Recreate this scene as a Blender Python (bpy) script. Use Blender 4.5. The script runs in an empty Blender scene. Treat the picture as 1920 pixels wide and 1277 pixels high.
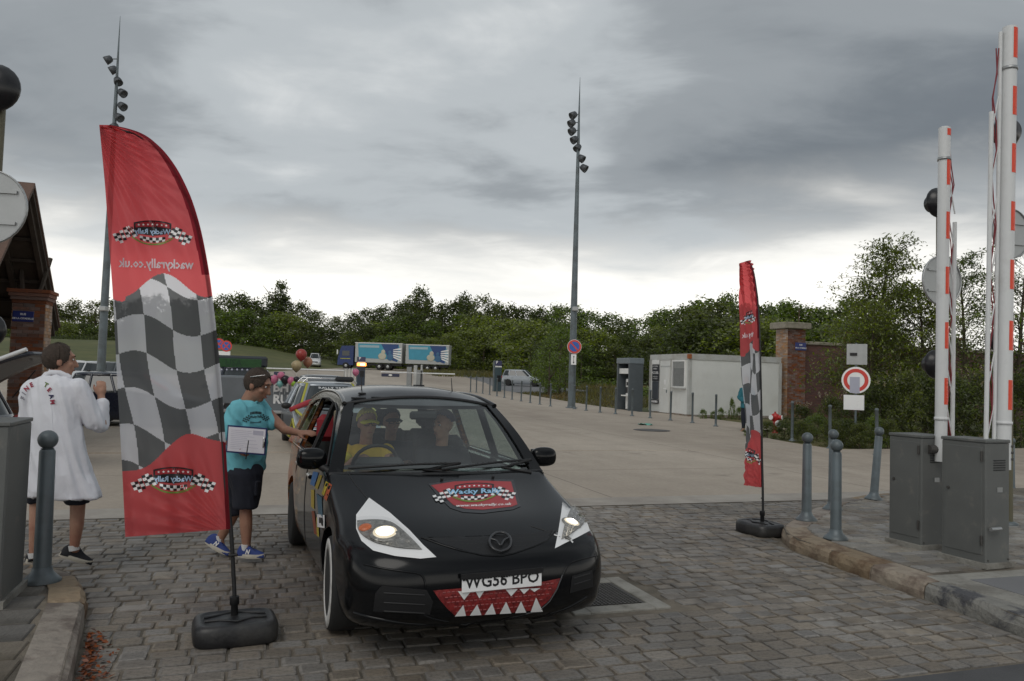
import bpy, bmesh, math, random
from math import sin, cos, pi, radians, sqrt, atan2
from mathutils import Vector, Matrix, noise as mnoise
from mathutils.bvhtree import BVHTree

scene = bpy.context.scene
col = scene.collection
random.seed(7)

# ------------------------------------------------------------------ camera
FPX, CAMH, PITCH, ROLL = 1465.0, 1.75, radians(2.66), 0.03
c_f = Vector((0, cos(PITCH), sin(PITCH)))
c_u0 = Vector((0, -sin(PITCH), cos(PITCH)))
c_r0 = Vector((1, 0, 0))
c_r = c_r0 * cos(ROLL) + c_u0 * sin(ROLL)
c_u = c_u0 * cos(ROLL) - c_r0 * sin(ROLL)
cam_d = bpy.data.cameras.new('camera')
cam_d.sensor_width = 36.0
cam_d.lens = FPX / 1920 * 36.0
cam_d.clip_start = 0.05
cam_d.clip_end = 3000
cam = bpy.data.objects.new('camera', cam_d)
col.objects.link(cam)
m3 = Matrix((c_r, c_u, -c_f)).transposed()
cam.matrix_world = Matrix.Translation((0, 0, CAMH)) @ m3.to_4x4()
scene.camera = cam

# ------------------------------------------------------------------ world
SUN_EL, SUN_AZ = radians(48), radians(200)      # soft light through the cloud
w = bpy.data.worlds.new('World')
scene.world = w
w.use_nodes = True
nt = w.node_tree
nt.nodes.clear()
def wn(t, **k):
    n = nt.nodes.new(t)
    for a, b in k.items(): setattr(n, a, b)
    return n
def wl(a, b): nt.links.new(a, b)
out = wn('ShaderNodeOutputWorld'); bg = wn('ShaderNodeBackground')
bg.inputs['Strength'].default_value = 0.1
wl(bg.outputs[0], out.inputs[0])
sky = wn('ShaderNodeTexSky'); sky.sky_type = 'NISHITA'; sky.sun_disc = False
sky.sun_elevation = SUN_EL; sky.sun_rotation = SUN_AZ
sky.dust_density = 3.0
tc = wn('ShaderNodeTexCoord'); sep = wn('ShaderNodeSeparateXYZ')
wl(tc.outputs['Generated'], sep.inputs[0])
def wmath(op, a, b=None, c=None, clamp=False):
    n = wn('ShaderNodeMath', operation=op); n.use_clamp = clamp
    for i, x in enumerate((a, b, c)):
        if x is None: continue
        if hasattr(x, 'is_output'): wl(x, n.inputs[i])
        else: n.inputs[i].default_value = x
    return n.outputs[0]
zc = wmath('MAXIMUM', sep.outputs[2], 0.0)
den = wmath('ADD', zc, 0.15)
px_ = wmath('DIVIDE', sep.outputs[0], den)
py_ = wmath('DIVIDE', sep.outputs[1], den)
comb = wn('ShaderNodeCombineXYZ')
wl(px_, comb.inputs[0]); wl(py_, comb.inputs[1])
def wnoise(scale, detail, rough, sx, sy, off, dist=0.0):
    mp = wn('ShaderNodeMapping'); wl(comb.outputs[0], mp.inputs[0])
    mp.inputs['Scale'].default_value = (sx, sy, 1)
    mp.inputs['Location'].default_value = off
    mp.inputs['Rotation'].default_value = (0, 0, radians(12))
    n = wn('ShaderNodeTexNoise'); wl(mp.outputs[0], n.inputs['Vector'])
    n.inputs['Scale'].default_value = scale; n.inputs['Detail'].default_value = detail
    n.inputs['Roughness'].default_value = rough; n.inputs['Distortion'].default_value = dist
    return n.outputs[0]
n1 = wnoise(1.0, 6, 0.5, 0.8, 1.0, (1.3, 4.1, 0), 0.35)     # the cloud masses
n2 = wnoise(2.6, 8, 0.6, 0.7, 1.0, (7.7, 2.2, 3), 0.5)        # wisps inside them
n3 = wnoise(0.42, 3, 0.5, 1.0, 1.0, (4.4, 9.3, 5), 0.2)       # large light and dark areas
s1 = wmath('MULTIPLY', n1, 0.62); s2 = wmath('MULTIPLY_ADD', n2, 0.17, s1); s3 = wmath('MULTIPLY_ADD', n3, 0.38, s2)
ramp = wn('ShaderNodeValToRGB'); wl(s3, ramp.inputs[0])
cr = ramp.color_ramp; cr.interpolation = 'EASE'
cr.elements[0].position = 0.44; cr.elements[0].color = (0.18, 0.203, 0.225, 1)
cr.elements[1].position = 0.78; cr.elements[1].color = (0.78, 0.80, 0.80, 1)
e = cr.elements.new(0.575); e.color = (0.325, 0.352, 0.372, 1)
e = cr.elements.new(0.655); e.color = (0.50, 0.535, 0.555, 1)
# the deck stops short of the horizon: brighter air under its ragged edge
gn = wmath('MULTIPLY_ADD', s3, 0.42, zc)
gap = wn('ShaderNodeMapRange'); gap.interpolation_type = 'SMOOTHSTEP'
wl(gn, gap.inputs['Value'])
gap.inputs['From Min'].default_value = 0.475; gap.inputs['From Max'].default_value = 0.345
gap.inputs['To Min'].default_value = 0.0; gap.inputs['To Max'].default_value = 1.0
mixg = wn('ShaderNodeMixRGB'); wl(gap.outputs[0], mixg.inputs[0]); wl(ramp.outputs[0], mixg.inputs[1])
mixg.inputs[2].default_value = (1.15, 1.13, 1.07, 1)
sc10 = wn('ShaderNodeMixRGB', blend_type='MULTIPLY'); sc10.inputs[0].default_value = 1
wl(mixg.outputs[0], sc10.inputs[1]); sc10.inputs[2].default_value = (10, 10, 10, 1)
mixs = wn('ShaderNodeMixRGB'); mixs.inputs[0].default_value = 0.96
wl(sky.outputs[0], mixs.inputs[1]); wl(sc10.outputs[0], mixs.inputs[2])
wl(mixs.outputs[0], bg.inputs[0])

# ------------------------------------------------------------------ sun (veiled)
sd = bpy.data.lights.new('sun', 'SUN'); sd.energy = 0.85; sd.angle = radians(35); sd.color = (1, 0.96, 0.9)
so = bpy.data.objects.new('sun', sd); col.objects.link(so)
sdir = Vector((sin(SUN_AZ) * cos(SUN_EL), cos(SUN_AZ) * cos(SUN_EL), sin(SUN_EL)))
so.rotation_euler = (-sdir).to_track_quat('-Z', 'Y').to_euler()

vs = scene.view_settings
vs.view_transform = 'Standard'; vs.look = 'None'; vs.exposure = 0.0; vs.gamma = 1.0; vs.use_curve_mapping = False
scene.cycles.use_denoising = True
scene.cycles.max_bounces = 6
scene.cycles.transparent_max_bounces = 16
# ------------------------------------------------------------------ places
TPTS = [(-60, 0), (14, 0), (33, .22), (47, .40), (81, .92), (130, 2.6), (170, 3.8), (400, 9), (900, 14)]
def T(y):
    for (y0, z0), (y1, z1) in zip(TPTS, TPTS[1:]):
        if y <= y1: return z0 + (z1 - z0) * max(0, y - y0) / (y1 - y0)
    return TPTS[-1][1]
def ray(px, py):
    return c_f + c_r * ((px - 960) / FPX) + c_u * ((638.5 - py) / FPX)
def PY(px, py, y):                       # the point at depth y in that direction
    d = ray(px, py); t = y / d.y
    return Vector((d.x * t, y, CAMH + d.z * t))
def GZ(px, py, z=0.0):                   # on the level z
    d = ray(px, py); t = (z - CAMH) / d.z
    return Vector((d.x * t, d.y * t, z))
def GT(px, py):                          # on the terrain
    d = ray(px, py); y = 2.0
    while y < 600:
        t = y / d.y
        if CAMH + d.z * t <= T(y): break
        y += 0.05
    return Vector((d.x * y / d.y, y, T(y)))
AG = radians(18.5)
CA, SA = cos(AG), sin(AG)
def W2(a, b, z=0.0):                     # gate frame: a across the lane, b outward
    return Vector((a * CA - b * SA, a * SA + b * CA, z))
def AB(v): return (v.x * CA + v.y * SA, -v.x * SA + v.y * CA)

# ------------------------------------------------------------------ materials
MATS = {}
def M(name, rgb, rough=0.6, metal=0.0, var=0.12, vs=6.0, bump=0.0, bs=60.0, emit=None, es=0.0, alpha=None,
      rand=0.0, spec=None, coat=0.0, rgb2=None, v2s=2.0, v2=(0.45, 0.62), trans=0.0, detail=5, coord='Object', wide=0.0):
    if name in MATS: return MATS[name]
    m = bpy.data.materials.new(name); m.use_nodes = True
    t = m.node_tree; N = t.nodes; L = t.links
    b = N['Principled BSDF']
    b.inputs['Roughness'].default_value = rough
    b.inputs['Metallic'].default_value = metal
    if spec is not None: b.inputs['Specular IOR Level'].default_value = spec
    if coat: b.inputs['Coat Weight'].default_value = coat; b.inputs['Coat Roughness'].default_value = 0.08
    tc = N.new('ShaderNodeTexCoord')
    cout = None
    nz = N.new('ShaderNodeTexNoise'); nz.inputs['Scale'].default_value = vs; nz.inputs['Detail'].default_value = detail
    nz.inputs['Roughness'].default_value = 0.6
    L.new(tc.outputs[coord], nz.inputs['Vector'])
    mx = N.new('ShaderNodeMixRGB')
    mx.inputs[1].default_value = (*[max(0, c * (1 - 2 * var)) for c in rgb], 1)
    mx.inputs[2].default_value = (*[min(1, c * (1 + 2 * var)) for c in rgb], 1)
    L.new(nz.outputs[0], mx.inputs[0]); cout = mx.outputs[0]
    if rgb2 is not None:
        n2 = N.new('ShaderNodeTexNoise'); n2.inputs['Scale'].default_value = v2s; n2.inputs['Detail'].default_value = 6
        n2.inputs['Roughness'].default_value = 0.65
        L.new(tc.outputs[coord], n2.inputs['Vector'])
        mr = N.new('ShaderNodeMapRange'); mr.inputs[1].default_value = v2[0]; mr.inputs[2].default_value = v2[1]
        L.new(n2.outputs[0], mr.inputs[0])
        m2 = N.new('ShaderNodeMixRGB'); L.new(mr.outputs[0], m2.inputs[0]); L.new(cout, m2.inputs[1])
        m2.inputs[2].default_value = (*rgb2, 1); cout = m2.outputs[0]
    if rand:
        oi = N.new('ShaderNodeObjectInfo'); ge = N.new('ShaderNodeNewGeometry')
        ad = N.new('ShaderNodeMath'); ad.operation = 'ADD'; L.new(oi.outputs['Random'], ad.inputs[0]); L.new(ge.outputs['Random Per Island'], ad.inputs[1])
        fr = N.new('ShaderNodeMath'); fr.operation = 'FRACT'; L.new(ad.outputs[0], fr.inputs[0])
        hs = N.new('ShaderNodeHueSaturation'); L.new(cout, hs.inputs['Color'])
        mr = N.new('ShaderNodeMapRange'); mr.inputs[3].default_value = 1 - rand; mr.inputs[4].default_value = 1 + rand
        L.new(fr.outputs[0], mr.inputs[0]); L.new(mr.outputs[0], hs.inputs['Value'])
        mu = N.new('ShaderNodeMath'); mu.operation = 'MULTIPLY'; mu.inputs[1].default_value = 7.31; L.new(fr.outputs[0], mu.inputs[0])
        f2 = N.new('ShaderNodeMath'); f2.operation = 'FRACT'; L.new(mu.outputs[0], f2.inputs[0])
        m4 = N.new('ShaderNodeMapRange'); m4.inputs[3].default_value = 0.5; m4.inputs[4].default_value = 1.5
        L.new(f2.outputs[0], m4.inputs[0]); L.new(m4.outputs[0], hs.inputs['Saturation'])
        cout = hs.outputs[0]
    if wide:                                   # dirt and polish across the whole surface
        g2 = N.new('ShaderNodeNewGeometry'); n5 = N.new('ShaderNodeTexNoise'); n5.inputs['Scale'].default_value = 0.55; n5.inputs['Detail'].default_value = 7; n5.inputs['Roughness'].default_value = 0.62
        L.new(g2.outputs['Position'], n5.inputs['Vector'])
        r5 = N.new('ShaderNodeMapRange'); r5.inputs[1].default_value = 0.32; r5.inputs[2].default_value = 0.68; r5.inputs[3].default_value = 1 - wide; r5.inputs[4].default_value = 1 + wide * .6
        L.new(n5.outputs[0], r5.inputs[0])
        h5 = N.new('ShaderNodeHueSaturation'); L.new(cout, h5.inputs['Color']); L.new(r5.outputs[0], h5.inputs['Value']); cout = h5.outputs[0]
    L.new(cout, b.inputs['Base Color'])
    rn = N.new('ShaderNodeMapRange'); rn.inputs[3].default_value = max(0.02, rough - 0.08); rn.inputs[4].default_value = min(1, rough + 0.08)
    L.new(nz.outputs[0], rn.inputs[0]); L.new(rn.outputs[0], b.inputs['Roughness'])
    if bump:
        nb = N.new('ShaderNodeTexNoise'); nb.inputs['Scale'].default_value = bs; nb.inputs['Detail'].default_value = 6
        L.new(tc.outputs[coord], nb.inputs['Vector'])
        bp = N.new('ShaderNodeBump'); bp.inputs['Strength'].default_value = bump; bp.inputs['Distance'].default_value = 0.02
        L.new(nb.outputs[0], bp.inputs['Height']); L.new(bp.outputs[0], b.inputs['Normal'])
    if emit is not None:
        b.inputs['Emission Color'].default_value = (*emit, 1); b.inputs['Emission Strength'].default_value = es
    if trans:
        tr = N.new('ShaderNodeBsdfTranslucent'); L.new(cout, tr.inputs[0])
        ms = N.new('ShaderNodeMixShader'); ms.inputs[0].default_value = trans
        L.new(b.outputs[0], ms.inputs[1]); L.new(tr.outputs[0], ms.inputs[2])
        L.new(ms.outputs[0], N['Material Output'].inputs[0])
    MATS[name] = m
    return m
def glass_mat(name, tint=(0.75, 0.82, 0.8), refl=0.12, dark=0.0):
    """thin car/window glass: see-through with a fresnel reflection"""
    if name in MATS: return MATS[name]
    m = bpy.data.materials.new(name); m.use_nodes = True
    t = m.node_tree; N = t.nodes; L = t.links
    N.remove(N['Principled BSDF'])
    tr = N.new('ShaderNodeBsdfTransparent'); tr.inputs[0].default_value = (*tint, 1)
    gl = N.new('ShaderNodeBsdfGlossy'); gl.inputs['Roughness'].default_value = 0.03
    nz = N.new('ShaderNodeTexNoise'); nz.inputs['Scale'].default_value = 3
    lw = N.new('ShaderNodeLayerWeight'); lw.inputs[0].default_value = 0.5
    pw = N.new('ShaderNodeMath'); pw.operation = 'POWER'; pw.inputs[1].default_value = 4.0; L.new(lw.outputs['Facing'], pw.inputs[0])
    mr = N.new('ShaderNodeMath'); mr.operation = 'MULTIPLY_ADD'; mr.use_clamp = True; mr.inputs[1].default_value = 0.8; mr.inputs[2].default_value = 0.04 + refl
    L.new(pw.outputs[0], mr.inputs[0])
    ms = N.new('ShaderNodeMixShader'); L.new(mr.outputs[0], ms.inputs[0]); L.new(tr.outputs[0], ms.inputs[1]); L.new(gl.outputs[0], ms.inputs[2])
    L.new(ms.outputs[0], N['Material Output'].inputs[0])
    MATS[name] = m
    return m
def attr_mat(name, rough=0.6, trans=0.0, bump=0.0, bs=200):
    """print on cloth or vinyl: the colour is stored on the mesh"""
    if name in MATS: return MATS[name]
    m = bpy.data.materials.new(name); m.use_nodes = True
    t = m.node_tree; N = t.nodes; L = t.links
    b = N['Principled BSDF']; b.inputs['Roughness'].default_value = rough
    at = N.new('ShaderNodeAttribute'); at.attribute_name = 'print'
    L.new(at.outputs['Color'], b.inputs['Base Color'])
    tc = N.new('ShaderNodeTexCoord')
    nb = N.new('ShaderNodeTexNoise'); nb.inputs['Scale'].default_value = bs
    L.new(tc.outputs['Object'], nb.inputs['Vector'])
    bp = N.new('ShaderNodeBump'); bp.inputs['Strength'].default_value = bump; bp.inputs['Distance'].default_value = 0.01
    L.new(nb.outputs[0], bp.inputs['Height']); L.new(bp.outputs[0], b.inputs['Normal'])
    if trans:
        tr = N.new('ShaderNodeBsdfTranslucent'); L.new(at.outputs['Color'], tr.inputs[0])
        ms = N.new('ShaderNodeMixShader'); ms.inputs[0].default_value = trans
        L.new(b.outputs[0], ms.inputs[1]); L.new(tr.outputs[0], ms.inputs[2])
        tp = N.new('ShaderNodeBsdfTransparent'); L.new(at.outputs['Color'], tp.inputs[0])
        m5 = N.new('ShaderNodeMixShader'); m5.inputs[0].default_value = 0.26
        L.new(ms.outputs[0], m5.inputs[1]); L.new(tp.outputs[0], m5.inputs[2])
        L.new(m5.outputs[0], N['Material Output'].inputs[0])
    MATS[name] = m
    return m

# ------------------------------------------------------------------ mesh builder
CH = [(-1, -1), (1, -1), (1, 1), (-1, 1)]
class MB:
    def __init__(s): s.v = []; s.f = []; s.mi = []; s.sm = []
    def add(s, vs, fs, mi=0, sm=False):
        o = len(s.v); s.v += [tuple(p) for p in vs]
        for f in fs: s.f.append(tuple(i + o for i in f)); s.mi.append(mi); s.sm.append(sm)
        return s
    def box(s, c, d, mi=0, mx=None):
        vs = [Vector((c[0] + x * d[0] / 2, c[1] + y * d[1] / 2, c[2] + z * d[2] / 2)) for z in (-1, 1) for x, y in CH]
        if mx: vs = [mx @ v for v in vs]
        return s.add(vs, [(3, 2, 1, 0), (4, 5, 6, 7), (0, 1, 5, 4), (1, 2, 6, 5), (2, 3, 7, 6), (3, 0, 4, 7)], mi)
    def rbox(s, c, d, b=0.01, mi=0, mx=None, sm=False):
        """box with chamfered edges"""
        hx, hy, hz = d[0] / 2, d[1] / 2, d[2] / 2
        b = min(b, hx * .9, hy * .9, hz * .9)
        P = {}; vs = []
        for sx in (-1, 1):
            for sy in (-1, 1):
                for sz in (-1, 1):
                    for ax in range(3):
                        p = [sx * (hx - b), sy * (hy - b), sz * (hz - b)]
                        p[ax] += (sx, sy, sz)[ax] * b
                        P[sx, sy, sz, ax] = len(vs); vs.append(Vector((p[0] + c[0], p[1] + c[1], p[2] + c[2])))
        fs = []
        def q(*k): fs.append(tuple(P[i] for i in k))
        for sg in (-1, 1):
            o = [(-1, -1), (1, -1), (1, 1), (-1, 1)]
            if sg < 0: o = o[::-1]
            q(*[(a, c2, sg, 2) for a, c2 in o])
            q(*[(sg, a, c2, 0) for a, c2 in o])
            q(*[(c2, sg, a, 1) for a, c2 in o])
        for i in range(3):
            j, k = (i + 1) % 3, (i + 2) % 3
            for sj in (-1, 1):
                for sk in (-1, 1):
                    def key(si, ax):
                        t = [0, 0, 0]; t[i] = si; t[j] = sj; t[k] = sk; return (*t, ax)
                    f = [key(-1, j), key(1, j), key(1, k), key(-1, k)]
                    if sj * sk > 0: f = f[::-1]
                    q(*f)
        for sx in (-1, 1):
            for sy in (-1, 1):
                for sz in (-1, 1):
                    f = [(sx, sy, sz, 0), (sx, sy, sz, 1), (sx, sy, sz, 2)]
                    if sx * sy * sz < 0: f = f[::-1]
                    q(*f)
        if mx: vs = [mx @ v for v in vs]
        return s.add(vs, fs, mi, sm)
    def rings(s, rings, mi=0, sm=True, cap=True, close=True):
        """skin a list of equal-length loops"""
        n = len(rings[0]); vs = [p for r in rings for p in r]; fs = []
        for k in range(len(rings) - 1):
            for i in range(n if close else n - 1):
                j = (i + 1) % n
                fs.append((k * n + i, k * n + j, (k + 1) * n + j, (k + 1) * n + i))
        s.add(vs, fs, mi, sm)
        if cap:
            s.add(rings[0], [tuple(range(n))[::-1]], mi, False)
            s.add(rings[-1], [tuple(range(n))], mi, False)
        return s
    def tube(s, pts, r, n=8, mi=0, cap=True, sm=True, ell=None):
        pts = [Vector(p) for p in pts]; rr = r if isinstance(r, (list, tuple)) else [r] * len(pts)
        rings = []; ref = None
        for i, p in enumerate(pts):
            d = (pts[min(i + 1, len(pts) - 1)] - pts[max(i - 1, 0)]).normalized()
            if ref is None:
                ref = Vector((0, 0, 1)) if abs(d.z) < 0.9 else Vector((1, 0, 0))
            x = (ref - d * ref.dot(d)).normalized(); y = d.cross(x); ref = x
            e = ell or (1, 1)
            rings.append([p + x * (cos(2 * pi * k / n) * rr[i] * e[0]) + y * (sin(2 * pi * k / n) * rr[i] * e[1]) for k in range(n)])
        return s.rings(rings, mi, sm, cap)
    def cyl(s, p0, p1, r0, r1=None, n=12, mi=0, cap=True, sm=True):
        return s.tube([p0, p1], [r0, r0 if r1 is None else r1], n, mi, cap, sm)
    def lathe(s, prof, n=16, o=(0, 0, 0), mi=0, sm=True, cap=True, mx=None):
        o = Vector(o)
        rings = [[Vector((r * cos(2 * pi * k / n), r * sin(2 * pi * k / n), z)) for k in range(n)] for r, z in prof]
        if mx: rings = [[mx @ p for p in r] for r in rings]
        rings = [[o + p for p in r] for r in rings]
        return s.rings(rings, mi, sm, cap)
    def ell(s, c, r, nu=12, nv=8, mi=0, mx=None):
        c = Vector(c); R = []
        for j in range(1, nv):
            t = -pi / 2 + pi * j / nv
            R.append([Vector((r[0] * cos(t) * cos(2 * pi * i / nu), r[1] * cos(t) * sin(2 * pi * i / nu), r[2] * sin(t))) for i in range(nu)])
        bot = Vector((0, 0, -r[2])); top = Vector((0, 0, r[2]))
        if mx: R = [[mx @ p for p in q] for q in R]; bot = mx @ bot; top = mx @ top
        vs = [c + p for q in R for p in q] + [c + bot, c + top]
        fs = []
        for k in range(len(R) - 1):
            for i in range(nu):
                j = (i + 1) % nu
                fs.append((k * nu + i, k * nu + j, (k + 1) * nu + j, (k + 1) * nu + i))
        b = len(R) * nu
        for i in range(nu):
            fs.append(((i + 1) % nu, i, b)); fs.append(((len(R) - 1) * nu + i, (len(R) - 1) * nu + (i + 1) % nu, b + 1))
        return s.add(vs, fs, mi, True)
    def prism(s, poly, fn, d, mi=0):
        """polygon (u,v) placed by fn(u,v,h), thickness d"""
        n = len(poly)
        vs = [fn(u, v, 0) for u, v in poly] + [fn(u, v, d) for u, v in poly]
        return s.add(vs, [tuple(range(n))[::-1], tuple(range(n, 2 * n))] + [(i, (i + 1) % n, n + (i + 1) % n, n + i) for i in range(n)], mi)
    def grid(s, fn, nu, nv, mi=0, sm=True, keep=None, mif=None):
        vs = [fn(i / nu, j / nv) for j in range(nv + 1) for i in range(nu + 1)]
        o = len(s.v); s.v += [tuple(p) for p in vs]
        for j in range(nv):
            for i in range(nu):
                if keep and not keep((i + .5) / nu, (j + .5) / nv): continue
                a = o + j * (nu + 1) + i
                s.f.append((a, a + 1, a + nu + 2, a + nu + 1)); s.sm.append(sm)
                s.mi.append(mif((i + .5) / nu, (j + .5) / nv) if mif else mi)
        return s
    def mesh(s, name, mats=()):
        me = bpy.data.meshes.new(name); me.from_pydata(s.v, [], s.f)
        for m in (mats if isinstance(mats, (list, tuple)) else [mats]): me.materials.append(m)
        me.polygons.foreach_set('material_index', s.mi); me.polygons.foreach_set('use_smooth', s.sm)
        me.update(); return me
    def build(s, name, mats, parent=None, loc=(0, 0, 0), rot=(0, 0, 0)):
        return put(name, s.mesh(name, mats), parent, loc, rot)
def put(name, me, parent=None, loc=(0, 0, 0), rot=(0, 0, 0)):
    o = bpy.data.objects.new(name, me); col.objects.link(o)
    if parent: o.parent = parent
    o.location = loc; o.rotation_euler = rot
    return o
def thing(name, label, cat, loc=(0, 0, 0), rz=0.0, group=None, rot=None):
    o = bpy.data.objects.new(name, None); col.objects.link(o); o.empty_display_size = 0.1
    o.location = loc; o.rotation_euler = rot or (0, 0, rz)
    return tag(o, label, cat, group)
def tag(o, label=None, cat=None, group=None, kind=None):
    if label: o['label'] = label
    if cat: o['category'] = cat
    if group: o['group'] = group
    if kind: o['kind'] = kind
    return o
def struct(o): o['kind'] = 'structure'; return o
def copy_tree(o, parent=None):
    c = o.copy(); col.objects.link(c); c.parent = parent
    for ch in o.children: copy_tree(ch, c)
    return c
def bake(o):
    dg = bpy.context.evaluated_depsgraph_get(); dg.update()
    me = bpy.data.meshes.new_from_object(o.evaluated_get(dg))
    o.modifiers.clear(); o.data = me
    return o
def text_mb(s, size=1.0, align='CENTER', shear=0.0, off=0.0, res=2):
    """lettering outline as flat verts and faces, built-in font"""
    cu = bpy.data.curves.new('lettering', 'FONT'); cu.body = s; cu.size = size; cu.align_x = align; cu.align_y = 'CENTER'
    cu.shear = shear; cu.offset = off; cu.resolution_u = res; cu.fill_mode = 'FRONT'
    o = bpy.data.objects.new('lettering', cu); col.objects.link(o)
    dg = bpy.context.evaluated_depsgraph_get(); dg.update()
    me = bpy.data.meshes.new_from_object(o.evaluated_get(dg))
    vs = [v.co.copy() for v in me.vertices]; fs = [tuple(p.vertices) for p in me.polygons]
    bpy.data.objects.remove(o); bpy.data.curves.remove(cu); bpy.data.meshes.remove(me)
    return vs, fs
def lettering(mb, s, fn, size, mi=0, **k):
    """text mapped by fn(u,v) -> point"""
    vs, fs = text_mb(s, size, **k)
    mb.add([fn(v.x, v.y) for v in vs], fs, mi)
def rot2(a): return Matrix.Rotation(a, 4, 'Z')
def lerp(a, b, t): return a + (b - a) * t
def smooth(t): t = max(0., min(1., t)); return t * t * (3 - 2 * t)
def pl(pts, x):                              # piecewise linear
    if x <= pts[0][0]: return pts[0][1]
    for (x0, y0), (x1, y1) in zip(pts, pts[1:]):
        if x <= x1: return y0 + (y1 - y0) * (x - x0) / (x1 - x0)
    return pts[-1][1]
def ps(pts, x):                              # smooth interpolation (Catmull)
    if x <= pts[0][0]: return pts[0][1]
    if x >= pts[-1][0]: return pts[-1][1]
    for i in range(len(pts) - 1):
        x0, y0 = pts[i]; x1, y1 = pts[i + 1]
        if x <= x1:
            m0 = (y1 - pts[i - 1][1]) / (x1 - pts[i - 1][0]) if i else (y1 - y0) / (x1 - x0)
            m1 = (pts[i + 2][1] - y0) / (pts[i + 2][0] - x0) if i + 2 < len(pts) else (y1 - y0) / (x1 - x0)
            h = x1 - x0; t = (x - x0) / h
            return (2*t**3 - 3*t*t + 1) * y0 + (t**3 - 2*t*t + t) * h * m0 + (-2*t**3 + 3*t*t) * y1 + (t**3 - t*t) * h * m1
# ------------------------------------------------------------------ ground
m_grass = M('meadow', (0.075, 0.085, 0.026), 0.9, var=0.35, vs=1.6, bump=0.6, bs=9, rgb2=(0.15, 0.115, 0.04), v2s=0.16, v2=(0.46, 0.62))
m_conc = None
def concrete_mat():
    m = bpy.data.materials.new('plaza_concrete'); m.use_nodes = True
    t = m.node_tree; N = t.nodes; L = t.links; b = N['Principled BSDF']
    tc = N.new('ShaderNodeTexCoord')
    def nz(s, d, r=0.6, stretch=None):
        n = N.new('ShaderNodeTexNoise'); n.inputs['Scale'].default_value = s; n.inputs['Detail'].default_value = d; n.inputs['Roughness'].default_value = r
        if stretch:
            mp = N.new('ShaderNodeMapping'); mp.inputs['Scale'].default_value = stretch
            L.new(tc.outputs['Object'], mp.inputs[0]); L.new(mp.outputs[0], n.inputs['Vector'])
        else: L.new(tc.outputs['Object'], n.inputs['Vector'])
        return n.outputs[0]
    big = nz(0.12, 5, 0.6, (1, 0.35, 1)); fine = nz(14, 6); mid = nz(0.9, 6, 0.65)
    r1 = N.new('ShaderNodeValToRGB'); L.new(big, r1.inputs[0])
    r1.color_ramp.elements[0].position = 0.35; r1.color_ramp.elements[0].color = (0.31, 0.262, 0.212, 1)
    r1.color_ramp.elements[1].position = 0.65; r1.color_ramp.elements[1].color = (0.45, 0.39, 0.322, 1)
    mu = N.new('ShaderNodeMixRGB'); mu.blend_type = 'OVERLAY'; mu.inputs[0].default_value = 0.45; L.new(r1.outputs[0], mu.inputs[1])
    a1 = N.new('ShaderNodeMath'); a1.operation = 'MULTIPLY_ADD'; a1.inputs[1].default_value = 0.5; L.new(fine, a1.inputs[0])
    a2 = N.new('ShaderNodeMath'); a2.operation = 'MULTIPLY'; a2.inputs[1].default_value = 0.5; L.new(mid, a2.inputs[0]); L.new(a2.outputs[0], a1.inputs[2])
    L.new(a1.outputs[0], mu.inputs[2])
    # tyre darkening and patches with their own shape
    st = nz(0.35, 6, 0.7, (2.2, 0.3, 1))
    mr = N.new('ShaderNodeMapRange'); mr.inputs[1].default_value = 0.52; mr.inputs[2].default_value = 0.72; mr.inputs[4].default_value = 0.45; L.new(st, mr.inputs[0])
    m3_ = N.new('ShaderNodeMixRGB'); m3_.blend_type = 'MULTIPLY'; L.new(mr.outputs[0], m3_.inputs[0]); L.new(mu.outputs[0], m3_.inputs[1]); m3_.inputs[2].default_value = (0.62, 0.58, 0.56, 1)
    sp_ = nz(0.75, 3, 0.5); m6 = N.new('ShaderNodeMapRange'); m6.inputs[1].default_value = 0.66; m6.inputs[2].default_value = 0.74; m6.inputs[4].default_value = 0.5; L.new(sp_, m6.inputs[0])
    m7 = N.new('ShaderNodeMixRGB'); L.new(m6.outputs[0], m7.inputs[0]); L.new(m3_.outputs[0], m7.inputs[1]); m7.inputs[2].default_value = (0.14, 0.12, 0.10, 1); m3_ = m7
    br = N.new('ShaderNodeTexBrick'); L.new(tc.outputs['Object'], br.inputs['Vector']); br.inputs['Scale'].default_value = 1
    br.offset = 0; br.inputs['Brick Width'].default_value = 5.2; br.inputs['Row Height'].default_value = 4.6; br.inputs['Mortar Size'].default_value = 0.012
    br.inputs['Mortar Smooth'].default_value = 0.3
    m4 = N.new('ShaderNodeMixRGB'); L.new(br.outputs['Fac'], m4.inputs[0]); L.new(m3_.outputs[0], m4.inputs[1]); m4.inputs[2].default_value = (0.15, 0.13, 0.11, 1)
    L.new(m4.outputs[0], b.inputs['Base Color']); b.inputs['Roughness'].default_value = 0.85
    bp = N.new('ShaderNodeBump'); bp.inputs['Strength'].default_value = 0.25; bp.inputs['Distance'].default_value = 0.01
    L.new(fine, bp.inputs['Height']); L.new(bp.outputs[0], b.inputs['Normal'])
    return m
m_conc = concrete_mat()
m_asph = M('asphalt', (0.075, 0.075, 0.078), 0.9, var=0.2, vs=3, bump=0.4, bs=70)
m_asphL = M('worn_asphalt', (0.17, 0.17, 0.175), 0.9, var=0.15, vs=1.0, bump=0.2, bs=30)
m_sett = M('sett_stone', (0.222, 0.198, 0.17), 0.6, var=0.18, vs=16, bump=0.45, bs=55, rand=0.2, rgb2=(0.145, 0.128, 0.11), v2s=5, wide=.34)
m_bed = M('sett_joint_sand', (0.20, 0.172, 0.135), 0.95, var=0.3, vs=9, bump=0.6, bs=90, rgb2=(0.10, 0.088, 0.07), v2s=1.2, wide=.3)
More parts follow.
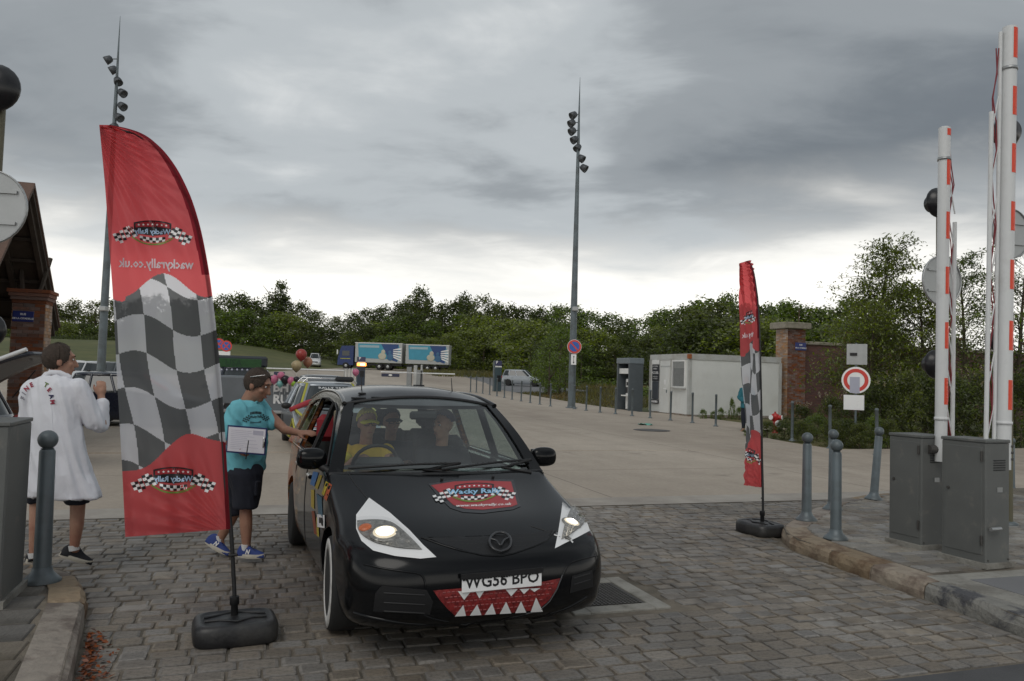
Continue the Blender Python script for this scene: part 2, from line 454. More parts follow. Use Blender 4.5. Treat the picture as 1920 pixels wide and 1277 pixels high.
m_kerb = M('sandstone_kerb', (0.27, 0.225, 0.175), 0.85, var=0.2, vs=7, bump=1.0, bs=16, rand=0.22, rgb2=(0.15, 0.112, 0.085), v2s=3.0, v2=(0.48, 0.62))
m_kerbg = M('granite_kerb', (0.23, 0.225, 0.21), 0.85, var=0.2, vs=9, bump=1.0, bs=25, rand=0.12, rgb2=(0.08, 0.08, 0.085), v2s=3.0, v2=(0.52, 0.6))
m_pave = M('pavement_stone', (0.26, 0.245, 0.22), 0.8, var=0.2, vs=8, bump=0.6, bs=40, rand=0.2, rgb2=(0.16, 0.14, 0.12), v2s=2, wide=.3)
m_slab = M('pavement_slab', (0.15, 0.135, 0.115), 0.85, var=0.22, vs=6, bump=0.6, bs=40, rand=0.18, rgb2=(0.09, 0.08, 0.065), v2s=2.2, wide=.3)
m_ccut = M('cast_concrete', (0.30, 0.29, 0.26), 0.85, var=0.16, vs=5, bump=0.5, bs=50, rgb2=(0.17, 0.16, 0.14), v2s=2.5)
m_iron = M('cast_iron', (0.085, 0.08, 0.075), 0.55, 0.4, var=0.25, vs=20, bump=0.3, bs=80)

mb = MB()
ys = [-60, -30, -10, 0, 8, 14, 20, 26, 33, 40, 47, 55, 64, 72, 81, 95, 110, 130, 150, 170, 210, 260, 330, 400, 600, 900]
mb.grid(lambda u, v: Vector((lerp(-900, 900, u), ys[round(v * (len(ys) - 1))], T(ys[round(v * (len(ys) - 1))]) - 0.07)), 12, len(ys) - 1, sm=False)
struct(mb.build('ground', m_grass))

def sheet(name, bs, al, ar, off, mat, na=1, parent=None):
    mb = MB(); n = len(bs) - 1
    def fn(u, v):
        b = bs[round(v * n)]; a = lerp(al(b), ar(b), u)
        p = W2(a, b); return Vector((a, b, T(p.y) + off))
    mb.grid(fn, na, n, sm=False)
    return mb.build(name, mat, parent, rot=(0, 0, AG))
def fr(a, b, n): return [a + (b - a) * i / n for i in range(n + 1)]
PR = [(9.95, 60), (17.05, 60), (17.06, 14.9), (19.5, 14.9), (22.8, 15.9), (23.4, 18.6), (33, 18.8), (33.2, 17.6), (40, 17.7), (48, 18.4), (60, 19.4), (80, 24), (105, 27), (125, 27)]
bsP = sorted(set(fr(9.95, 17.05, 4) + [17.06] + fr(17.06, 40, 24) + fr(40, 125, 34)))
struct(sheet('plaza', bsP, lambda b: pl([(9.95, -75), (60, -75), (66, -12), (125, -8)], b), lambda b: pl(PR, b), 0.0, m_conc, 24))
struct(sheet('asphalt_road', fr(56, 135, 30), lambda b: pl(PR, b) + .02, lambda b: pl([(56, 22), (62, 28.5), (135, 31)], b), -0.004, m_asphL, 4))
struct(sheet('distant_road', fr(110, 190, 20), lambda b: pl([(110, -2), (190, -14)], b), lambda b: pl([(110, 9), (190, -6)], b), 0.03, m_asphL, 2))
struct(sheet('access_road', fr(-16, 3.8, 8), lambda b: -30, lambda b: 30, 0.0, m_asph, 6))
# pale border of the slab along the setts
struct(sheet('plaza_border', [9.952, 10.62], lambda b: -75, lambda b: 60, 0.005, M('border_concrete', (0.37, 0.34, 0.30), 0.85, var=0.14, vs=2, bump=0.4, bs=40, rgb2=(0.28, 0.25, 0.22), v2s=0.6), 30))

# the field rising on the far left
mb = MB()
def fieldz(x, y): return T(y) - .05 + 3.4 * smooth((y - 72) / 75) * smooth((-26 - x) / 30)
mb.grid(lambda u, v: Vector((lerp(-190, -24, u), lerp(70, 215, v), fieldz(lerp(-190, -24, u), lerp(70, 215, v)))), 30, 30)
struct(mb.build('field', M('field_grass', (.085, .095, .028), .9, var=.3, vs=.5, bump=.5, bs=4, rgb2=(.15, .14, .05), v2s=.05, v2=(.5, .7))))
# ------------------------------------------------------------------ raised pavements
KR = [(2.5, 5.3), (4.15, 5.33), (5.2, 5.45), (6.3, 5.5), (6.97, 5.55), (7.3, 5.66), (7.58, 5.84), (7.9, 6.2), (8.33, 6.75), (9.19, 7.9), (9.65, 9.1), (9.88, 10.4), (9.93, 14)]   # b -> a of the kerb edge
KL = [(2.5, -0.72), (4.1, -0.77), (4.6, -0.80), (5.3, -0.88), (6.2, -1.0), (6.75, -1.12), (7.1, -1.32), (7.35, -1.7), (7.5, -2.3), (7.56, -3.2), (7.6, -9)]
def kr(b): return pl(KR, b)
def klf(b): return pl(KL, b)
PZ = 0.135
def pavement(name, K, side, far):
    """ground body of the pavement up to its kerb"""
    mb = MB(); n = len(K)
    top = [Vector((a + side * .05, b, PZ - .012)) for b, a in K]; out_ = [Vector((far, b, PZ - .012)) for b, a in K]
    mb.rings([out_, top], sm=False, cap=False, close=False)
    mb.rings([top, [p - Vector((0, 0, .2)) for p in top]], sm=False, cap=False, close=False)
    return struct(mb.build(name, m_bed, rot=(0, 0, AG)))
pav_r = pavement('pavement_right', KR, 1, 14.0)
pav_l = pavement('pavement_left', KL, -1, -9.0)
def walk(K, step_fn):
    """resample the kerb line into stones"""
    P = [Vector((a, b)) for b, a in K]; segs = []; i = 0; p = P[0]; rest = step_fn(p)
    start = p; pts = [p]
    while i < len(P) - 1:
        d = (P[i + 1] - p).length
        if d > rest:
            p = p + (P[i + 1] - p) * (rest / d); pts.append(p); segs.append(pts); pts = [p]; rest = step_fn(p)
        else:
            rest -= d; i += 1; p = P[i]; pts.append(p)
    return segs
def kerb(parent, K, side, wd, matf, step, upto):
    rnd = random.Random(3 if side > 0 else 5)
    for pts in walk(K, step):
        p0, p1 = pts[0], pts[-1]
        if p0.x * side > upto: continue
        if len(pts) > 2: mid = (p0 + p1) / 2
        d = (p1 - p0); ln = d.length; d.normalize(); nrm = Vector((d.y, -d.x)) * 1.0
        if nrm.x * side < 0: nrm = -nrm
        if abs(d.x) > .8: nrm = Vector((nrm.x, -abs(nrm.y)))
        mb = MB(); rings = []
        ks = 5
        for k in range(ks + 1):
            q = p0 + d * (lerp(.006, ln - .006, k / ks))
            j = lambda s=.006: rnd.uniform(-s, s)
            prof = [(0.0 + j(), -.10), (-.004 + j(.008), .05 + j(.01)), (0.012 + j(), PZ - .035 + j(.004)), (0.04 + j(), PZ - .004 + j(.003)), (wd * .6, PZ + j(.003)), (wd, PZ + .001), (wd, -.10)]
            if k in (0, ks): prof = [(x + (.012 if i < 4 else 0), z - (.008 if i in (3, 4) else 0)) for i, (x, z) in enumerate(prof)]
            rings.append([Vector((q.x + nrm.x * x, q.y + nrm.y * x, z)) for x, z in prof])
        if side * (1 if True else 1) < 0: rings = [r[::-1] for r in rings]
        mb.rings(rings, sm=False)
        c = (p0 + p1) / 2
        mb.v = [(x - c.x, y - c.y, z) for x, y, z in mb.v]
        mb.build('kerb_stone', matf((p0 + p1) / 2), parent, loc=(c.x, c.y, 0))
kerb(pav_r, KR, 1, .27, lambda p: m_kerbg if p.y < 5.25 else m_kerb, lambda p: random.uniform(.55, .8) if p.y > 4.9 else 1.35, 10.2)
kerb(pav_l, KL, -1, .24, lambda p: m_kerb if p.y > 4.55 else m_kerbg, lambda p: random.uniform(.3, .5) if p.y > 4.3 else 1.8, 5.2)
# small stones of the right pavement
mb = MB(); rnd = random.Random(11)
b = 5.45
while b < 9.6:
    dp = rnd.uniform(.11, .135); a = max(kr(b), kr(b + dp)) + .31 + rnd.uniform(0, .05)
    while a < 11.5:
        ln = rnd.uniform(.14, .24)
        mx = Matrix.Translation((a + ln / 2, b + dp / 2, PZ - .03 + rnd.uniform(-.003, .003))) @ Matrix.Rotation(rnd.uniform(-.03, .03), 4, 'Z') @ Matrix.Rotation(rnd.uniform(-.02, .02), 4, 'X')
        mb.rbox((0, 0, 0), (ln - .012, dp - .012, .06), .01, mx=mx); a += ln
    b += dp
tag(mb.build('paving_sett', m_pave, pav_r), kind='stuff')
# cast panel at the near end of either pavement
def panel(parent, a0, a1, b0, b1, edge):
    MB().rbox(((a0 + a1) / 2, (b0 + b1) / 2, PZ - .04), (a1 - a0, b1 - b0, .09), .012).build('concrete_panel', m_ccut, parent)
    MB().box(((a0 + a1) / 2 + edge * .1, (b0 + b1) / 2 - .1, PZ + .003), (a1 - a0 - .35, b1 - b0 - .22, .012)).build('asphalt_infill', m_asphL, parent)
panel(pav_r, 5.62, 9.6, 3.0, 5.34, 1)
panel(pav_l, -6.0, -1.05, 2.6, 4.6, -1)
rnd = random.Random(12)
for i in range(9):
    b0 = 4.63 + i * .325; x = klf(b0 + .16) - .28
    for j in range(5):
        ln = [.36, .42, .5, .45, .5][j] + rnd.uniform(-.04, .04)
        if x - ln < -4.2: break
        MB().rbox((0, 0, 0), (ln - .014, .311, .07), .008).build('paving_slab', m_slab, pav_l, loc=(x - ln / 2, b0 + .16, PZ - .035 + rnd.uniform(-.004, .002)), rot=(rnd.uniform(-.01, .01), 0, rnd.uniform(-.012, .012)))
        x -= ln
MB().box((-6.0, 6.1, PZ - .02), (3.4, 2.9, .04)).build('paving_infill', m_slab, pav_l)

# ------------------------------------------------------------------ cobbled lane
mb = MB(); mb.add([(-14, 3.82, -.0135), (16, 3.82, -.0135), (16, 9.99, -.0135), (-14, 9.99, -.0135)], [(0, 1, 2, 3)])
lane = struct(mb.build('cobbled_lane', m_bed, rot=(0, 0, AG)))
MB().add([(-14, 9.90, -.0035), (16, 9.90, -.0035), (16, 9.96, -.0035), (-14, 9.96, -.0035)], [(0, 1, 2, 3)]).build('joint_strip', m_bed, lane)
DR = (2.36, 3.2, 5.42, 6.36)                  # the drain in the lane: a0 a1 b0 b1
rnd = random.Random(21); setts = []
b = 3.84
while b < 9.94:
    dp = rnd.uniform(.134, .160)
    if 9.946 - (b + dp) < .10: dp = 9.946 - b
    if dp < .07: break
    a = (max(klf(b), klf(b + dp)) + .012 if b < 7.6 else -12) + rnd.uniform(-.04, 0.0)
    amax = min(kr(b), kr(b + dp)) - .012
    while a < min(amax, 13):
        ln = rnd.uniform(.15, .245)
        if a + ln > amax: ln = amax - a
        if ln > .06 and not (a + ln > DR[0] and a < DR[1] and b + dp > DR[2] and b < DR[3]):
            setts.append((a + ln / 2, b + dp / 2, ln, dp))
        a += ln
    b += dp
def sett_key(s):
    p = W2(s[0], s[1]); d = ray(960, 638); k = p.x / max(.1, p.y)
    return p.length if abs(k) < .72 and p.y > 4.35 else 99
setts.sort(key=sett_key)
variants = []
for i in range(10):
    q = MB(); q.rbox((0, 0, -.06), (1, 1, .12), .0)
    r = random.Random(100 + i)
    # a worn top: chamfered rim, uneven crown
    ring = lambda f, z, jj: [Vector((x * f / 2 + r.uniform(-jj, jj), y * f / 2 + r.uniform(-jj, jj), z + r.uniform(-.0025, .0025))) for x, y in [(-1, -.84), (-.9, -1), (.9, -1), (1, -.84), (1, .84), (.9, 1), (-.9, 1), (-1, .84)]]
    q = MB(); q.rings([ring(1.0, -.09, .01), ring(.995, -.012, .012), ring(.965, -.002, .008), ring(.80, .0015, .012)], sm=False, cap=True)
    variants.append(q.mesh('sett', m_sett))
stuff = MB()
for i, (a, b, ln, dp) in enumerate(setts):
    k = rnd.randrange(10); z = rnd.uniform(-.006, .004) - .002; rz = rnd.uniform(-.03, .03); fl = rnd.choice((0, pi))
    sx, sy = ln - rnd.uniform(.008, .02), dp - rnd.uniform(.008, .02)
    if i < 300:
        o = put('sett', variants[k], lane, (a, b, z), (rnd.uniform(-.015, .015), rnd.uniform(-.015, .015), rz + fl)); o.scale = (sx, sy, 1)
    else:
        mx = Matrix.Translation((a, b, z)) @ Matrix.Rotation(rz + fl, 4, 'Z') @ Matrix.Diagonal((sx, sy, 1, 1))
        me = variants[k]
        stuff.add([mx @ v.co for v in me.vertices], [tuple(p.vertices) for p in me.polygons], 0, False)
tag(stuff.build('sett', m_sett, lane), kind='stuff')
# drain cover with its concrete frame
dr = thing('drain_cover', 'square cast iron drain cover in a pale concrete frame set into the cobbles', 'drain', W2((DR[0] + DR[1]) / 2, (DR[2] + DR[3]) / 2), AG)
hw, hd = (DR[1] - DR[0]) / 2 - .01, (DR[3] - DR[2]) / 2 - .01
mb = MB()
for c, d in (((-hw + .07, 0, -.03), (.14, 2 * hd, .07)), ((hw - .07, 0, -.03), (.14, 2 * hd, .07)), ((0, -hd + .07, -.03), (2 * hw - .28, .14, .07)), ((0, hd - .07, -.03), (2 * hw - .28, .14, .07))): mb.rbox(c, d, .006)
mb.build('frame', m_ccut, dr)
mb = MB(); mb.box((0, 0, -.02), (2 * hw - .29, 2 * hd - .29, .03))
for i in range(15):
    for j in range(17): mb.box((lerp(-hw + .18, hw - .18, i / 14), lerp(-hd + .18, hd - .18, j / 16), -.002), (.022, .022, .012))
mb.build('grate', m_iron, dr)
# manhole out on the concrete
p = GT(1222, 807)
mh = thing('manhole_cover', 'dark round manhole cover flush in the concrete before the white cabin', 'manhole', p)
MB().lathe([(.52, -.01), (.52, .012), (.5, .014), (.01, .014)], 28).build('lid', m_iron, mh)
MB().lathe([(.6, -.01), (.6, .008), (.525, .008), (.525, -.01)], 28).build('rim', m_iron, mh)
p = GT(1210, 797)
mb = MB(); mb.grid(lambda u, v: Vector(((u - .5) * .5, (v - .5) * .3, .03 + .035 * sin(u * 7) * cos(v * 5) + .02 * sin(u * 17 + v * 9))), 10, 6)
tag(mb.build('plastic_bag', M('green_plastic', (.12, .38, .3), .4), loc=p), 'small crumpled green plastic litter lying near the manhole cover', 'litter')
# leaves blown against the left kerb
mb = MB(); rnd = random.Random(4)
for i in range(430):
    b = rnd.uniform(3.85, 5.75); t = abs(rnd.gauss(0, .045)) * (1.5 - abs(b - 4.9) * .5)
    a = klf(b) + .02 + t; s = rnd.uniform(.012, .03); an = rnd.uniform(0, 6.28)
    c = Vector((a, b, .006 + rnd.uniform(0, .03) * max(0, 1 - t * 8))); mx = Matrix.Translation(c) @ Matrix.Rotation(an, 4, 'Z') @ Matrix.Rotation(rnd.uniform(-.6, .6), 4, 'X') @ Matrix.Rotation(rnd.uniform(-.5, .5), 4, 'Y')
    mb.add([mx @ Vector(v) for v in ((-s, 0, 0), (0, -s * .55, .004), (s, 0, 0), (0, s * .55, .004))], [(0, 1, 2, 3)])
lv = mb.build('fallen_leaves', M('dead_leaves', (.17, .05, .018), .8, var=.3, vs=30, rand=.5), rot=(0, 0, AG))
tag(lv, 'rust brown leaves blown along the foot of the left kerb', 'leaves', kind='stuff')
# ------------------------------------------------------------------ vegetation
m_bark = M('bark', (0.09, 0.07, 0.05), 0.9, var=0.3, vs=8, bump=0.8, bs=20)
def leafm(name, rgb, rgb2): return M(name, rgb, 0.55, var=0.25, vs=0.5, rand=0.42, rgb2=rgb2, v2s=0.35, trans=0.38, detail=2)
m_leafA = leafm('leaves_dark', (0.088, 0.115, 0.028), (0.056, 0.076, 0.019))
m_leafB = leafm('leaves_mid', (0.145, 0.205, 0.038), (0.095, 0.14, 0.028))
m_leafC = leafm('leaves_pale', (0.20, 0.245, 0.05), (0.13, 0.17, 0.036))
m_leafD = leafm('leaves_olive', (0.12, 0.145, 0.036), (0.082, 0.10, 0.026))
def leaf(mb, c, n, s, rnd, asp=0.55):
    """one bent leaf"""
    d = Vector((rnd.gauss(0, 1), rnd.gauss(0, 1), rnd.gauss(0, .8))).normalized()
    sd_ = d.cross(n).normalized() if abs(d.dot(n)) < .98 else Vector((1, 0, 0))
    up = sd_.cross(d)
    mb.v += [tuple(c), tuple(c + d * s * .5 + sd_ * s * asp * .5 + up * s * .06), tuple(c + d * s - up * s * .1), tuple(c + d * s * .5 - sd_ * s * asp * .5 + up * s * .06)]
    k = len(mb.v) - 4; mb.f.append((k, k + 1, k + 2, k + 3)); mb.mi.append(0); mb.sm.append(False)
def crown_mesh(name, seed, mat, w=.45, h0=.12, clumps=60, per=55, ls=.03, cr=.10, pw=1.0, topw=.35):
    """unit-height crown: clumps of leaves through an uneven volume"""
    rnd = random.Random(seed); mb = MB()
    ph = [rnd.uniform(0, 6.28) for _ in range(4)]
    for k in range(clumps):
        z = h0 + (1 - h0) * (rnd.random() ** .85); t = (z - h0) / (1 - h0)
        prof = (sin(pi * min(1, t * .82 + .14)) ** pw) * (1 - .25 * t) + topw * .12
        an = rnd.uniform(0, 6.28); lob = 1 + .22 * sin(3 * an + ph[0]) + .15 * sin(5 * an + ph[1] + 4 * t)
        r = w * prof * lob * sqrt(rnd.uniform(.12, 1))
        c = Vector((r * cos(an), r * sin(an), z)); q = cr * rnd.uniform(.55, 1.35)
        for i in range(int(per * (q / cr) ** 2)):
            d = Vector((rnd.gauss(0, 1), rnd.gauss(0, 1), rnd.gauss(0, .75))); d.normalize()
            p = c + d * q * (rnd.random() ** .45)
            leaf(mb, p, d, ls * rnd.uniform(.6, 1.3), rnd)
    return mb.mesh(name, mat)
def trunk_mesh(name, seed, fork=.3, r=.022, limbs=6, top=.85):
    rnd = random.Random(seed); mb = MB()
    a = rnd.uniform(-.03, .03); b = rnd.uniform(-.03, .03)
    mb.tube([(0, 0, -.03), (a * .5, b * .5, fork), (a, b, .6), (a * 2, b * 2, top)], [r * 1.25, r * .8, r * .45, r * .12], 8)
    for i in range(limbs):
        z = rnd.uniform(fork * .7, .75); an = i * 2.4 + rnd.uniform(-.4, .4); l = rnd.uniform(.18, .34)
        p0 = Vector((a * z, b * z, z)); d = Vector((cos(an), sin(an), rnd.uniform(.5, 1.1))).normalized()
        mb.tube([p0, p0 + d * l * .5 + Vector((0, 0, .01)), p0 + d * l + Vector((0, 0, .06))], [r * .4, r * .25, r * .08], 5)
    return mb.mesh(name, m_bark)
CV = {}
for i, (k, mt) in enumerate([('A', m_leafA), ('A', m_leafA), ('A', m_leafA), ('B', m_leafB), ('B', m_leafB), ('C', m_leafC), ('D', m_leafD), ('D', m_leafD)]):
    CV.setdefault(k, []).append(crown_mesh('crown', 40 + i, mt, w=.36 + .04 * (i % 3), clumps=75, per=46, ls=.036, cr=.095, h0=.08))
CV['P'] = [crown_mesh('crown', 61, m_leafA, w=.17, clumps=70, per=40, ls=.035, cr=.07, h0=.05, pw=.7)]
CV['S'] = [crown_mesh('crown', 71 + i, mt, w=.58, clumps=80, per=60, ls=.046, cr=.13, h0=0.0, pw=.8) for i, mt in enumerate((m_leafB, m_leafD, m_leafC, m_leafA))]
TV = [trunk_mesh('trunk', 80 + i) for i in range(4)]
rnd = random.Random(31)
def tree(px, ytop, y, kind, label, group, wf=1.0, name='tree', zb=None):
    p = PY(px, ytop, y); z0 = T(y) - .1 if zb is None else zb; h = max(1.2, p.z - z0)
    t = thing(name, label, 'tree', (p.x, y, z0), rnd.uniform(0, 6.28), group)
    cm = rnd.choice(CV[kind]); c = put('crown', cm, t); c.scale = (h * wf, h * wf, h)
    k = put('trunk', rnd.choice(TV), t); k.scale = (h, h, h)
    return t
def row(pts, y, kinds, label, group, wf=1.0, jy=6, jt=6, step=None):
    for px, yt in pts:
        tree(px + rnd.uniform(-4, 4), yt + rnd.uniform(-jt, jt), y + rnd.uniform(-jy, jy), rnd.choice(kinds), label, group, wf * rnd.uniform(.9, 1.2))
def prof(pts, x0, x1, st): return [(x, ps(pts, x)) for x in range(x0, x1, st)]
SKY_ = [(60, 575), (150, 568), (215, 570), (300, 560), (410, 556), (450, 552), (480, 562), (530, 558), (560, 572), (600, 588), (640, 602), (665, 590), (700, 576), (740, 572), (790, 560), (830, 574), (870, 562), (905, 560), (950, 566), (985, 572), (1020, 582), (1060, 578), (1100, 586), (1150, 596), (1200, 602), (1250, 588), (1300, 578), (1350, 568), (1400, 578), (1460, 576), (1500, 570), (1540, 584), (1600, 570), (1700, 560), (1960, 540)]
L1 = 'broad dark tree in the wood beyond the far left field'
L2 = 'dark tree on the skyline of the wood behind the balloons and the van'
L3 = 'dark broadleaf tree on the skyline of the wood behind the blue truck'
L4 = 'mid green tree in the wood behind the central floodlight mast'
L5 = 'mid green tree standing beyond the white cabin roof'
row(prof(SKY_, -60, 260, 34), 190, 'AAD', L1, 'trees beyond the left field', 1.1)
row(prof(SKY_, 270, 660, 30), 172, 'AAAD', L2, 'skyline trees behind the balloons', 1.1)
row(prof(SKY_, 665, 1060, 27), 150, 'AAAD', L3, 'skyline trees behind the blue truck', 1.0)
row(prof(SKY_, 1050, 1330, 24), 112, 'ABBD', L4, 'trees behind the central mast', 1.15)
row(prof(SKY_, 1300, 1640, 30), 74, 'BBDA', L5, 'trees beyond the white cabin', 1.2)
tree(527, 534, 176, 'P', 'narrow spire-topped tree standing above the wood left of the van', None)
tree(790, 543, 154, 'A', 'tallest bushy dark tree rising over the wood between truck and trailer', None, .9)
tree(873, 553, 152, 'A', 'round dark treetop rising right of the trailer', None, .9)
tree(1362, 556, 72, 'B', 'taller ragged tree rising just left of the distant feather flag', None, .6)
# the lower storeys of the wood, in front of the skyline
row([(x, y + 40) for x, y in prof(SKY_, -60, 270, 30)], 176, 'SSA', 'dark dense bush-like tree along the front of the far left wood', 'front of the far left wood', 1.3)
row([(x, y + 32) for x, y in prof(SKY_, 280, 660, 36)], 158, 'SSBD', 'mid green tree in the lower storey of the wood behind the van', 'lower trees behind the van', 1.5)
row([(x, y + 34) for x, y in prof(SKY_, 655, 1070, 30)], 140, 'SSSB', 'mid green tree in the lower storey of the wood behind the blue truck', 'lower trees behind the blue truck', 1.15)
row([(x, y + 62) for x, y in prof(SKY_, 640, 1060, 34)], 133, 'SSSC', 'leafy young tree at the edge of the wood behind the blue truck', 'wood edge behind the blue truck', 1.3)
row([(x, y + 30) for x, y in prof(SKY_, 1000, 1330, 30)], 100, 'SSBC', 'leafy young tree at the edge of the wood behind the silver car', 'wood edge behind the silver car', 1.2)
row([(x, y + 58) for x, y in prof(SKY_, 1030, 1200, 30)], 92, 'ABDA', 'low dark tree just behind the silver car and the mast', 'low trees behind the silver car', 1.6)
row([(x, y + 34) for x, y in prof(SKY_, 1290, 1650, 34)], 64, 'SSBS', 'bushy green tree directly behind the white cabin', 'bushy trees behind the white cabin', 1.2)
row([(1036, 640), (1052, 618), (1064, 645)], 60, 'DB', 'thin-stemmed young tree beside the bonnet of the parked silver car', 'young trees by the silver car', .85)
# undergrowth filling the wood floor: nobody could count it
def scrub(name, label, spots, ls, mat, seed, per=70):
    r = random.Random(seed); mb = MB()
    for (x, y, z, s) in spots:
        for i in range(int(per)):
            d = Vector((r.gauss(0, 1), r.gauss(0, 1), r.gauss(0, .7))).normalized()
            p = Vector((x, y, z)) + Vector((d.x * s, d.y * s, abs(d.z) * s * .8)) * (r.random() ** .4)
            leaf(mb, p, d, ls * r.uniform(.6, 1.3), r)
    return tag(mb.build(name, mat), label, 'undergrowth', kind='stuff')
r = random.Random(5)
sp = []
for x in range(-80, 1100, 13):
    y = 127 + r.uniform(0, 8) if x > 480 else 165 + r.uniform(0, 10)
    if 480 < x < 640: y = 150 + r.uniform(0, 8)
    p = PY(x, 670, y); sp.append((p.x, y, T(y) - .2, r.uniform(1.6, 2.8)))
for x in range(-80, 270, 7): 
    y = 182 + r.uniform(0, 6); p = PY(x, 670, y); sp.append((p.x, 172 + r.uniform(0, 6), fieldz(p.x, 172) - .3, r.uniform(3.0, 5.0)))
for x in range(270, 660, 9): 
    y = 164 + r.uniform(0, 6); p = PY(x, 670, y); sp.append((p.x, y, T(y) - .2, r.uniform(2.5, 5.0)))
hg = []
for x in range(-80, 235, 5): 
    y = 138 + r.uniform(0, 3); p = PY(x, 670, y); hg.append((p.x, y, fieldz(p.x, y) - .2, r.uniform(1.0, 1.5)))
scrub('field_hedge', 'long clipped hedge crossing the field on the far left', hg, .34, m_leafA, 12, 90)
scrub('undergrowth', 'tangled dark undergrowth along the foot of the far wood', sp, .5, m_leafD, 6, 95)
sp = []
for x in range(990, 1500, 12):
    y = 84 + r.uniform(0, 8) if x < 1180 else 52 + r.uniform(0, 6)
    p = PY(x, 690, y); sp.append((p.x, y, T(y) - .2, r.uniform(1.1, 2.2)))
scrub('undergrowth', 'tangled green undergrowth behind the silver car and the white cabin', sp, .34, m_leafB, 8, 110)
# meadow grass: tufts along the plaza edge
mb = MB(); r = random.Random(9)
def blades(mb, x, y, z, n, h, s):
    for i in range(n):
        an = r.uniform(0, 6.28); q = r.uniform(0, s); bx, by = x + q * cos(an), y + q * sin(an)
        t = Vector((r.gauss(0, .3), r.gauss(0, .3), 1)) * h * r.uniform(.6, 1.3); wv = Vector((cos(an + 1), sin(an + 1), 0)) * .012 * (1 + y / 40)
        b0 = Vector((bx, by, z - .02)); m_ = b0 + t * .6 + Vector((t.x, t.y, 0)) * .1
        mb.add([b0 - wv, b0 + wv, m_ + wv * .6, m_ - wv * .6, b0 + t + Vector((t.x, t.y, -.05)) * .5], [(0, 1, 2, 3), (3, 2, 4)])
for i in range(1500):
    b = r.uniform(33.5, 80); a0 = pl(PR, b) + .1 if b < 56 else pl([(56, 22), (62, 28.5), (135, 31)], b) + .2
    a = a0 + abs(r.gauss(0, 3.2)); p = W2(a, b)
    if p.x < -12: continue
    if 14 < AB(p)[0] < 24 and b < 38 and p.x > 5.6: continue
    d = a - a0
    blades(mb, p.x, p.y, T(p.y) - .07, 7, .16 + min(.5, d * .07), .35)
for i in range(700):
    x = r.uniform(-16, 2); y = r.uniform(98, 118)
    blades(mb, x + (118 - y) * .35, y, T(y) - .07, 7, .6, .6)
gm = M('dry_grass', (0.115, 0.115, 0.034), 0.8, var=.3, vs=.4, rand=.4, rgb2=(.2, .15, .06), v2s=.15, trans=.2)
tag(mb.build('meadow_grass', gm), 'ragged dry grass beyond the bollard row', 'grass', kind='stuff')
mb = MB()
for i in range(140):
    a = r.uniform(15.0, 15.8); b = r.uniform(23.0, 23.4); p = W2(a, b); blades(mb, p.x, p.y, T(p.y) - .02, 6, .16, .12)
# ------------------------------------------------------------------ the planted corner on the right
def twig_tree(name, label, px, ytop, y, seed, mat, n=150, ls=.10, spread=1.0, lean=0.0, grp=None, base=None, per=26):
    """a loose tree whose separate sprays stand against the sky"""
    r = random.Random(seed); p = PY(px, ytop, y); z0 = T(y) - .1; h = p.z - z0
    t = thing(name, label, 'tree', (p.x - lean, y, z0), 0, grp)
    br = MB(); lf = MB()
    br.tube([(0, 0, -.2), (lean * .2, 0, h * .3), (lean * .55, 0, h * .65), (lean, 0, h * .93)], [.11, .085, .05, .012], 8)
    for i in range(n):
        u = r.uniform(.12, .97); p0 = Vector((lean * u ** 1.2, 0, h * u)); an = r.uniform(0, 6.28)
        l = h * (.12 + .30 * (1 - u) ** .7) * spread * r.uniform(.6, 1.15)
        d = Vector((cos(an), sin(an), r.uniform(.05, .9))).normalized()
        p1 = p0 + d * l * .55 + Vector((0, 0, .06 * l)); p2 = p0 + d * l + Vector((0, 0, -.04 * l))
        br.tube([p0, p1, p2], [.02 * (1.2 - u), .010, .004], 4, cap=False)
        for j in range(per):
            q = r.uniform(.3, 1.02); c = p0.lerp(p1, q * 1.8) if q < .55 else p1.lerp(p2, (q - .55) / .45)
            c = c + Vector((r.gauss(0, 1), r.gauss(0, 1), r.gauss(0, .7))) * l * .10
            for s in range(2): leaf(lf, c + Vector((r.gauss(0, .05), r.gauss(0, .05), r.gauss(0, .04))), Vector((0, 0, 1)), ls * r.uniform(.6, 1.3), r, .42)
    lf.build('crown', mat, t); br.build('trunk', m_bark, t)
    return t
twig_tree('young_tree', 'loose feathery tree with sprays against the sky left of the first barrier arm', 1668, 462, 29.5, 1, m_leafC, 230, .15, 1.05, .7)
twig_tree('young_tree', 'thin feathery tree seen between the two raised barrier arms', 1800, 480, 31, 2, m_leafB, 150, .14, 1.0, -.3, per=20)
twig_tree('young_tree', 'leafy tree at the right edge behind the near barrier arm', 1925, 455, 30, 3, m_leafB, 190, .14, 1.05, .4, per=20)
twig_tree('young_tree', 'yellowish leafy sapling in front of the brick wall left of the signs', 1640, 575, 27.5, 4, m_leafC, 130, .12, 1.25, .2)
twig_tree('young_tree', 'dense low tree overhanging the brick wall behind the round signs', 1725, 545, 28, 5, m_leafC, 200, .13, 1.35, -.2)
def shrub(px, py, y, h, wf, k, label, grp, zoff=0):
    p = PY(px, py, y); t = thing('shrub', label, 'shrub', (p.x, y, T(y) - .08), rnd.uniform(0, 6), grp)
    c = put('foliage', CV['S'][k], t); c.scale = (h * wf, h * wf, h)
    MB().tube([(0, 0, -.02), (.02, .01, h * .35), (.05, -.02, h * .7)], [.02, .014, .005], 5).build('stem', m_bark, t)
    return t
g1 = 'low bushes below the round signs'
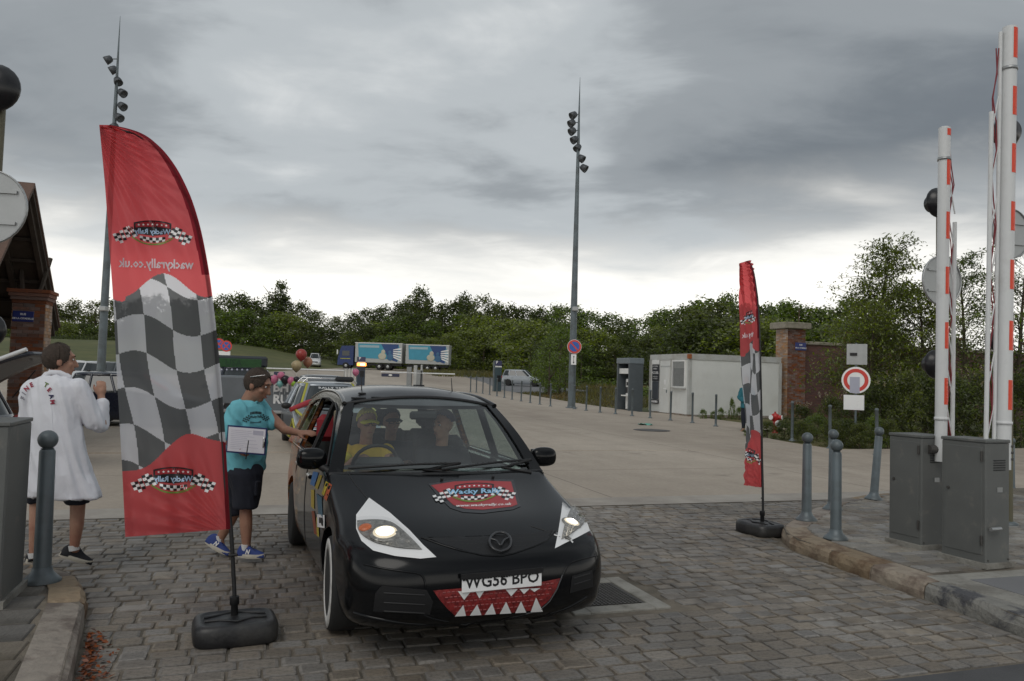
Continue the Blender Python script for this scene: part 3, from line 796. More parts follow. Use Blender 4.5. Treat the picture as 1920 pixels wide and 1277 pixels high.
for i, (px, y, h, wf) in enumerate([(1412, 24.6, .5, 1.2), (1440, 24.2, .55, 1.2), (1470, 24.4, .6, 1.1), (1505, 23.6, .62, 1.2), (1532, 24.4, .8, 1.1), (1562, 22.4, .75, 1.1), (1590, 22.6, .8, 1.1), (1612, 22.0, .7, 1.2), (1640, 22.4, .9, 1.0), (1665, 22.2, .8, 1.1)]):
    shrub(px, 800, y, h, wf, (0, 1, 3, 1)[i % 4], '%s low green bush from the left in the bed below the round sign' % ['first', 'second', 'third', 'fourth', 'fifth', 'sixth', 'seventh', 'eighth', 'ninth', 'tenth'][i], g1)
for i, (px, y, h, wf) in enumerate([(1500, 26.5, 1.0, 1.0), (1560, 25.5, 1.3, .9), (1605, 24.4, 1.5, .8), (1650, 24.0, 1.9, .75), (1690, 23.8, 2.1, .75), (1735, 24.4, 2.2, .75), (1790, 24.0, 2.1, .8), (1850, 24.4, 2.3, .8), (1915, 24, 2.2, .8)]):
    t = shrub(px, 800, y, h, wf, (3, 1, 3)[i % 3], '%s dark bush with pale flower plumes before the brick wall, counting from left' % ['first', 'second', 'third', 'fourth', 'fifth', 'sixth', 'seventh', 'eighth', 'ninth'][i], 'flowering bushes before the brick wall')
    fl = MB(); rr = random.Random(i + 50)
    for k in range(9):
        an = rr.uniform(0, 6.28); q = rr.uniform(.1, .45) * h * wf; zz = h * rr.uniform(.86, 1.06)
        d = Vector((cos(an) * .4, sin(an) * .4, 1)).normalized(); c = Vector((q * cos(an), q * sin(an), zz))
        for s in range(14):
            leaf(fl, c + d * (s / 14 * .17) + Vector((rr.gauss(0, .012), rr.gauss(0, .012), 0)), d, .045, rr)
    tag(fl.build('flower_plume', M('plume', (.42, .36, .24), .8, var=.2, rand=.25, trans=.15), t), kind='stuff')
for px, y, h in [(1318, 33.3, .45), (1338, 33.5, .38), (1352, 34, .5), (1372, 34.6, .9), (1386, 34.3, .55), (1400, 34.6, .5)]:
    shrub(px, 780, y, h, .8 if h < .8 else .35, 0, 'small weed clump growing at the foot of the cabin wall', 'weeds along the cabin wall')
# ------------------------------------------------------------------ buildings
m_brick = M('brick', (0.20, 0.10, 0.07), 0.85, var=0.2, vs=9, bump=0.5, bs=50, rand=0.22, rgb2=(.14, .075, .058), v2s=1.5)
m_bricklit = M('brick_pale_lit', (0.40, 0.27, 0.19), 0.85, var=0.15, vs=9, bump=0.5, bs=50, rand=0.2)  # paler quoin sides, the light on them put into the brick colour
m_mort = M('mortar', (0.22, 0.19, 0.16), 0.95, var=0.15, vs=9)
m_stone = M('coping_stone', (0.30, 0.27, 0.22), 0.85, var=0.2, vs=6, bump=0.5, bs=30, rgb2=(.18, .17, .12), v2s=2)
m_wood = M('dark_timber', (0.055, 0.042, 0.032), 0.8, var=0.25, vs=4, bump=0.3, bs=20)
m_tile = M('roof_tile', (0.13, 0.08, 0.06), 0.8, var=0.25, vs=6, bump=0.5, bs=25)
m_dark = M('near_black', (0.012, 0.012, 0.014), 0.45, var=0.2, vs=8)
m_blueplate = M('enamel_blue', (0.018, 0.03, 0.16), 0.35, var=0.1, vs=5)
m_whitep = M('white_paint', (0.78, 0.78, 0.76), 0.45, var=0.04, vs=5, rgb2=(.62, .61, .58), v2s=1.2, v2=(.55, .8))
m_white = M('white_print', (0.8, 0.8, 0.8), 0.5, var=0.02)
m_black = M('black_print', (0.01, 0.01, 0.012), 0.5, var=0.05)
m_redp = M('red_print', (0.50, 0.03, 0.04), 0.5, var=0.06)
m_grey = M('grey_cabinet', (0.125, 0.13, 0.125), 0.5, var=0.12, vs=2.5, bump=0.08, bs=90, rgb2=(.17, .165, .15), v2s=5, v2=(.58, .68))
m_steel = M('painted_steel_bluegrey', (0.135, 0.165, 0.18), 0.45, 0.2, var=0.12, vs=5, rgb2=(.10, .115, .12), v2s=2)
m_alu = M('aluminium', (0.42, 0.43, 0.43), 0.42, 0.75, var=0.1, vs=4)

def bricks(mb, x0, x1, y, z0, z1, nrm, c=.075, ln=.22, seed=1, t=.02):
    """running-bond face in the plane y (nrm=-1/1, 'y') or x"""
    r = random.Random(seed); z = z0; k = 0
    while z < z1 - .01:
        x = x0 - (ln / 2 if k % 2 else 0)
        while x < x1 - .01:
            a, b_ = max(x, x0), min(x + ln, x1)
            if b_ - a > .03: yield a + .004, b_ - .004, z + .004, min(z + c, z1) - .004, r.uniform(0, .006)
            x += ln
        z += c; k += 1
def brick_pier(t, w, d, h, seed=1, pale=True, name='brick'):
    """mortar core with every brick standing proud of it"""
    MB().box((0, 0, h / 2), (w - .02, d - .02, h - .004)).build('mortar_core', m_mort, t)
    for fa, mt in (('n', m_brick), ('e', m_bricklit if pale else m_brick), ('w', m_bricklit if pale else m_brick)):
        mb = MB()
        L_ = w if fa == 'n' else d
        for a, b_, z0, z1, o in bricks(mb, -L_ / 2, L_ / 2, 0, 0, h, 0, seed=seed):
            if fa == 'n': mb.box(((a + b_) / 2, -d / 2 - o / 2 + .004, (z0 + z1) / 2), (b_ - a, .03 + o, z1 - z0))
            elif fa == 'e': mb.box((w / 2 + o / 2 - .004, (a + b_) / 2, (z0 + z1) / 2), (.03 + o, b_ - a, z1 - z0))
            else: mb.box((-w / 2 - o / 2 + .004, (a + b_) / 2, (z0 + z1) / 2), (.03 + o, b_ - a, z1 - z0))
        tag(mb.build(name, mt, t), kind='stuff')
def brick_mat(name, c1, c2, mort):
    m = bpy.data.materials.new(name); m.use_nodes = True; t = m.node_tree; N = t.nodes; L = t.links; b = N['Principled BSDF']
    tc = N.new('ShaderNodeTexCoord'); mp = N.new('ShaderNodeMapping'); mp.inputs['Rotation'].default_value = (radians(90), 0, 0)
    L.new(tc.outputs['Object'], mp.inputs[0]); br = N.new('ShaderNodeTexBrick'); L.new(mp.outputs[0], br.inputs['Vector'])
    br.inputs['Scale'].default_value = 1; br.inputs['Brick Width'].default_value = .23; br.inputs['Row Height'].default_value = .075; br.inputs['Mortar Size'].default_value = .006
    br.inputs['Color1'].default_value = (*c1, 1); br.inputs['Color2'].default_value = (*c2, 1); br.inputs['Mortar'].default_value = (*mort, 1)
    nz = N.new('ShaderNodeTexNoise'); nz.inputs['Scale'].default_value = .8; nz.inputs['Detail'].default_value = 7; L.new(tc.outputs['Object'], nz.inputs['Vector'])
    mx = N.new('ShaderNodeMixRGB'); mx.blend_type = 'OVERLAY'; mx.inputs[0].default_value = .7; L.new(br.outputs[0], mx.inputs[1]); L.new(nz.outputs[0], mx.inputs[2])
    L.new(mx.outputs[0], b.inputs['Base Color']); b.inputs['Roughness'].default_value = .9
    bp = N.new('ShaderNodeBump'); bp.inputs['Strength'].default_value = .5; bp.inputs['Distance'].default_value = .01; bp.invert = True
    L.new(br.outputs['Fac'], bp.inputs['Height']); L.new(bp.outputs[0], b.inputs['Normal'])
    return m
m_bwall = brick_mat('old_brick_wall', (.13, .055, .045), (.085, .042, .038), (.10, .08, .07))

# gatehouse on the left: gabled roof overhanging a brick pier
gh = thing('gatehouse', 'brick gatehouse with an overhanging timber gable roof at the left edge', 'building', W2(-5.6, 19.0), AG)
mb = MB(); mb.box((-3.5, 0, 1.4), (6.6, 4.2, 2.8)); mb.prism([(-2.1, 2.8), (2.1, 2.8), (0, 4.75)], lambda u, v, h: Vector((-.2 - h, u, v)), .25)
mb.build('wall', m_bwall, gh)
def zr(bq): return 5.38 - abs(bq) * .927
for s in (1, -1):
    mb = MB(); e_ = 3.05
    mb.prism([(0, 5.38), (s * e_, zr(e_)), (s * e_, zr(e_) + .10), (0, 5.50)], lambda u, v, h: Vector((1.05 - h, u, v)), 9.0)
    rf = mb.build('roof', m_wood, gh)
    mb = MB(); mb.prism([(0, 5.504), (s * (e_ + .03), zr(e_) + .076), (s * (e_ + .03), zr(e_) + .16), (0, 5.59)], lambda u, v, h: Vector((1.08 - h, u, v)), 9.06)
    mb.build('roof_covering', m_tile, rf)
    for k in range(4):
        x = .98 - k * .62
        mb = MB(); mb.prism([(s * .1, zr(.1) - .16), (s * (e_ - .02), zr(e_ - .02) - .16), (s * (e_ - .02), zr(e_ - .02) - .003), (s * .1, zr(.1) - .003)], lambda u, v, h: Vector((x - h, u, v)), .10)
        mb.build('rafter', m_wood, rf)
    for k in range(6):
        q = .45 + k * .46
        MB().box((.2, s * q, zr(q) - .05), (1.5, .09, .07)).build('purlin', m_wood, rf)
pier = [W2(-4.78, 20.5)]
t = thing('gate_pier', 'brick pier with corbelled cap and blue street plate at the far left', 'pier', pier[0], AG)
brick_pier(t, .65, .6, 3.1, 2)
mb = MB()
for k, (g, z) in enumerate(((.02, 3.12), (.05, 3.2), (.08, 3.28), (.11, 3.36))): mb.rbox((0, 0, z), (.65 + 2 * g, .6 + 2 * g, .078), .006)
mb.build('corbel_cap', m_brick, t)
def street_plate(t, c, w=.42, h=.24, mx=None, lines=('RUE', 'DE LA CITADELLE')):
    p = MB().rbox(c, (w, .02, h), .008).build('street_plate', m_blueplate, t)
    mb = MB()
    lettering(mb, lines[0], lambda u, v: Vector((c[0] + u, c[1] - .0125, c[2] + h * .2 + v)), h * .26, off=.002)
    lettering(mb, lines[1], lambda u, v: Vector((c[0] + u, c[1] - .0125, c[2] - h * .2 + v)), h * .22, off=.002)
    mb.build('lettering', m_white, p)
street_plate(t, (-.1, -.33, 2.78))
for s in (-1, 1):
    mb = MB(); mb.tube([(.18 * s - .05, 0, 3.4), (.18 * s - .05 + s * .05, .1, 3.7), (.3 * s - .05, .25, 4.2)], [.05, .05, .05], 6, sm=False); mb.build('strut', m_wood, t)

# brick gate pillar and garden wall on the right
def place_ab(px, py, y): return AB(PY(px, py, y))
t = thing('brick_pillar', 'red brick gate pillar with a flat stone cap beside the white cabin', 'pillar', W2(24.15, 30.75, .22), AG)
PW_, PD_, PH_ = .98, .85, 4.15
brick_pier(t, PW_, PD_, PH_, 5)
MB().rbox((-.02, 0, PH_ + .16), (PW_ + .44, PD_ + .4, .30), .03).build('cap', m_stone, t)
street_plate(t, (.22, -PD_ / 2 - .02, 3.35), .62, .36)
MB().cyl((.45, 0, PH_ + .3), (.47, 0, PH_ + 1.0), .02, n=6).build('iron_rod', m_tile, t)
pl_ab = AB(t.location)
wl_ = thing('garden_wall', 'long weathered dark red brick wall running right from the gate pillar', 'wall', W2(pl_ab[0] + .56, pl_ab[1] + .1, .2), AG)
MB().box((13, .2, 1.75), (26, .4, 3.5)).build('masonry', m_bwall, wl_)
mb = MB(); mb.rbox((13, .2, 3.58), (26, .56, .16), .03); mb.build('coping', m_stone, wl_)
MB().box((3.4, .2, 3.35), (1.0, .52, .24)).build('pier_shoulder', m_bwall, wl_)
for k in range(4):
    q = MB().box((3.4 + k * 6, .1, 2.05), (.9, .6, 4.1)).build('buttress', m_bwall, wl_)
    MB().rbox((3.4 + k * 6, .1, 4.17), (1.05, .75, .13), .03).build('cap', m_brick, q)

# white site cabin
CB = W2(18.45, 30.3); cz = .2
cabin = thing('site_cabin', 'white modular cabin with a barred window and a black notice panel', 'cabin', (CB.x, CB.y, cz), AG)
CWd, CDp, CH_ = 4.85, 3.6, 2.82
m_cab = M('cabin_panel', (.68, .69, .67), .5, var=.06, vs=1.2, rgb2=(.60, .60, .57), v2s=.7, v2=(.5, .75))
m_cabf = M('cabin_frame', (.46, .47, .46), .5, var=.06, vs=2, rgb2=(.38, .37, .34), v2s=1.2)
MB().box((CWd / 2, CDp / 2, CH_ / 2), (CWd - .06, CDp - .06, CH_ - .06)).build('wall', m_cab, cabin)
mb = MB()
mb.box((CWd / 2, CDp / 2, CH_ - .13), (CWd, CDp, .26)); mb.build('roof_frame', m_cabf, cabin)
MB().box((CWd / 2, CDp / 2, .06), (CWd, CDp, .12)).build('base_frame', M('rusty_frame', (.19, .14, .10), .7, rgb2=(.3, .29, .27), v2s=3), cabin)
for x, y in ((.05, .05), (CWd - .05, .05), (.05, CDp - .05), (CWd - .05, CDp - .05)):
    MB().box((x, y, CH_ / 2 - .07), (.14, .14, CH_ - .4)).build('corner_post', m_cabf, cabin)
MB().rbox((-.005, -.005, CH_ - .13), (.16, .16, .2), .01).build('lifting_corner', M('rust_orange', (.33, .10, .03), .7, var=.3, vs=12), cabin)
for k in (1.62,):
    MB().box((.022, k, CH_ / 2), (.05, .06, CH_ - .3)).build('seam', m_cabf, cabin)
# barred window on the wall facing the plaza
wn_ = MB()
for c, d in (((0, .86, 1.32), (.09, 1.12, .07)), ((0, .86, 2.5), (.09, 1.12, .07)), ((0, .33, 1.91), (.09, .07, 1.12)), ((0, 1.39, 1.91), (.09, .07, 1.12))): wn_.box(c, d)
wn_ = wn_.build('window', m_whitep, cabin)
MB().box((.012, .86, 1.91), (.02, 1.0, 1.12)).build('pane', M('shutter_dim', (.16, .17, .17), .25, var=.1, vs=3), wn_)
MB().box((-.0, .86, 2.32), (.03, 1.0, .3)).build('blind', M('blind_grey', (.34, .35, .34), .6), wn_)
for k in range(13): MB().cyl((-.06, .40 + k * .077, 1.34), (-.06, .40 + k * .077, 2.48), .011, n=6).build('bar', m_alu, wn_)
MB().box((-.05, .86, 1.27), (.14, 1.16, .05)).build('sill', m_cabf, wn_)
dr_ = MB().box((.0, 2.12, 1.15), (.08, .78, 2.1)).build('door', m_cab, cabin)
MB().box((-.05, 1.86, 1.1), (.05, .03, .14)).build('handle', m_steel, dr_)
MB().box((-.045, 2.05, 1.52), (.004, .16, .22)).build('notice', m_white, dr_)
MB().box((-.045, 2.05, 1.22), (.004, .26, .05)).build('notice', m_white, dr_)
MB().box((.02, 2.12, 2.26), (.03, .9, .05)).build('lintel', m_cabf, cabin)
m_panel = M('notice_black', (.03, .032, .038), .45, var=.1, vs=6)
pn = MB().rbox((-.02, 2.98, 1.95), (.05, .62, .78), .01).build('notice_panel', m_panel, cabin)
MB().rbox((-.02, 2.98, 1.12), (.05, .56, .84), .01).build('notice_board', M('notice_slate', (.06, .068, .08), .4, var=.12, vs=4), cabin)
MB().rbox((-.02, 3.0, .58), (.05, .66, .2), .01).build('pictogram_strip', m_panel, cabin)
mb = MB(); mx_ = lambda yy, zz: (lambda u, v: Vector((-.0475, yy - u, zz + v)))
lettering(mb, 'LA CITADELLE', mx_(2.98, 2.26), .085, off=.001); lettering(mb, 'BUREAU', mx_(2.98, 2.14), .095, off=.001)
lettering(mb, 'ACCUEIL', mx_(2.98, 1.95), .16, off=.004); lettering(mb, 'INFORMATION', mx_(2.98, 1.76), .07); lettering(mb, 'STATIONNEMENT', mx_(2.98, 1.67), .065)
mb.build('lettering', m_white, pn)
mb = MB()
for k in range(5): mb.box((-.047, 2.76 + k * .12, .58), (.004, .07 + .02 * (k % 2), .1))
mb.build('pictogram', m_white, cabin)
MB().box((-.03, 2.98, 2.46), (.03, .64, .2)).build('notice_header', m_whitep, cabin)

# ticket booth beside the cabin
kb = thing('pay_station', 'dark grey open-fronted pay station booth with a white ticket machine', 'kiosk', W2(17.75, 34.72, .22), AG)
m_kio = M('kiosk_slate', (.085, .10, .11), .4, var=.1, vs=3)
MB().box((.4, 0, 1.2), (.06, 1.3, 2.4)).build('back_panel', m_kio, kb)
for s in (-1, 1): MB().rbox((.05, s * .62, 1.2), (.76, .12, 2.4), .01).build('side_panel', m_kio, kb)
MB().rbox((.05, 0, 2.48), (.8, 1.42, .28), .02).build('canopy', M('kiosk_top', (.16, .19, .21), .4, var=.1), kb)
MB().box((-.1, 0, 1.98), (.3, 1.12, .26)).build('sign_board', m_whitep, kb)
mc = MB().rbox((.12, -.14, .85), (.4, .62, 1.5), .03).build('ticket_machine', m_whitep, kb)
MB().box((-.09, -.05, 1.36), (.03, .2, .16)).build('screen', m_dark, mc); MB().box((-.09, .02, 1.05), (.03, .16, .3)).build('keypad', m_dark, mc)
MB().box((-.09, -.3, 1.22), (.03, .12, .34)).build('slot_panel', m_blueplate, mc)
MB().box((-.14, -.1, .78), (.24, .8, .06)).build('shelf', m_whitep, kb)
# ------------------------------------------------------------------ masts
def mast(px, y, ytop, pxtop, lamps, label, sign=False):
    p = PY(px, 700, y); z0 = T(y); top = PY(pxtop, ytop, y).z - z0
    t = thing('floodlight_mast', label, 'mast', (p.x, y, z0), 0, 'floodlight masts')
    mb = MB(); mb.lathe([(.19, 0), (.165, top * .3), (.11, top * .6), (.075, top * .8), (.035, top * .92), (.008, top)], 16)
    mb.build('pole', m_steel, t)
    MB().lathe([(.3, 0), (.3, .03), (.21, .035), (.21, .12)], 16).build('foot_plate', m_steel, t)
    MB().box((.0, -.18, .95), (.12, .05, .5)).build('service_hatch', m_steel, t)
    for lx, ly in lamps:
        q = PY(lx, ly, y) - Vector((p.x, y, z0)); s = 1 if q.x > 0 else -1
        ax = Vector((0, 0, q.z + .05))
        lm = MB().tube([ax, Vector((q.x * .75, -.02, q.z + .03))], .025, 6).build('lamp_bracket', m_steel, t)
        d = Vector((s * .75 if abs(q.x) > .15 else s * .35, -.25, -.55)).normalized()
        mx = d.to_track_quat('Z', 'Y').to_matrix().to_4x4()
        MB().lathe([(.07, -.2), (.15, -.15), (.19, .02), (.2, .15), (.17, .15), (.15, .1), (.02, .08)], 12, q, mx=mx).build('floodlight', M('lamp_grey', (.075, .082, .09), .45, .3, var=.15), t)
    MB().rbox((.05, -.14, PY(pxtop, 580, y).z - z0), (.3, .3, .22), .03).build('sensor_box', m_alu, t)
    return t
mc_ = mast(1073, 38.9, 145, 1088, [(1075, 216), (1072, 231), (1073, 246), (1077, 262), (1083, 277), (1090, 297), (1095, 315)], 'tall tapering grey floodlight mast carrying a round no-parking sign')
ml_ = mast(189, 36.0, 30, 221, [(203, 112), (212, 131), (221, 152), (229, 174), (229, 199), (223, 220), (214, 238)], 'tall tapering grey floodlight mast rising behind the big red feather flag')
# no parking sign on the mast
def disc(mb, c, r, th, mi=0, n=28, r0=0.0, ax='y'):
    prof = [(r0, -th / 2), (r, -th / 2), (r, th / 2), (r0, th / 2)]
    mb.lathe(prof, n, c, mi, False, False, Matrix.Rotation(radians(90), 4, 'X'))
    if r0 == 0: pass
m_sred = M('sign_red', (.62, .045, .03), .3, var=.03, spec=.6); m_sblue = M('sign_blue', (.03, .12, .46), .3, var=.03); m_swhite = M('sign_white', (.86, .86, .86), .3, var=.01)
q = PY(1077, 650, 38.55)
sg = thing('no_parking_sign', 'round red-rimmed blue no-parking sign with a small white plate on the central mast', 'sign', q)
mb = MB(); disc(mb, (0, 0, 0), .335, .02); mb.build('rim', m_sred, sg)
mb = MB(); disc(mb, (0, -.013, 0), .245, .006); mb.build('face', m_sblue, sg)
MB().box((0, -.02, 0), (.5, .006, .07), mx=Matrix.Rotation(radians(48), 4, 'Y')).build('bar', m_sred, sg)
mb = MB(); disc(mb, (0, .004, 0), .352, .012); mb.build('border', m_swhite, sg)
pt = MB().rbox((-.02, 0, -.64), (.26, .02, .52), .01).build('plate', m_swhite, sg)
mb = MB(); mb.add([(-.02, -.0125, -.44), (-.07, -.0125, -.52), (.03, -.0125, -.52)], [(0, 1, 2)]); mb.add([(-.02, -.0125, -.84), (-.07, -.0125, -.76), (.03, -.0125, -.76)], [(0, 2, 1)])
mb.box((-.02, -.0125, -.64), (.025, .004, .26)); mb.build('arrow', m_black, pt)
MB().box((0, .1, 0), (.08, .2, .5)).build('bracket', m_steel, sg)

# ------------------------------------------------------------------ bollards
def bollard_slim():
    t = thing('bollard', 'x', 'bollard', group='slim bollards along the plaza edge')
    MB().lathe([(.042, 0), (.042, 1.10), (.048, 1.105), (.048, 1.15), (.03, 1.17), (.001, 1.172)], 12, cap=False).build('post', m_steel, t)
    MB().lathe([(.10, 0), (.10, .015), (.055, .035), (.042, .09)], 12).build('foot', m_steel, t)
    return t
BX = [(882, 735.5), (893, 736), (905, 738), (918, 740.5), (931.7, 743), (945.6, 746), (960, 749.3), (977, 752.5), (994, 755.5), (1012, 758.5), (1032, 762), (1077, 767), (1099, 770), (1125, 773.5), (1154, 776.5), (1185, 780), (1219, 784), (1257, 788.3), (1298, 793), (1342, 799.5), (1393, 807), (1485, 827), (1556, 841), (1644, 853)]
proto = bollard_slim()
nm = {882: 'slim grey bollard farthest away in the row, just right of the car roof', 931.7: 'slim grey bollard standing in front of the dark pay totem', 1077: 'slim grey bollard half hidden by the foot of the central mast', 1154: 'slim grey bollard in front of the pay station booth', 1185: 'slim grey bollard between the pay station and the cabin', 1219: 'slim grey bollard in front of the cabin door', 1257: 'slim grey bollard below the barred cabin window', 1298: 'slim grey bollard at the near corner of the white cabin', 1342: 'slim grey bollard before the long blank cabin wall', 1393: 'slim grey bollard beside the distant feather flag', 1485: 'slim grey bollard in front of the brick pillar by the hydrant', 1556: 'slim grey bollard among the bushes left of the round sign', 1644: 'slim grey bollard among the bushes right of the round sign'}
ORD = ['second', 'third', 'fourth', 'fifth', 'sixth', 'seventh', 'eighth', 'ninth', 'tenth', 'eleventh', 'twelfth', 'thirteenth', 'fourteenth', 'fifteenth'] + ['later'] * 12
for i, (px, py) in enumerate(BX):
    o = proto if i == 0 else copy_tree(proto)
    p = GT(px, py); o.location = p; o.rotation_euler = (rnd.uniform(-.012, .012), rnd.uniform(-.012, .012), 0)
    o['label'] = nm.get(px, '%s slim grey bollard of the row counting from the far end' % ORD[max(0, i - 1)])
def bollard_ball():
    t = thing('ball_bollard', 'x', 'bollard', group='ball-topped bollards on the pavements')
    MB().lathe([(.062, 0), (.058, .06), (.052, .90), (.045, .915)], 18).build('post', m_steel, t)
    MB().lathe([(.125, 0), (.125, .012), (.10, .035), (.072, .065), (.062, .10)], 20).build('foot', m_steel, t)
    MB().lathe([(.03, .90), (.042, .925)], 14).build('neck', m_steel, t)
    MB().ell((0, 0, .985), (.066, .066, .066), 18, 12).build('ball', m_steel, t)
    return t
proto = bollard_ball()
for i, (px, py, lean, lb, sc) in enumerate([(78, 1090, -.012, 'ball-topped grey bollard on the left pavement in front of the man in white', 1.06), (1512, 975, 0, 'ball-topped grey bollard nearest the distant flag base at the kerb tip', 1.0), (1567, 1010, 0, 'nearest ball-topped grey bollard of the right pavement group', 1.0), (1561, 955, 0, 'ball-topped grey bollard mostly hidden behind the nearest one', 1.0), (1638, 936, .075, 'leaning ball-topped grey bollard beside the far grey barrier cabinet', 1.0), (1897, 922, 0, 'ball-topped grey bollard behind the near barrier arm at the right edge', .9)]):
    o = proto if i == 0 else copy_tree(proto)
    o.location = GZ(px, py, PZ if i < 5 else .0); o['label'] = lb; o.rotation_euler = (0, lean, 0); o.scale = (sc, sc, sc)

# ------------------------------------------------------------------ lane barriers
def cabinet(loc, rz, w, d, h, label, latch=True):
    t = thing('barrier_cabinet', label, 'cabinet', loc, rz, 'barrier cabinets')
    MB().rbox((0, 0, h / 2), (w, d, h), .012).build('housing', m_grey, t)
    MB().rbox((0, 0, h + .012), (w + .012, d + .012, .03), .006).build('lid', m_grey, t)
    dd = MB().rbox((-w / 2 - .002, 0, h * .53), (.008, d - .07, h * .86), .003).build('door', m_grey, t)
    MB().cyl((-w / 2 - .02, d * .32, h * .6), (-w / 2, d * .32, h * .6), .014, n=8).build('lock', m_iron, dd)
    MB().box((0, 0, .02), (w + .05, d + .05, .05)).build('plinth', m_ccut, t)
    for z in (.2, h * .85): MB().cyl((-w / 2 - .012, -d * .42, z), (-w / 2 - .012, -d * .42, z + .09), .011, n=8).build('hinge', m_iron, dd)
    for k in range(5): MB().rbox((w * .05, -d / 2 - .003, h * .78 + k * .022), (w * .5, .006, .009), .002).build('vent_slot', m_dark, t)
    MB().box((.02, -d / 2 - .003, h * .62), (.07, .004, .045)).build('label_plate', m_alu, t)
    for sx in (-1, 1): MB().cyl((sx * w * .42, -d / 2 - .006, h * .06), (sx * w * .42, -d / 2, h * .06), .009, n=8).build('screw', m_iron, t)
    return t
c1 = cabinet(W2(6.58, 5.68, PZ), AG + radians(4), .32, .46, 1.14, 'tall grey barrier cabinet nearest the camera on the right pavement')
c2 = cabinet(W2(6.66, 6.42, PZ), AG + radians(4), .38, .40, 1.12, 'tall grey barrier cabinet behind the nearest one on the right pavement')
c3 = cabinet(W2(-1.73, 6.24, PZ), AG, .5, .55, 1.19, 'grey barrier cabinet cut by the left edge of the picture')
m_refl = M('reflective_red', (.82, .075, .03), .3, var=.05, vs=12, bump=.3, bs=60)
m_wire = M('red_cable', (.24, .03, .04), .5, var=.1)
m_boom = M('boom_white', (.70, .71, .71), .4, var=.05, vs=3, rgb2=(.55, .55, .53), v2s=2, v2=(.55, .75))
def boom(base, topz, z0, r, stripes, label, side, lean):
    """raised boom of a lifting gate with its folded hanging grille"""
    t = thing('lifting_gate', label, 'barrier', base, AG, 'raised barrier arms', rot=(0, lean, AG))
    L_ = topz - z0
    MB().cyl((0, 0, 0), (0, 0, L_), r, n=24).build('boom', m_boom, t)
    MB().lathe([(r * .9, L_), (r * .6, L_ + .012), (.001, L_ + .014)], 20, cap=False).build('end_cap', m_boom, t)
    for za, zb in stripes:
        mb = MB(); n = 6; va = [radians(lerp(-112, -38, k / n)) for k in range(n + 1)]
        R_ = [[Vector((cos(a) * (r + .002), sin(a) * (r + .002), z)) for a in va] for z in (za, zb)]
        mb.rings(R_, cap=False, close=False); mb.build('reflective_strip', m_refl, t)
    for z in (L_ * .90, .42):
        mb = MB(); mb.lathe([(r, z), (r + .008, z), (r + .008, z + .03), (r, z + .03)], 20, cap=False); mb.build('clamp', m_alu if z > 1 else m_boom, t)
    for k in range(3): MB().cyl((r * .5, -r * .8, .1 + k * .06), (r * .6, -r * 1.12, .1 + k * .06), .012, n=8).build('bolt', m_iron, t)
    # hanging grille, folded flat against the arm
    for dx, za, zb, rr in ((side * .085, .28, L_ - .05, .018), (side * .185, -.25 if side < 0 else .1, L_ * .72 if side > 0 else L_ * .8, .021)):
        MB().cyl((dx, .03, za), (dx * 1.0, .03, zb), rr, n=10).build('grille_rail', m_boom, t)
    n = 7
    for k in range(n):
        z = lerp(.35, L_ * .78, k / (n - 1))
        MB().cyl((side * .085, .03, z + .3), (side * .185, .03, z - .12), .0075, n=6).build('grille_link', m_boom, t)
    for o in (.0, .012):
        pts = [Vector((side * (.10 + .07 * (.5 + .5 * sin(k * 1.9 + o * 60))), .03 + o, lerp(.05, L_ * .95, k / 16))) for k in range(17)]
        MB().tube(pts, .006, 5).build('cable', m_wire, t)
    if side < 0:
        MB().cyl((side * .185, .03, -.37), (side * .185, .03, -.24), .014, n=8).build('rail_foot', m_iron, t)
    MB().cyl((-.02, .02, .12), (-.14 * 1.0, .02, .12), .045, n=12).build('pivot', m_iron, t)
    return t
pa = W2(6.69, 6.2); pb = W2(6.78, 5.52)
boom(Vector((4.40, 8.0, 1.02)), 4.47, 1.02, .058, [(a, b) for a, b in ((3.36, 3.43), (2.84, 3.12), (2.28, 2.56), (1.71, 1.99), (1.15, 1.42), (.58, .85))], 'white raised barrier arm with red reflective strips, the farther of two', 1, .010)
boom(Vector((4.66, 7.4, 1.02)), 5.28, 1.02, .064, [(a, b) for a, b in ((3.94, 4.24), (3.38, 3.66), (2.82, 3.1), (2.26, 2.54), (1.70, 1.98), (1.12, 1.40), (.56, .84))], 'white raised barrier arm with red reflective strips, nearest at the right edge', -1, .020)
# a lever on the near cabinet
MB().cyl((-.15, -.27, .36), (-.02, -.27, .36), .018, n=8).build('release_lever', m_alu, c1)
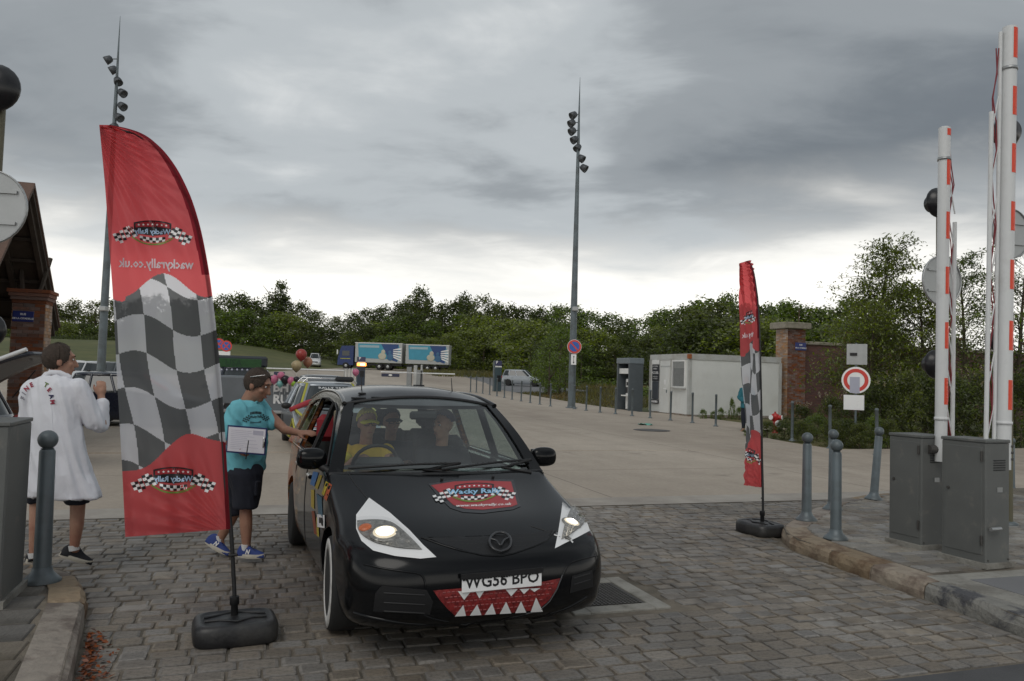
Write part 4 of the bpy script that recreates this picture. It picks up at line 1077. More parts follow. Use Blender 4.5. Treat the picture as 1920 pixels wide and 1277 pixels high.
# signal posts behind the barriers (seen from their backs)
m_signalb = M('signal_black', (.012, .012, .014), .3, var=.1, vs=4)
def signal_post(px, y, items, label, grp='signal posts', facing=0.0):
    p = PY(px, 600, y); z0 = PZ if y > 8 else 0
    t = thing('signal_post', label, 'signal', (p.x, p.y, z0), AG + facing, grp)
    zt = max(PY(i[1], i[2], y).z for i in items) - z0 + .15
    MB().cyl((0, 0, 0), (0, 0, zt), .038, n=12).build('post', M('olive_post', (.13, .12, .075), .5, var=.1), t)
    MB().lathe([(.1, 0), (.1, .02), (.05, .04)], 12).build('foot', m_steel, t)
    for kind, ix, iy, r in items:
        q = PY(ix, iy, y); dx = (q.x - p.x); z = q.z - z0
        if kind == 'light':
            mb = MB(); mb.lathe([(.03, -.13), (r * .6, -.12), (r * .93, -.05), (r, -.02), (r, .0), (r * .55, .01), (r * .55, .12), (r * .5, .12), (.02, .02)], 24, (dx, -.09, z), mx=Matrix.Rotation(radians(-90), 4, 'X'))
            sl = mb.build('signal_lamp', m_signalb, t)
            MB().cyl((dx, -.05, z), (0, 0, z), .02, n=8).build('bracket', m_iron, sl)
        else:
            mb = MB(); disc(mb, (dx, -.07, z), r, .006); mb.build('sign_back', m_alu, t)
            sb = t.children[-1]
            mb = MB(); mb.lathe([(r, -.012), (r + .006, -.012), (r + .006, .016), (r - .006, .016), (r - .006, .0)], 36, (dx, -.07, z), cap=False, mx=Matrix.Rotation(radians(90), 4, 'X')); mb.build('rim', m_alu, sb)
            for s in (-.42, .42): MB().box((dx, -.085, z + s * r), (r * 1.5, .02, .028)).build('rail', m_alu, sb)
    return t
signal_post(1760, 10.5, [('light', 1743, 384, .20), ('sign', 1757, 528, .33), ('light', 1737, 683, .19)], 'signal post with black lamps and a grey sign back behind the farther barrier arm')
signal_post(1893, 9.6, [('light', 1866, 255, .20), ('sign', 1884, 440, .30), ('light', 1850, 640, .16)], 'signal post with black lamps and a grey sign back behind the nearest barrier arm')
signal_post(-22, 7.0, [('light', 2, 172, .215), ('sign', -16, 391, .335), ('light', -14, 620, .16)], 'signal post at the left edge with a black lamp above a round grey sign back', facing=-.2)

# ------------------------------------------------------------------ hydrant and the road signs on the right
p = GT(1453, 812); t = thing('fire_hydrant', 'stubby red fire hydrant with white caps before the brick pillar', 'hydrant', (p.x, p.y, p.z))
m_hyd = M('hydrant_red', (.42, .03, .025), .4, var=.12, vs=6)
MB().lathe([(.1, 0), (.1, .04), (.07, .06), (.07, .38), (.12, .42), (.13, .56), (.11, .62), (.04, .66), (.001, .67)], 16, cap=False).build('body', m_hyd, t)
for a in (-.45, -2.69):
    d = Vector((cos(a), sin(a) - .2, 0)).normalized(); o = Vector((0, 0, .52))
    oc = MB().cyl(o, o + d * .22, .075, n=14).build('outlet', m_hyd, t); MB().cyl(o + d * .22, o + d * .24, .08, n=14).build('cap', m_swhite, oc)
o = Vector((0, 0, .33)); oc = MB().cyl(o, o + Vector((.02, -.22, 0)), .085, n=14).build('outlet', m_hyd, t)
mb = MB(); disc(mb, o + Vector((.02, -.235, 0)), .1, .02, r0=.035); mb.build('cap', m_swhite, oc)
mb = MB(); mb.lathe([(.03, 0), (.03, .05)], 6, (0, 0, .66)); mb.build('operating_nut', m_hyd, t)
p = GT(1604, 828); p = Vector((PY(1604, 800, 23.2).x, 23.2, T(23.2)))
t = thing('road_sign', 'post with a round red-ringed sign covered by a paper above a blank white plate', 'sign', p, radians(-24))
zz = lambda py: PY(1605, py, 23.2).z - T(23.2)
MB().cyl((0, .03, 0), (0, .03, zz(643)), .03, n=10).build('post', m_steel, t)
R_ = (zz(688) - zz(738)) / 2; zc_ = zz(713)
mb = MB(); disc(mb, (0, -.02, zc_), R_, .012, n=36); mb.build('disc', m_swhite, t)
mb = MB(); disc(mb, (0, -.029, zc_), R_ * .86, .008, n=36, r0=R_ * .6); mb.build('red_ring', m_sred, t)
MB().box((-.03, -.04, zc_ - R_ * .36), (R_ * .68, .004, R_ * 1.2)).build('paper', M('paper_grey', (.42, .43, .52), .7, var=.05), t)
MB().rbox((-.05, -.02, (zz(741) + zz(769)) / 2), (.56, .014, zz(741) - zz(769)), .01).build('blank_plate', m_swhite, t)
bk = MB().rbox((.02, .0, (zz(645) + zz(684)) / 2), (.56, .014, zz(645) - zz(684)), .008).build('plate_back', m_alu, t)
for s in (-.17, .0, .2): MB().box((.02 + s, -.015, (zz(645) + zz(684)) / 2), (.035, .02, zz(645) - zz(684) - .02)).build('rail', m_alu, bk)
MB().box((-.07, -.03, (zz(645) + zz(684)) / 2), (.2, .02, .09)).build('clamp', m_dark, bk)

# ------------------------------------------------------------------ pay lanes in the distance
def totem(px, py, y, w, h, label, lit):
    p = PY(px, py, y); t = thing('pay_totem', label, 'totem', (p.x, y, T(y)), AG, 'pay totems')
    MB().rbox((0, 0, h / 2), (w, .35, h), .03).build('body', M('totem_blue', (.03, .045, .07), .35, var=.1) if lit else M('totem_teal', (.055, .085, .10), .4, var=.1), t)
    MB().rbox((-w / 2 - .03, 0, h / 2), (.06, .3, h), .01).build('edge', m_steel, t)
    hd = MB().rbox((0, -.02, h - .2), (w - .02, .36, .38), .02).build('header', M('totem_violet', (.06, .06, .13), .35), t)
    mb = MB(); lettering(mb, 'P', lambda u, v: Vector((-w * .25 + u, -.203, h - .14 + v)), .3, off=.01); mb.build('lettering', m_white, hd)
    MB().box((0, -.18, h - .45), (w - .04, .03, .1)).build('white_band', m_whitep, t)
    MB().rbox((.05, -.18, h * .42), (w * .5, .03, .5), .01).build('screen', m_dark, t)
    if lit:
        MB().rbox((0, -.12, h - .62), (w + .12, .3, .26), .03).build('lamp', M('amber_lamp', (.8, .25, .05), .4, emit=(1, .32, .07), es=3.0), t)
        MB().rbox((.05, -.28, h - .62), (w * .6, .03, .16), .03).build('bulb', M('amber_bulb', (1, .8, .4), .4, emit=(1, .75, .3), es=4.0), t)
    return t
totem(676, 722, 63.5, .62, 2.35, 'dark blue pay totem with a glowing amber lamp behind the black car roof', True)
totem(932, 734, 60, .56, 2.35, 'dark teal pay totem with a parking header left of the silver car', False)
def far_barrier(px0, px1, py, y, label, panel, cabs, fence=None):
    p0 = PY(px0, py, y); p1 = PY(px1, py + (px1 - px0) * .03, y); o = PY((px0 + px1) / 2, py, y)
    t = thing('parking_barrier', label, 'barrier', (o.x, y, T(y)), 0, 'parking barriers across the pay lanes')
    f_ = lambda q: q - Vector((o.x, y, T(y)))
    MB().cyl(f_(p0), f_(p1), .055, n=10).build('boom', m_boom, t)
    if panel:
        a = f_(PY(panel[0], panel[2], y)); b_ = f_(PY(panel[1], panel[3], y))
        pp = MB().rbox(((a.x + b_.x) / 2, -.05, (a.z + b_.z) / 2), (b_.x - a.x, .05, a.z - b_.z), .02).build('panel', M('panel_navy', (.03, .035, .075), .4), t)
        MB().ell(((a.x + b_.x) / 2, -.08, (a.z + b_.z) / 2), (.16, .01, .08), 10, 6).build('emblem', m_whitep, pp)
    for x0, x1, yt in cabs:
        a = f_(PY(x0, yt, y)); b_ = f_(PY(x1, yt, y)); MB().rbox(((a.x + b_.x) / 2, .2, a.z / 2), (b_.x - a.x, .5, a.z), .02).build('cabinet', m_cabf if x1 - x0 < 9 else M('cab_grey', (.26, .27, .27), .5), t)
    if fence:
        for k in range(fence[2]):
            a = f_(PY(lerp(fence[0], fence[1], k / (fence[2] - 1)), py, y)); MB().box((a.x, -.04, a.z - .5), (.06, .02, 1.0)).build('grille_bar', m_boom if k % 2 else m_alu, t)
    return t
far_barrier(500, 646, 690.5, 64, 'lowered white parking barrier left of the amber-lit totem', (514, 534, 697, 706), [], (646, 664, 7))
far_barrier(714, 853, 697.5, 64.5, 'lowered white parking barrier right of the amber-lit totem', (715.5, 749, 700, 707), [(763, 772, 688), (776, 782, 685), (781, 792, 694), (789, 792, 684)])
# twin no-stopping signs by the flag
q = PY(414, 645, 46); t = thing('no_stopping_signs', 'pair of round no-stopping signs over a white plate just right of the big flag', 'sign', (q.x, 46, T(46)))
for dx, dy, k in ((-.11, 0, 0), (.35, -.12, .03)):
    z = q.z - T(46) + dy
    mb = MB(); disc(mb, (dx, -k, z), .33, .02); mb.build('disc', m_sred, t); d_ = t.children[-1]
    mb = MB(); disc(mb, (dx, -.016 - k, z), .24, .01); mb.build('face', m_sblue, d_)
    for a in (45, -45): MB().box((dx, -.026 - k - (.002 if a > 0 else 0), z), (.46, .004, .06), mx=Matrix.Translation((dx, 0, z)) @ Matrix.Rotation(radians(a), 4, 'Y') @ Matrix.Translation((-dx, 0, -z))).build('bar', m_sred, d_)
MB().rbox((.12, -.02, q.z - T(46) - .55), (.95, .02, .26), .01).build('plate', m_swhite, t)
MB().cyl((.1, .03, 0), (.1, .03, q.z - T(46) + .3), .035, n=10).build('post', m_steel, t)
# ------------------------------------------------------------------ vehicles
m_paint = M('black_car_paint', (.0055, .0058, .0066), .15, var=.12, vs=1.5, spec=.30, bump=.02, bs=25)
m_trim = M('black_trim', (.014, .014, .015), .55, var=.15, vs=12)
m_rub = M('tyre_rubber', (.018, .018, .018), .8, var=.15, vs=14, bump=.1)
m_glass = glass_mat('clear_glass', (.85, .92, .90), .02)
m_tint = M('dark_glass', (.02, .026, .028), .08, var=.1, vs=2, spec=.7)
m_chrome = M('chrome', (.62, .62, .62), .18, .95, var=.05)
m_int = M('interior_grey', (.035, .035, .038), .75, var=.15, vs=9)
m_seat = M('seat_cloth', (.045, .042, .045), .85, var=.15, vs=20)
m_lens = M('lamp_reflector', (.30, .29, .27), .25, .55, var=.5, vs=30, bump=.6, bs=38)
m_lit = M('lit_headlamp', (1, .95, .85), .3, emit=(1, .93, .78), es=9.0)
m_halo = M('lit_reflector', (.9, .86, .74), .25, .3, var=.2, vs=18, emit=(1, .86, .62), es=.55)
m_amber = M('indicator_amber', (.62, .14, .03), .2, var=.25, vs=30, bump=.3, bs=40)
m_vinyl = M('white_vinyl', (.80, .80, .80), .42, var=.025, vs=5)
def mural():
    """black car side painted with flames and colour towards the back"""
    m = bpy.data.materials.new('painted_car_side'); m.use_nodes = True; t = m.node_tree; N = t.nodes; L = t.links; b = N['Principled BSDF']
    tc = N.new('ShaderNodeTexCoord'); sp = N.new('ShaderNodeSeparateXYZ'); L.new(tc.outputs['Object'], sp.inputs[0])
    def mr(v, a, b_, c=0., d=1.):
        n = N.new('ShaderNodeMapRange'); n.inputs[1].default_value = a; n.inputs[2].default_value = b_; n.inputs[3].default_value = c; n.inputs[4].default_value = d; L.new(v, n.inputs[0]); return n.outputs[0]
    def ma(op, a, c):
        n = N.new('ShaderNodeMath'); n.operation = op; n.use_clamp = True
        for i, x in enumerate((a, c)):
            if hasattr(x, 'is_output'): L.new(x, n.inputs[i])
            else: n.inputs[i].default_value = x
        return n.outputs[0]
    mp = N.new('ShaderNodeMapping'); mp.inputs['Scale'].default_value = (1.1, 1, 3.2); mp.inputs['Rotation'].default_value = (0, .35, 0); L.new(tc.outputs['Object'], mp.inputs[0])
    nz = N.new('ShaderNodeTexNoise'); nz.inputs['Scale'].default_value = 1.7; nz.inputs['Detail'].default_value = 2; nz.inputs['Distortion'].default_value = 1.6; L.new(mp.outputs[0], nz.inputs['Vector'])
    ab_ = N.new('ShaderNodeMath'); ab_.operation = 'ABSOLUTE'; L.new(sp.outputs[1], ab_.inputs[0])
    side = mr(ab_.outputs[0], .66, .78)
    back = mr(sp.outputs[0], -.15, -1.5)
    fl = mr(nz.outputs[0], .50, .56)
    f1 = ma('MULTIPLY', ma('MULTIPLY', side, mr(ma('ADD', back, ma('MULTIPLY', fl, .5)), .55, .75)), 1.0)
    ramp = N.new('ShaderNodeValToRGB'); L.new(nz.outputs[0], ramp.inputs[0]); cr = ramp.color_ramp
    cr.elements[0].position = .36; cr.elements[0].color = (.30, .055, .015, 1); cr.elements[1].position = .68; cr.elements[1].color = (.42, .26, .07, 1)
    e = cr.elements.new(.5); e.color = (.40, .13, .03, 1); e = cr.elements.new(.57); e.color = (.20, .15, .13, 1)
    mx = N.new('ShaderNodeMixRGB'); L.new(f1, mx.inputs[0]); mx.inputs[1].default_value = (.0055, .0058, .0066, 1); L.new(ramp.outputs[0], mx.inputs[2])
    L.new(mx.outputs[0], b.inputs['Base Color']); b.inputs['Roughness'].default_value = .15; b.inputs['Specular IOR Level'].default_value = .30; b.inputs['Coat Weight'].default_value = .0; b.inputs['Coat Roughness'].default_value = .1
    return m
m_mural = mural()

CAR_LOC = Vector((-0.86, 6.99, 0)); CAR_RZ = atan2(-.935, .355)
CARM = Matrix.Translation(CAR_LOC) @ Matrix.Rotation(CAR_RZ, 4, 'Z')
# contour levels: z, front x, corner length, front exponent, half width, rear x
LV = [(.185, 2.06, .52, 3.7, .81, -2.08), (.20, 2.12, .54, 3.7, .835, -2.13), (.24, 2.205, .56, 3.7, .858, -2.18), (.30, 2.25, .58, 3.7, .872, -2.21), (.38, 2.272, .60, 3.7, .879, -2.225), (.46, 2.277, .60, 3.7, .884, -2.23),
      (.54, 2.268, .60, 3.6, .887, -2.225), (.60, 2.25, .61, 3.5, .888, -2.22), (.65, 2.215, .63, 3.45, .888, -2.215), (.69, 2.155, .63, 3.45, .887, -2.21), (.72, 2.075, .63, 3.45, .886, -2.205), (.76, 1.955, .62, 3.5, .885, -2.20),
      (.80, 1.815, .60, 3.6, .883, -2.195), (.84, 1.65, .58, 3.8, .881, -2.185), (.88, 1.485, .55, 4.1, .879, -2.175), (.92, 1.33, .52, 4.5, .877, -2.16), (.96, 1.19, .48, 5.0, .875, -2.145), (.985, 1.11, .45, 5.6, .873, -2.13), (1.0, 1.06, .44, 6.0, .870, -2.12)]
def lvl(z):
    return [ps([(l[0], l[k]) for l in LV], z) for k in range(1, 6)]
NF, NS, NR = 26, 22, 10
def half_loop(z):
    xf, lf, p, w_, xr = lvl(z); pts = []
    for i in range(NF + 1):
        t = pi / 2 * i / NF; pts.append((xf - lf + lf * max(0, cos(t)) ** (2 / p), w_ * sin(t) ** (2 / p)))
    x0 = xf - lf; x1 = xr + .42
    for i in range(1, NS): pts.append((lerp(x0, x1, i / NS), w_))
    for i in range(NR + 1):
        t = pi / 2 * i / NR; pts.append((x1 - .42 * sin(t) ** .75, w_ * max(0, cos(t)) ** .75))
    return pts
def body_solid():
    mb = MB(); zs = []
    for (a, *_), (b_, *_) in zip(LV, LV[1:]): zs += [a, (a + b_) / 2]
    zs.append(LV[-1][0]); R_ = []
    for z in zs:
        h = half_loop(z)
        flare = lambda x: .018 * max(0, 1 - ((abs(x - 1.375) - .30) / .16) ** 2 if abs(x - 1.375) < .46 else 0) + .014 * max(0, 1 - ((abs(x + 1.375) - .30) / .16) ** 2 if abs(x + 1.375) < .46 else 0)
        q = [(x, y + (flare(x) * smooth((z - .2) / .3) * smooth((.82 - z) / .2) if y > .6 else 0)) for x, y in h]
        R_.append([Vector((x, y, z)) for x, y in q] + [Vector((x, -y, z)) for x, y in q[-2:0:-1]])
    mb.rings(R_, sm=True, cap=True)
    return mb
car = thing('black_car', 'black people carrier painted with white eyes and a red mouth full of teeth', 'car', CAR_LOC, CAR_RZ)
def cutter(mb):
    me = mb.mesh('cutter'); o = put('cutter', me); return o
def carve(o, cutters):
    for c in cutters:
        bm = bmesh.new(); bm.from_mesh(c.data); bmesh.ops.recalc_face_normals(bm, faces=bm.faces); bm.to_mesh(c.data); bm.free()
        md = o.modifiers.new('cut', 'BOOLEAN'); md.operation = 'DIFFERENCE'; md.solver = 'EXACT'; md.object = c
    bake(o)
    for c in cutters: me = c.data; bpy.data.objects.remove(c); bpy.data.meshes.remove(me)
def fix_normals(o, ang=32):
    bm = bmesh.new(); bm.from_mesh(o.data); bmesh.ops.recalc_face_normals(bm, faces=bm.faces); bm.to_mesh(o.data); bm.free()
    for p in o.data.polygons: p.use_smooth = True
    o.data.set_sharp_from_angle(angle=radians(ang))
body = body_solid().build('body', m_mural)
fix_normals(body)
cs = []
for x in (1.375, -1.375):
    for s in (-1, 1):
        mb = MB(); mb.cyl((x, s * .60, .315), (x, s * 1.2, .315), .372, n=40); cs.append(cutter(mb))
mb = MB(); mb.box((-.62, 0, .86), (2.72, 1.42, 1.0)); cs.append(cutter(mb))
carve(body, cs); fix_normals(body)
bvh = BVHTree.FromPolygons([v.co.copy() for v in body.data.vertices], [tuple(p.vertices) for p in body.data.polygons])
body.parent = car
CI = CARM.inverted(); CO = CI @ Vector((0, 0, CAMH))
def hit(px, py, off=.004):
    d = (CI.to_3x3() @ ray(px, py)).normalized()
    r = bvh.ray_cast(CO, d)
    if r[0] is None:
        p = CO + d * 5.2; r = bvh.find_nearest(p)
    n = r[1]
    if n.dot(d) > 0: n = -n
    return r[0] + n * off, n
def decal(name, poly, mat, off=.004, parent=None, cuts=2, build=True, mb=None):
    """vinyl on the bodywork: a flat outline laid on the curved panel"""
    bm = bmesh.new(); vs = [bm.verts.new((x, y, 0)) for x, y in poly]; bm.faces.new(vs)
    bmesh.ops.triangulate(bm, faces=bm.faces)
    for _ in range(cuts):
        ed = [e for e in bm.edges if e.calc_length() > 9]
        if ed: bmesh.ops.subdivide_edges(bm, edges=ed, cuts=1); bmesh.ops.triangulate(bm, faces=bm.faces)
    bm.verts.index_update()
    V = [hit(v.co.x, v.co.y, off)[0] for v in bm.verts]; F = [tuple(v.index for v in f.verts) for f in bm.faces]; bm.free()
    q = mb or MB(); q.add(V, F, 0, True)
    return q.build(name, mat, parent or car) if build else q
def crease(name, pts, r, mat, parent=None, n=6, dens=10, off=0.0):
    P_ = []
    for (x0, y0), (x1, y1) in zip(pts, pts[1:]):
        k = max(1, int(math.hypot(x1 - x0, y1 - y0) / dens))
        P_ += [(lerp(x0, x1, i / k), lerp(y0, y1, i / k)) for i in range(k)]
    P_.append(pts[-1])
    return MB().tube([hit(x, y, off)[0] for x, y in P_], r, n).build(name, mat, parent or car)
def curve(pts, n=6):
    """smooth a pixel outline"""
    out_ = []
    m = len(pts)
    for i in range(m - 1):
        p0, p1, p2, p3 = pts[max(i - 1, 0)], pts[i], pts[i + 1], pts[min(i + 2, m - 1)]
        for k in range(n):
            t = k / n; out_.append(tuple(.5 * (2 * p1[c] + (p2[c] - p0[c]) * t + (2 * p0[c] - 5 * p1[c] + 4 * p2[c] - p3[c]) * t * t + (3 * p1[c] - p0[c] - 3 * p2[c] + p3[c]) * t ** 3) for c in (0, 1)))
    out_.append(pts[-1]); return out_
# eyes: white vinyl round either headlamp
eyeL = [(692, 934), (731, 962), (768, 995), (793, 1022), (818, 1045), (788, 1048), (740, 1043), (700, 1033), (678, 1015), (668, 992), (668, 966)]
eyeR = [(1040 + (x_ - 1040) * .86, y_) for x_, y_ in [(1060, 920), (1076, 932), (1090, 946), (1102, 966), (1112, 985), (1116, 996), (1090, 1008), (1065, 1018), (1040, 1029), (1047, 1000), (1054, 962)]]
decal('eye_vinyl', eyeL, m_vinyl, .004); decal('eye_vinyl', eyeR, m_vinyl, .004)
lamL = curve([(670, 978), (700, 976), (728, 979), (748, 990), (772, 1012), (791, 1032)], 4) + curve([(791, 1032), (750, 1029), (710, 1021), (685, 1009), (672, 995), (670, 978)], 4)[1:-1]
lamR = curve([(1077, 958), (1092, 950), (1104, 962), (1110, 984)], 4) + curve([(1110, 984), (1085, 1000), (1056, 1013)], 4)[1:] + curve([(1056, 1013), (1064, 985), (1077, 958)], 4)[1:-1]
lamR = [(1040 + (x_ - 1040) * .76, y_) for x_, y_ in lamR]
for lam, bulb, amb in ((lamL, (722, 1002), (685, 992)), (lamR, (1071, 982), None)):
    hl = decal('headlamp', lam, m_lens, .010)
    decal('lamp_bezel', lam, m_trim, .007, hl)
    def dome(name, px, py, r, mat, d=.5):
        p, n = hit(px, py, .008); mx = n.to_track_quat('Z', 'Y').to_matrix().to_4x4()
        return MB().ell(p, (r, r, r * d), 20, 12, mx=mx).build(name, mat, hl)
    k_ = 1.0 if amb else .72
    for nm_, r__, es_, d_, c_ in (('reflector', .10, .25, .16, (1, .80, .52)), ('bowl_glow', .086, .6, .26, (1, .84, .58)), ('lamp_glow', .072, 2.0, .40, (1, .90, .70)), ('lit_bulb', .055, 8.0, .66, (1, .95, .84))):  # bowl and glow domes emit, a painted falloff of light round the bulb
        dome(nm_, bulb[0], bulb[1], r__ * k_, M('lamp_' + nm_, (.5, .46, .38), .3, .2, var=.3, vs=24, bump=.3, bs=40, emit=c_, es=es_), d_)
    if amb:
        dome('indicator', amb[0], amb[1] - 1, .042, m_amber, .4)
        dome('side_lamp', 744, 1003, .026, m_lens, .6); dome('side_lamp', 766, 1017, .02, m_lens, .6)
    else: dome('side_lamp', 1083, 967, .02, m_lens, .6)
    decal('lens_cover', lam, glass_mat('lens_glass', (.96, .96, .96), -.02), .034, hl)
# upper grille and badge
gr = [(800, 1008), (840, 1017), (890, 1012), (940, 1004), (990, 1002), (1036, 994), (1024, 1013), (1000, 1024), (965, 1036), (938, 1042), (905, 1040), (862, 1030), (826, 1019)]
g = decal('upper_grille', gr, M('grille_black', (.006, .006, .007), .6, var=.1), .003)
for r_ in range(4):
    for k in range(24):
        x = 826 + k * 8.6 + (r_ % 2) * 4.3; y = 1016 + r_ * 7.2 - (x - 826) * .045
        lo = 1017 + (x - 822) * .21 if x < 938 else 1042 - (x - 938) * .36
        if y < lo - 3 and abs(x - 937) > 24: crease('grille_cell', [(x, y), (x + 5, y - .2)], .0045, m_trim, g, 5)
crease('grille_edge', [(790, 1008), (826, 1021), (862, 1032), (905, 1041), (938, 1043), (965, 1037), (1000, 1025), (1024, 1014), (1040, 996)], .007, m_paint)
crease('bonnet_edge', curve([(676, 1008 - 40), (740, 986), (800, 1009), (870, 1014), (940, 1005), (1000, 1001), (1032, 996)])[12:], .004, m_trim)
lg = crease('emblem', [(937 + 20 * cos(a * pi / 12), 1020 + 17 * sin(a * pi / 12)) for a in range(25)], .009, M('emblem_black', (.025, .025, .028), .3, coat=.4), off=.02, dens=30)
crease('emblem_wing', curve([(919, 1015), (930, 1019), (937, 1027), (944, 1018), (955, 1012)], 4), .007, MATS['emblem_black'], lg, off=.02, dens=30)
# mouth with teeth
mo = [(812, 1107), (862, 1103), (940, 1098), (1010, 1092), (1050, 1084), (1042, 1105), (1028, 1126), (1008, 1143), (960, 1148), (900, 1153), (853, 1154), (838, 1140), (824, 1124)]
mouth = decal('painted_mouth', mo, M('mouth_red', (.26, .022, .022), .45, var=.3, vs=22, rgb2=(.12, .01, .012), v2s=30, bump=.3, bs=50), .004)
for r_ in range(5):
    for k in range(26):
        x = 830 + k * 8.4 + (r_ % 2) * 4.2; y = 1111 + r_ * 9.5 - (x - 830) * .085
        if 812 + (y - 1100) * .75 < x - 4 and x + 6 < 1052 - (y - 1084) * .72: crease('mesh_rib', [(x, y), (x + 5.5, y - .5)], .004, M('mouth_rib', (.30, .08, .08), .4, var=.3, vs=30), mouth, 5, off=.004)
up = [(858, 883, 867, 1124), (890, 908, 894, 1121), (947, 970, 951, 1117), (973, 992, 981, 1113), (992, 1012, 1001, 1109)]
for a, b_, x, y in up: decal('tooth', [(a, 1108 - (a - 862) * .04), (x if False else (a + b_) / 2 - 1, y), (b_, 1108 - (b_ - 862) * .04)], m_vinyl, .009, cuts=1)
for a, b_, x, y in [(852, 873, 868, 1133), (880, 902, 894, 1132), (908, 929, 922, 1130), (936, 958, 948, 1127), (965, 986, 976, 1126), (994, 1017, 1004, 1119)]:
    decal('tooth', [(a, 1154 - (a - 852) * .055), (x, y), (b_, 1154 - (b_ - 852) * .055)], m_vinyl, .009, cuts=1)
crease('mouth_edge', [(1054, 1078), (1044, 1104), (1030, 1127), (1010, 1145), (985, 1150)], .005, M('edge_sheen', (.05, .05, .055), .25, coat=.4), off=.004)
# bumper creases and lower intakes
for pts in ([(682, 1058), (720, 1066), (760, 1072), (785, 1076), (795, 1086), (798, 1104)], [(1118, 1042), (1085, 1050), (1068, 1057), (1058, 1072), (1050, 1092)]):
    crease('bumper_crease', curve(pts), .007, m_paint)
for pol in ([(716, 1098), (800, 1106), (812, 1128), (806, 1152), (700, 1146), (704, 1112)], [(1072, 1080), (1110, 1068), (1112, 1100), (1068, 1112)]):
    it = decal('fog_recess', pol, M('recess_black', (.004, .004, .005), .7), .003)
    ys_ = [1112, 1130, 1146] if pol[0][0] < 900 else [1084, 1096]
    for y in ys_:
        x0, x1 = (720, 796) if pol[0][0] < 900 else (1076, 1106)
        crease('intake_slat', [(x0, y), (x1, y + (4 if x0 < 900 else -9))], .006, m_trim, it)
crease('lower_lip', curve([(664, 1150), (700, 1160), (760, 1170), (820, 1172), (900, 1168), (1000, 1158), (1060, 1142), (1100, 1120)]), .016, m_paint, off=-.006)
crease('crease_sheen', curve([(792, 1152), (812, 1160), (840, 1166)]), .006, m_paint)
# number plate, its top taped over
pc, pn = hit(940, 1090, .02)
mxp = Matrix.Translation(pc) @ Matrix.Rotation(radians(1.2), 4, 'X') @ Matrix.Rotation(radians(90), 4, 'Z') @ Matrix.Rotation(radians(90), 4, 'X')
plate = MB().rbox((0, 0, 0), (.52, .09, .012), .004, mx=mxp).build('number_plate', M('plate_white', (.9, .9, .9), .3, var=.01), car)
mb = MB(); lettering(mb, 'WG56 BPO', lambda u, v: mxp @ Vector((u * 1.06, v * 1.15 + .014, .0075)), .092, off=.0016); mb.build('lettering', m_black, plate)
mb = MB(); mb.box((0, .054, .004), (.535, .03, .02), mx=mxp)
r = random.Random(2)
for k in range(30): mb.box((-.25 + k * .0172, .037, .0085), (.014, r.uniform(.002, .016), .006), mx=mxp)
mb.build('tape', M('black_tape', (.008, .008, .009), .6), plate)
# bonnet shield
sh = [(808, 911), (850, 904), (895, 902), (958, 904), (970, 947), (960, 951), (905, 957), (872, 955), (850, 948), (830, 930)]
sh0 = [(803, 908), (850, 900), (895, 898), (963, 900), (976, 950), (962, 956), (905, 963), (868, 961), (844, 953), (824, 934)]
shd = decal('bonnet_shield', sh, M('shield_red', (.36, .035, .04), .4, var=.06), .005, cuts=3)
decal('shield_border', sh0, M('shield_grey', (.035, .037, .042), .4), .003, shd, cuts=3)
def bonnet_pt(u, v, off=.008):                 # u across (photo right), v up, in photo px about the shield
    x, y = 892 + u, 929 - v - u * .035
    return hit(x, y, off)[0]
mb = MB(); lettering(mb, 'Wacky Rally', lambda u, v: bonnet_pt(u - 3, v * .62 + 6), 20, off=.5, res=1); mb.build('lettering', M('print_skyblue', (.30, .55, .78), .4), shd)
mb = MB(); lettering(mb, 'Wacky Rally', lambda u, v: bonnet_pt(u - 2, v * .66 + 5, .0065), 20, off=1.2, res=1); mb.build('lettering_shadow', m_black, shd)
mb = MB(); lettering(mb, 'www.wackyrally.co.uk', lambda u, v: bonnet_pt(u + 14, v * .6 - 20), 11.5, off=.2, res=1, shear=.2); mb.build('lettering', m_white, shd)
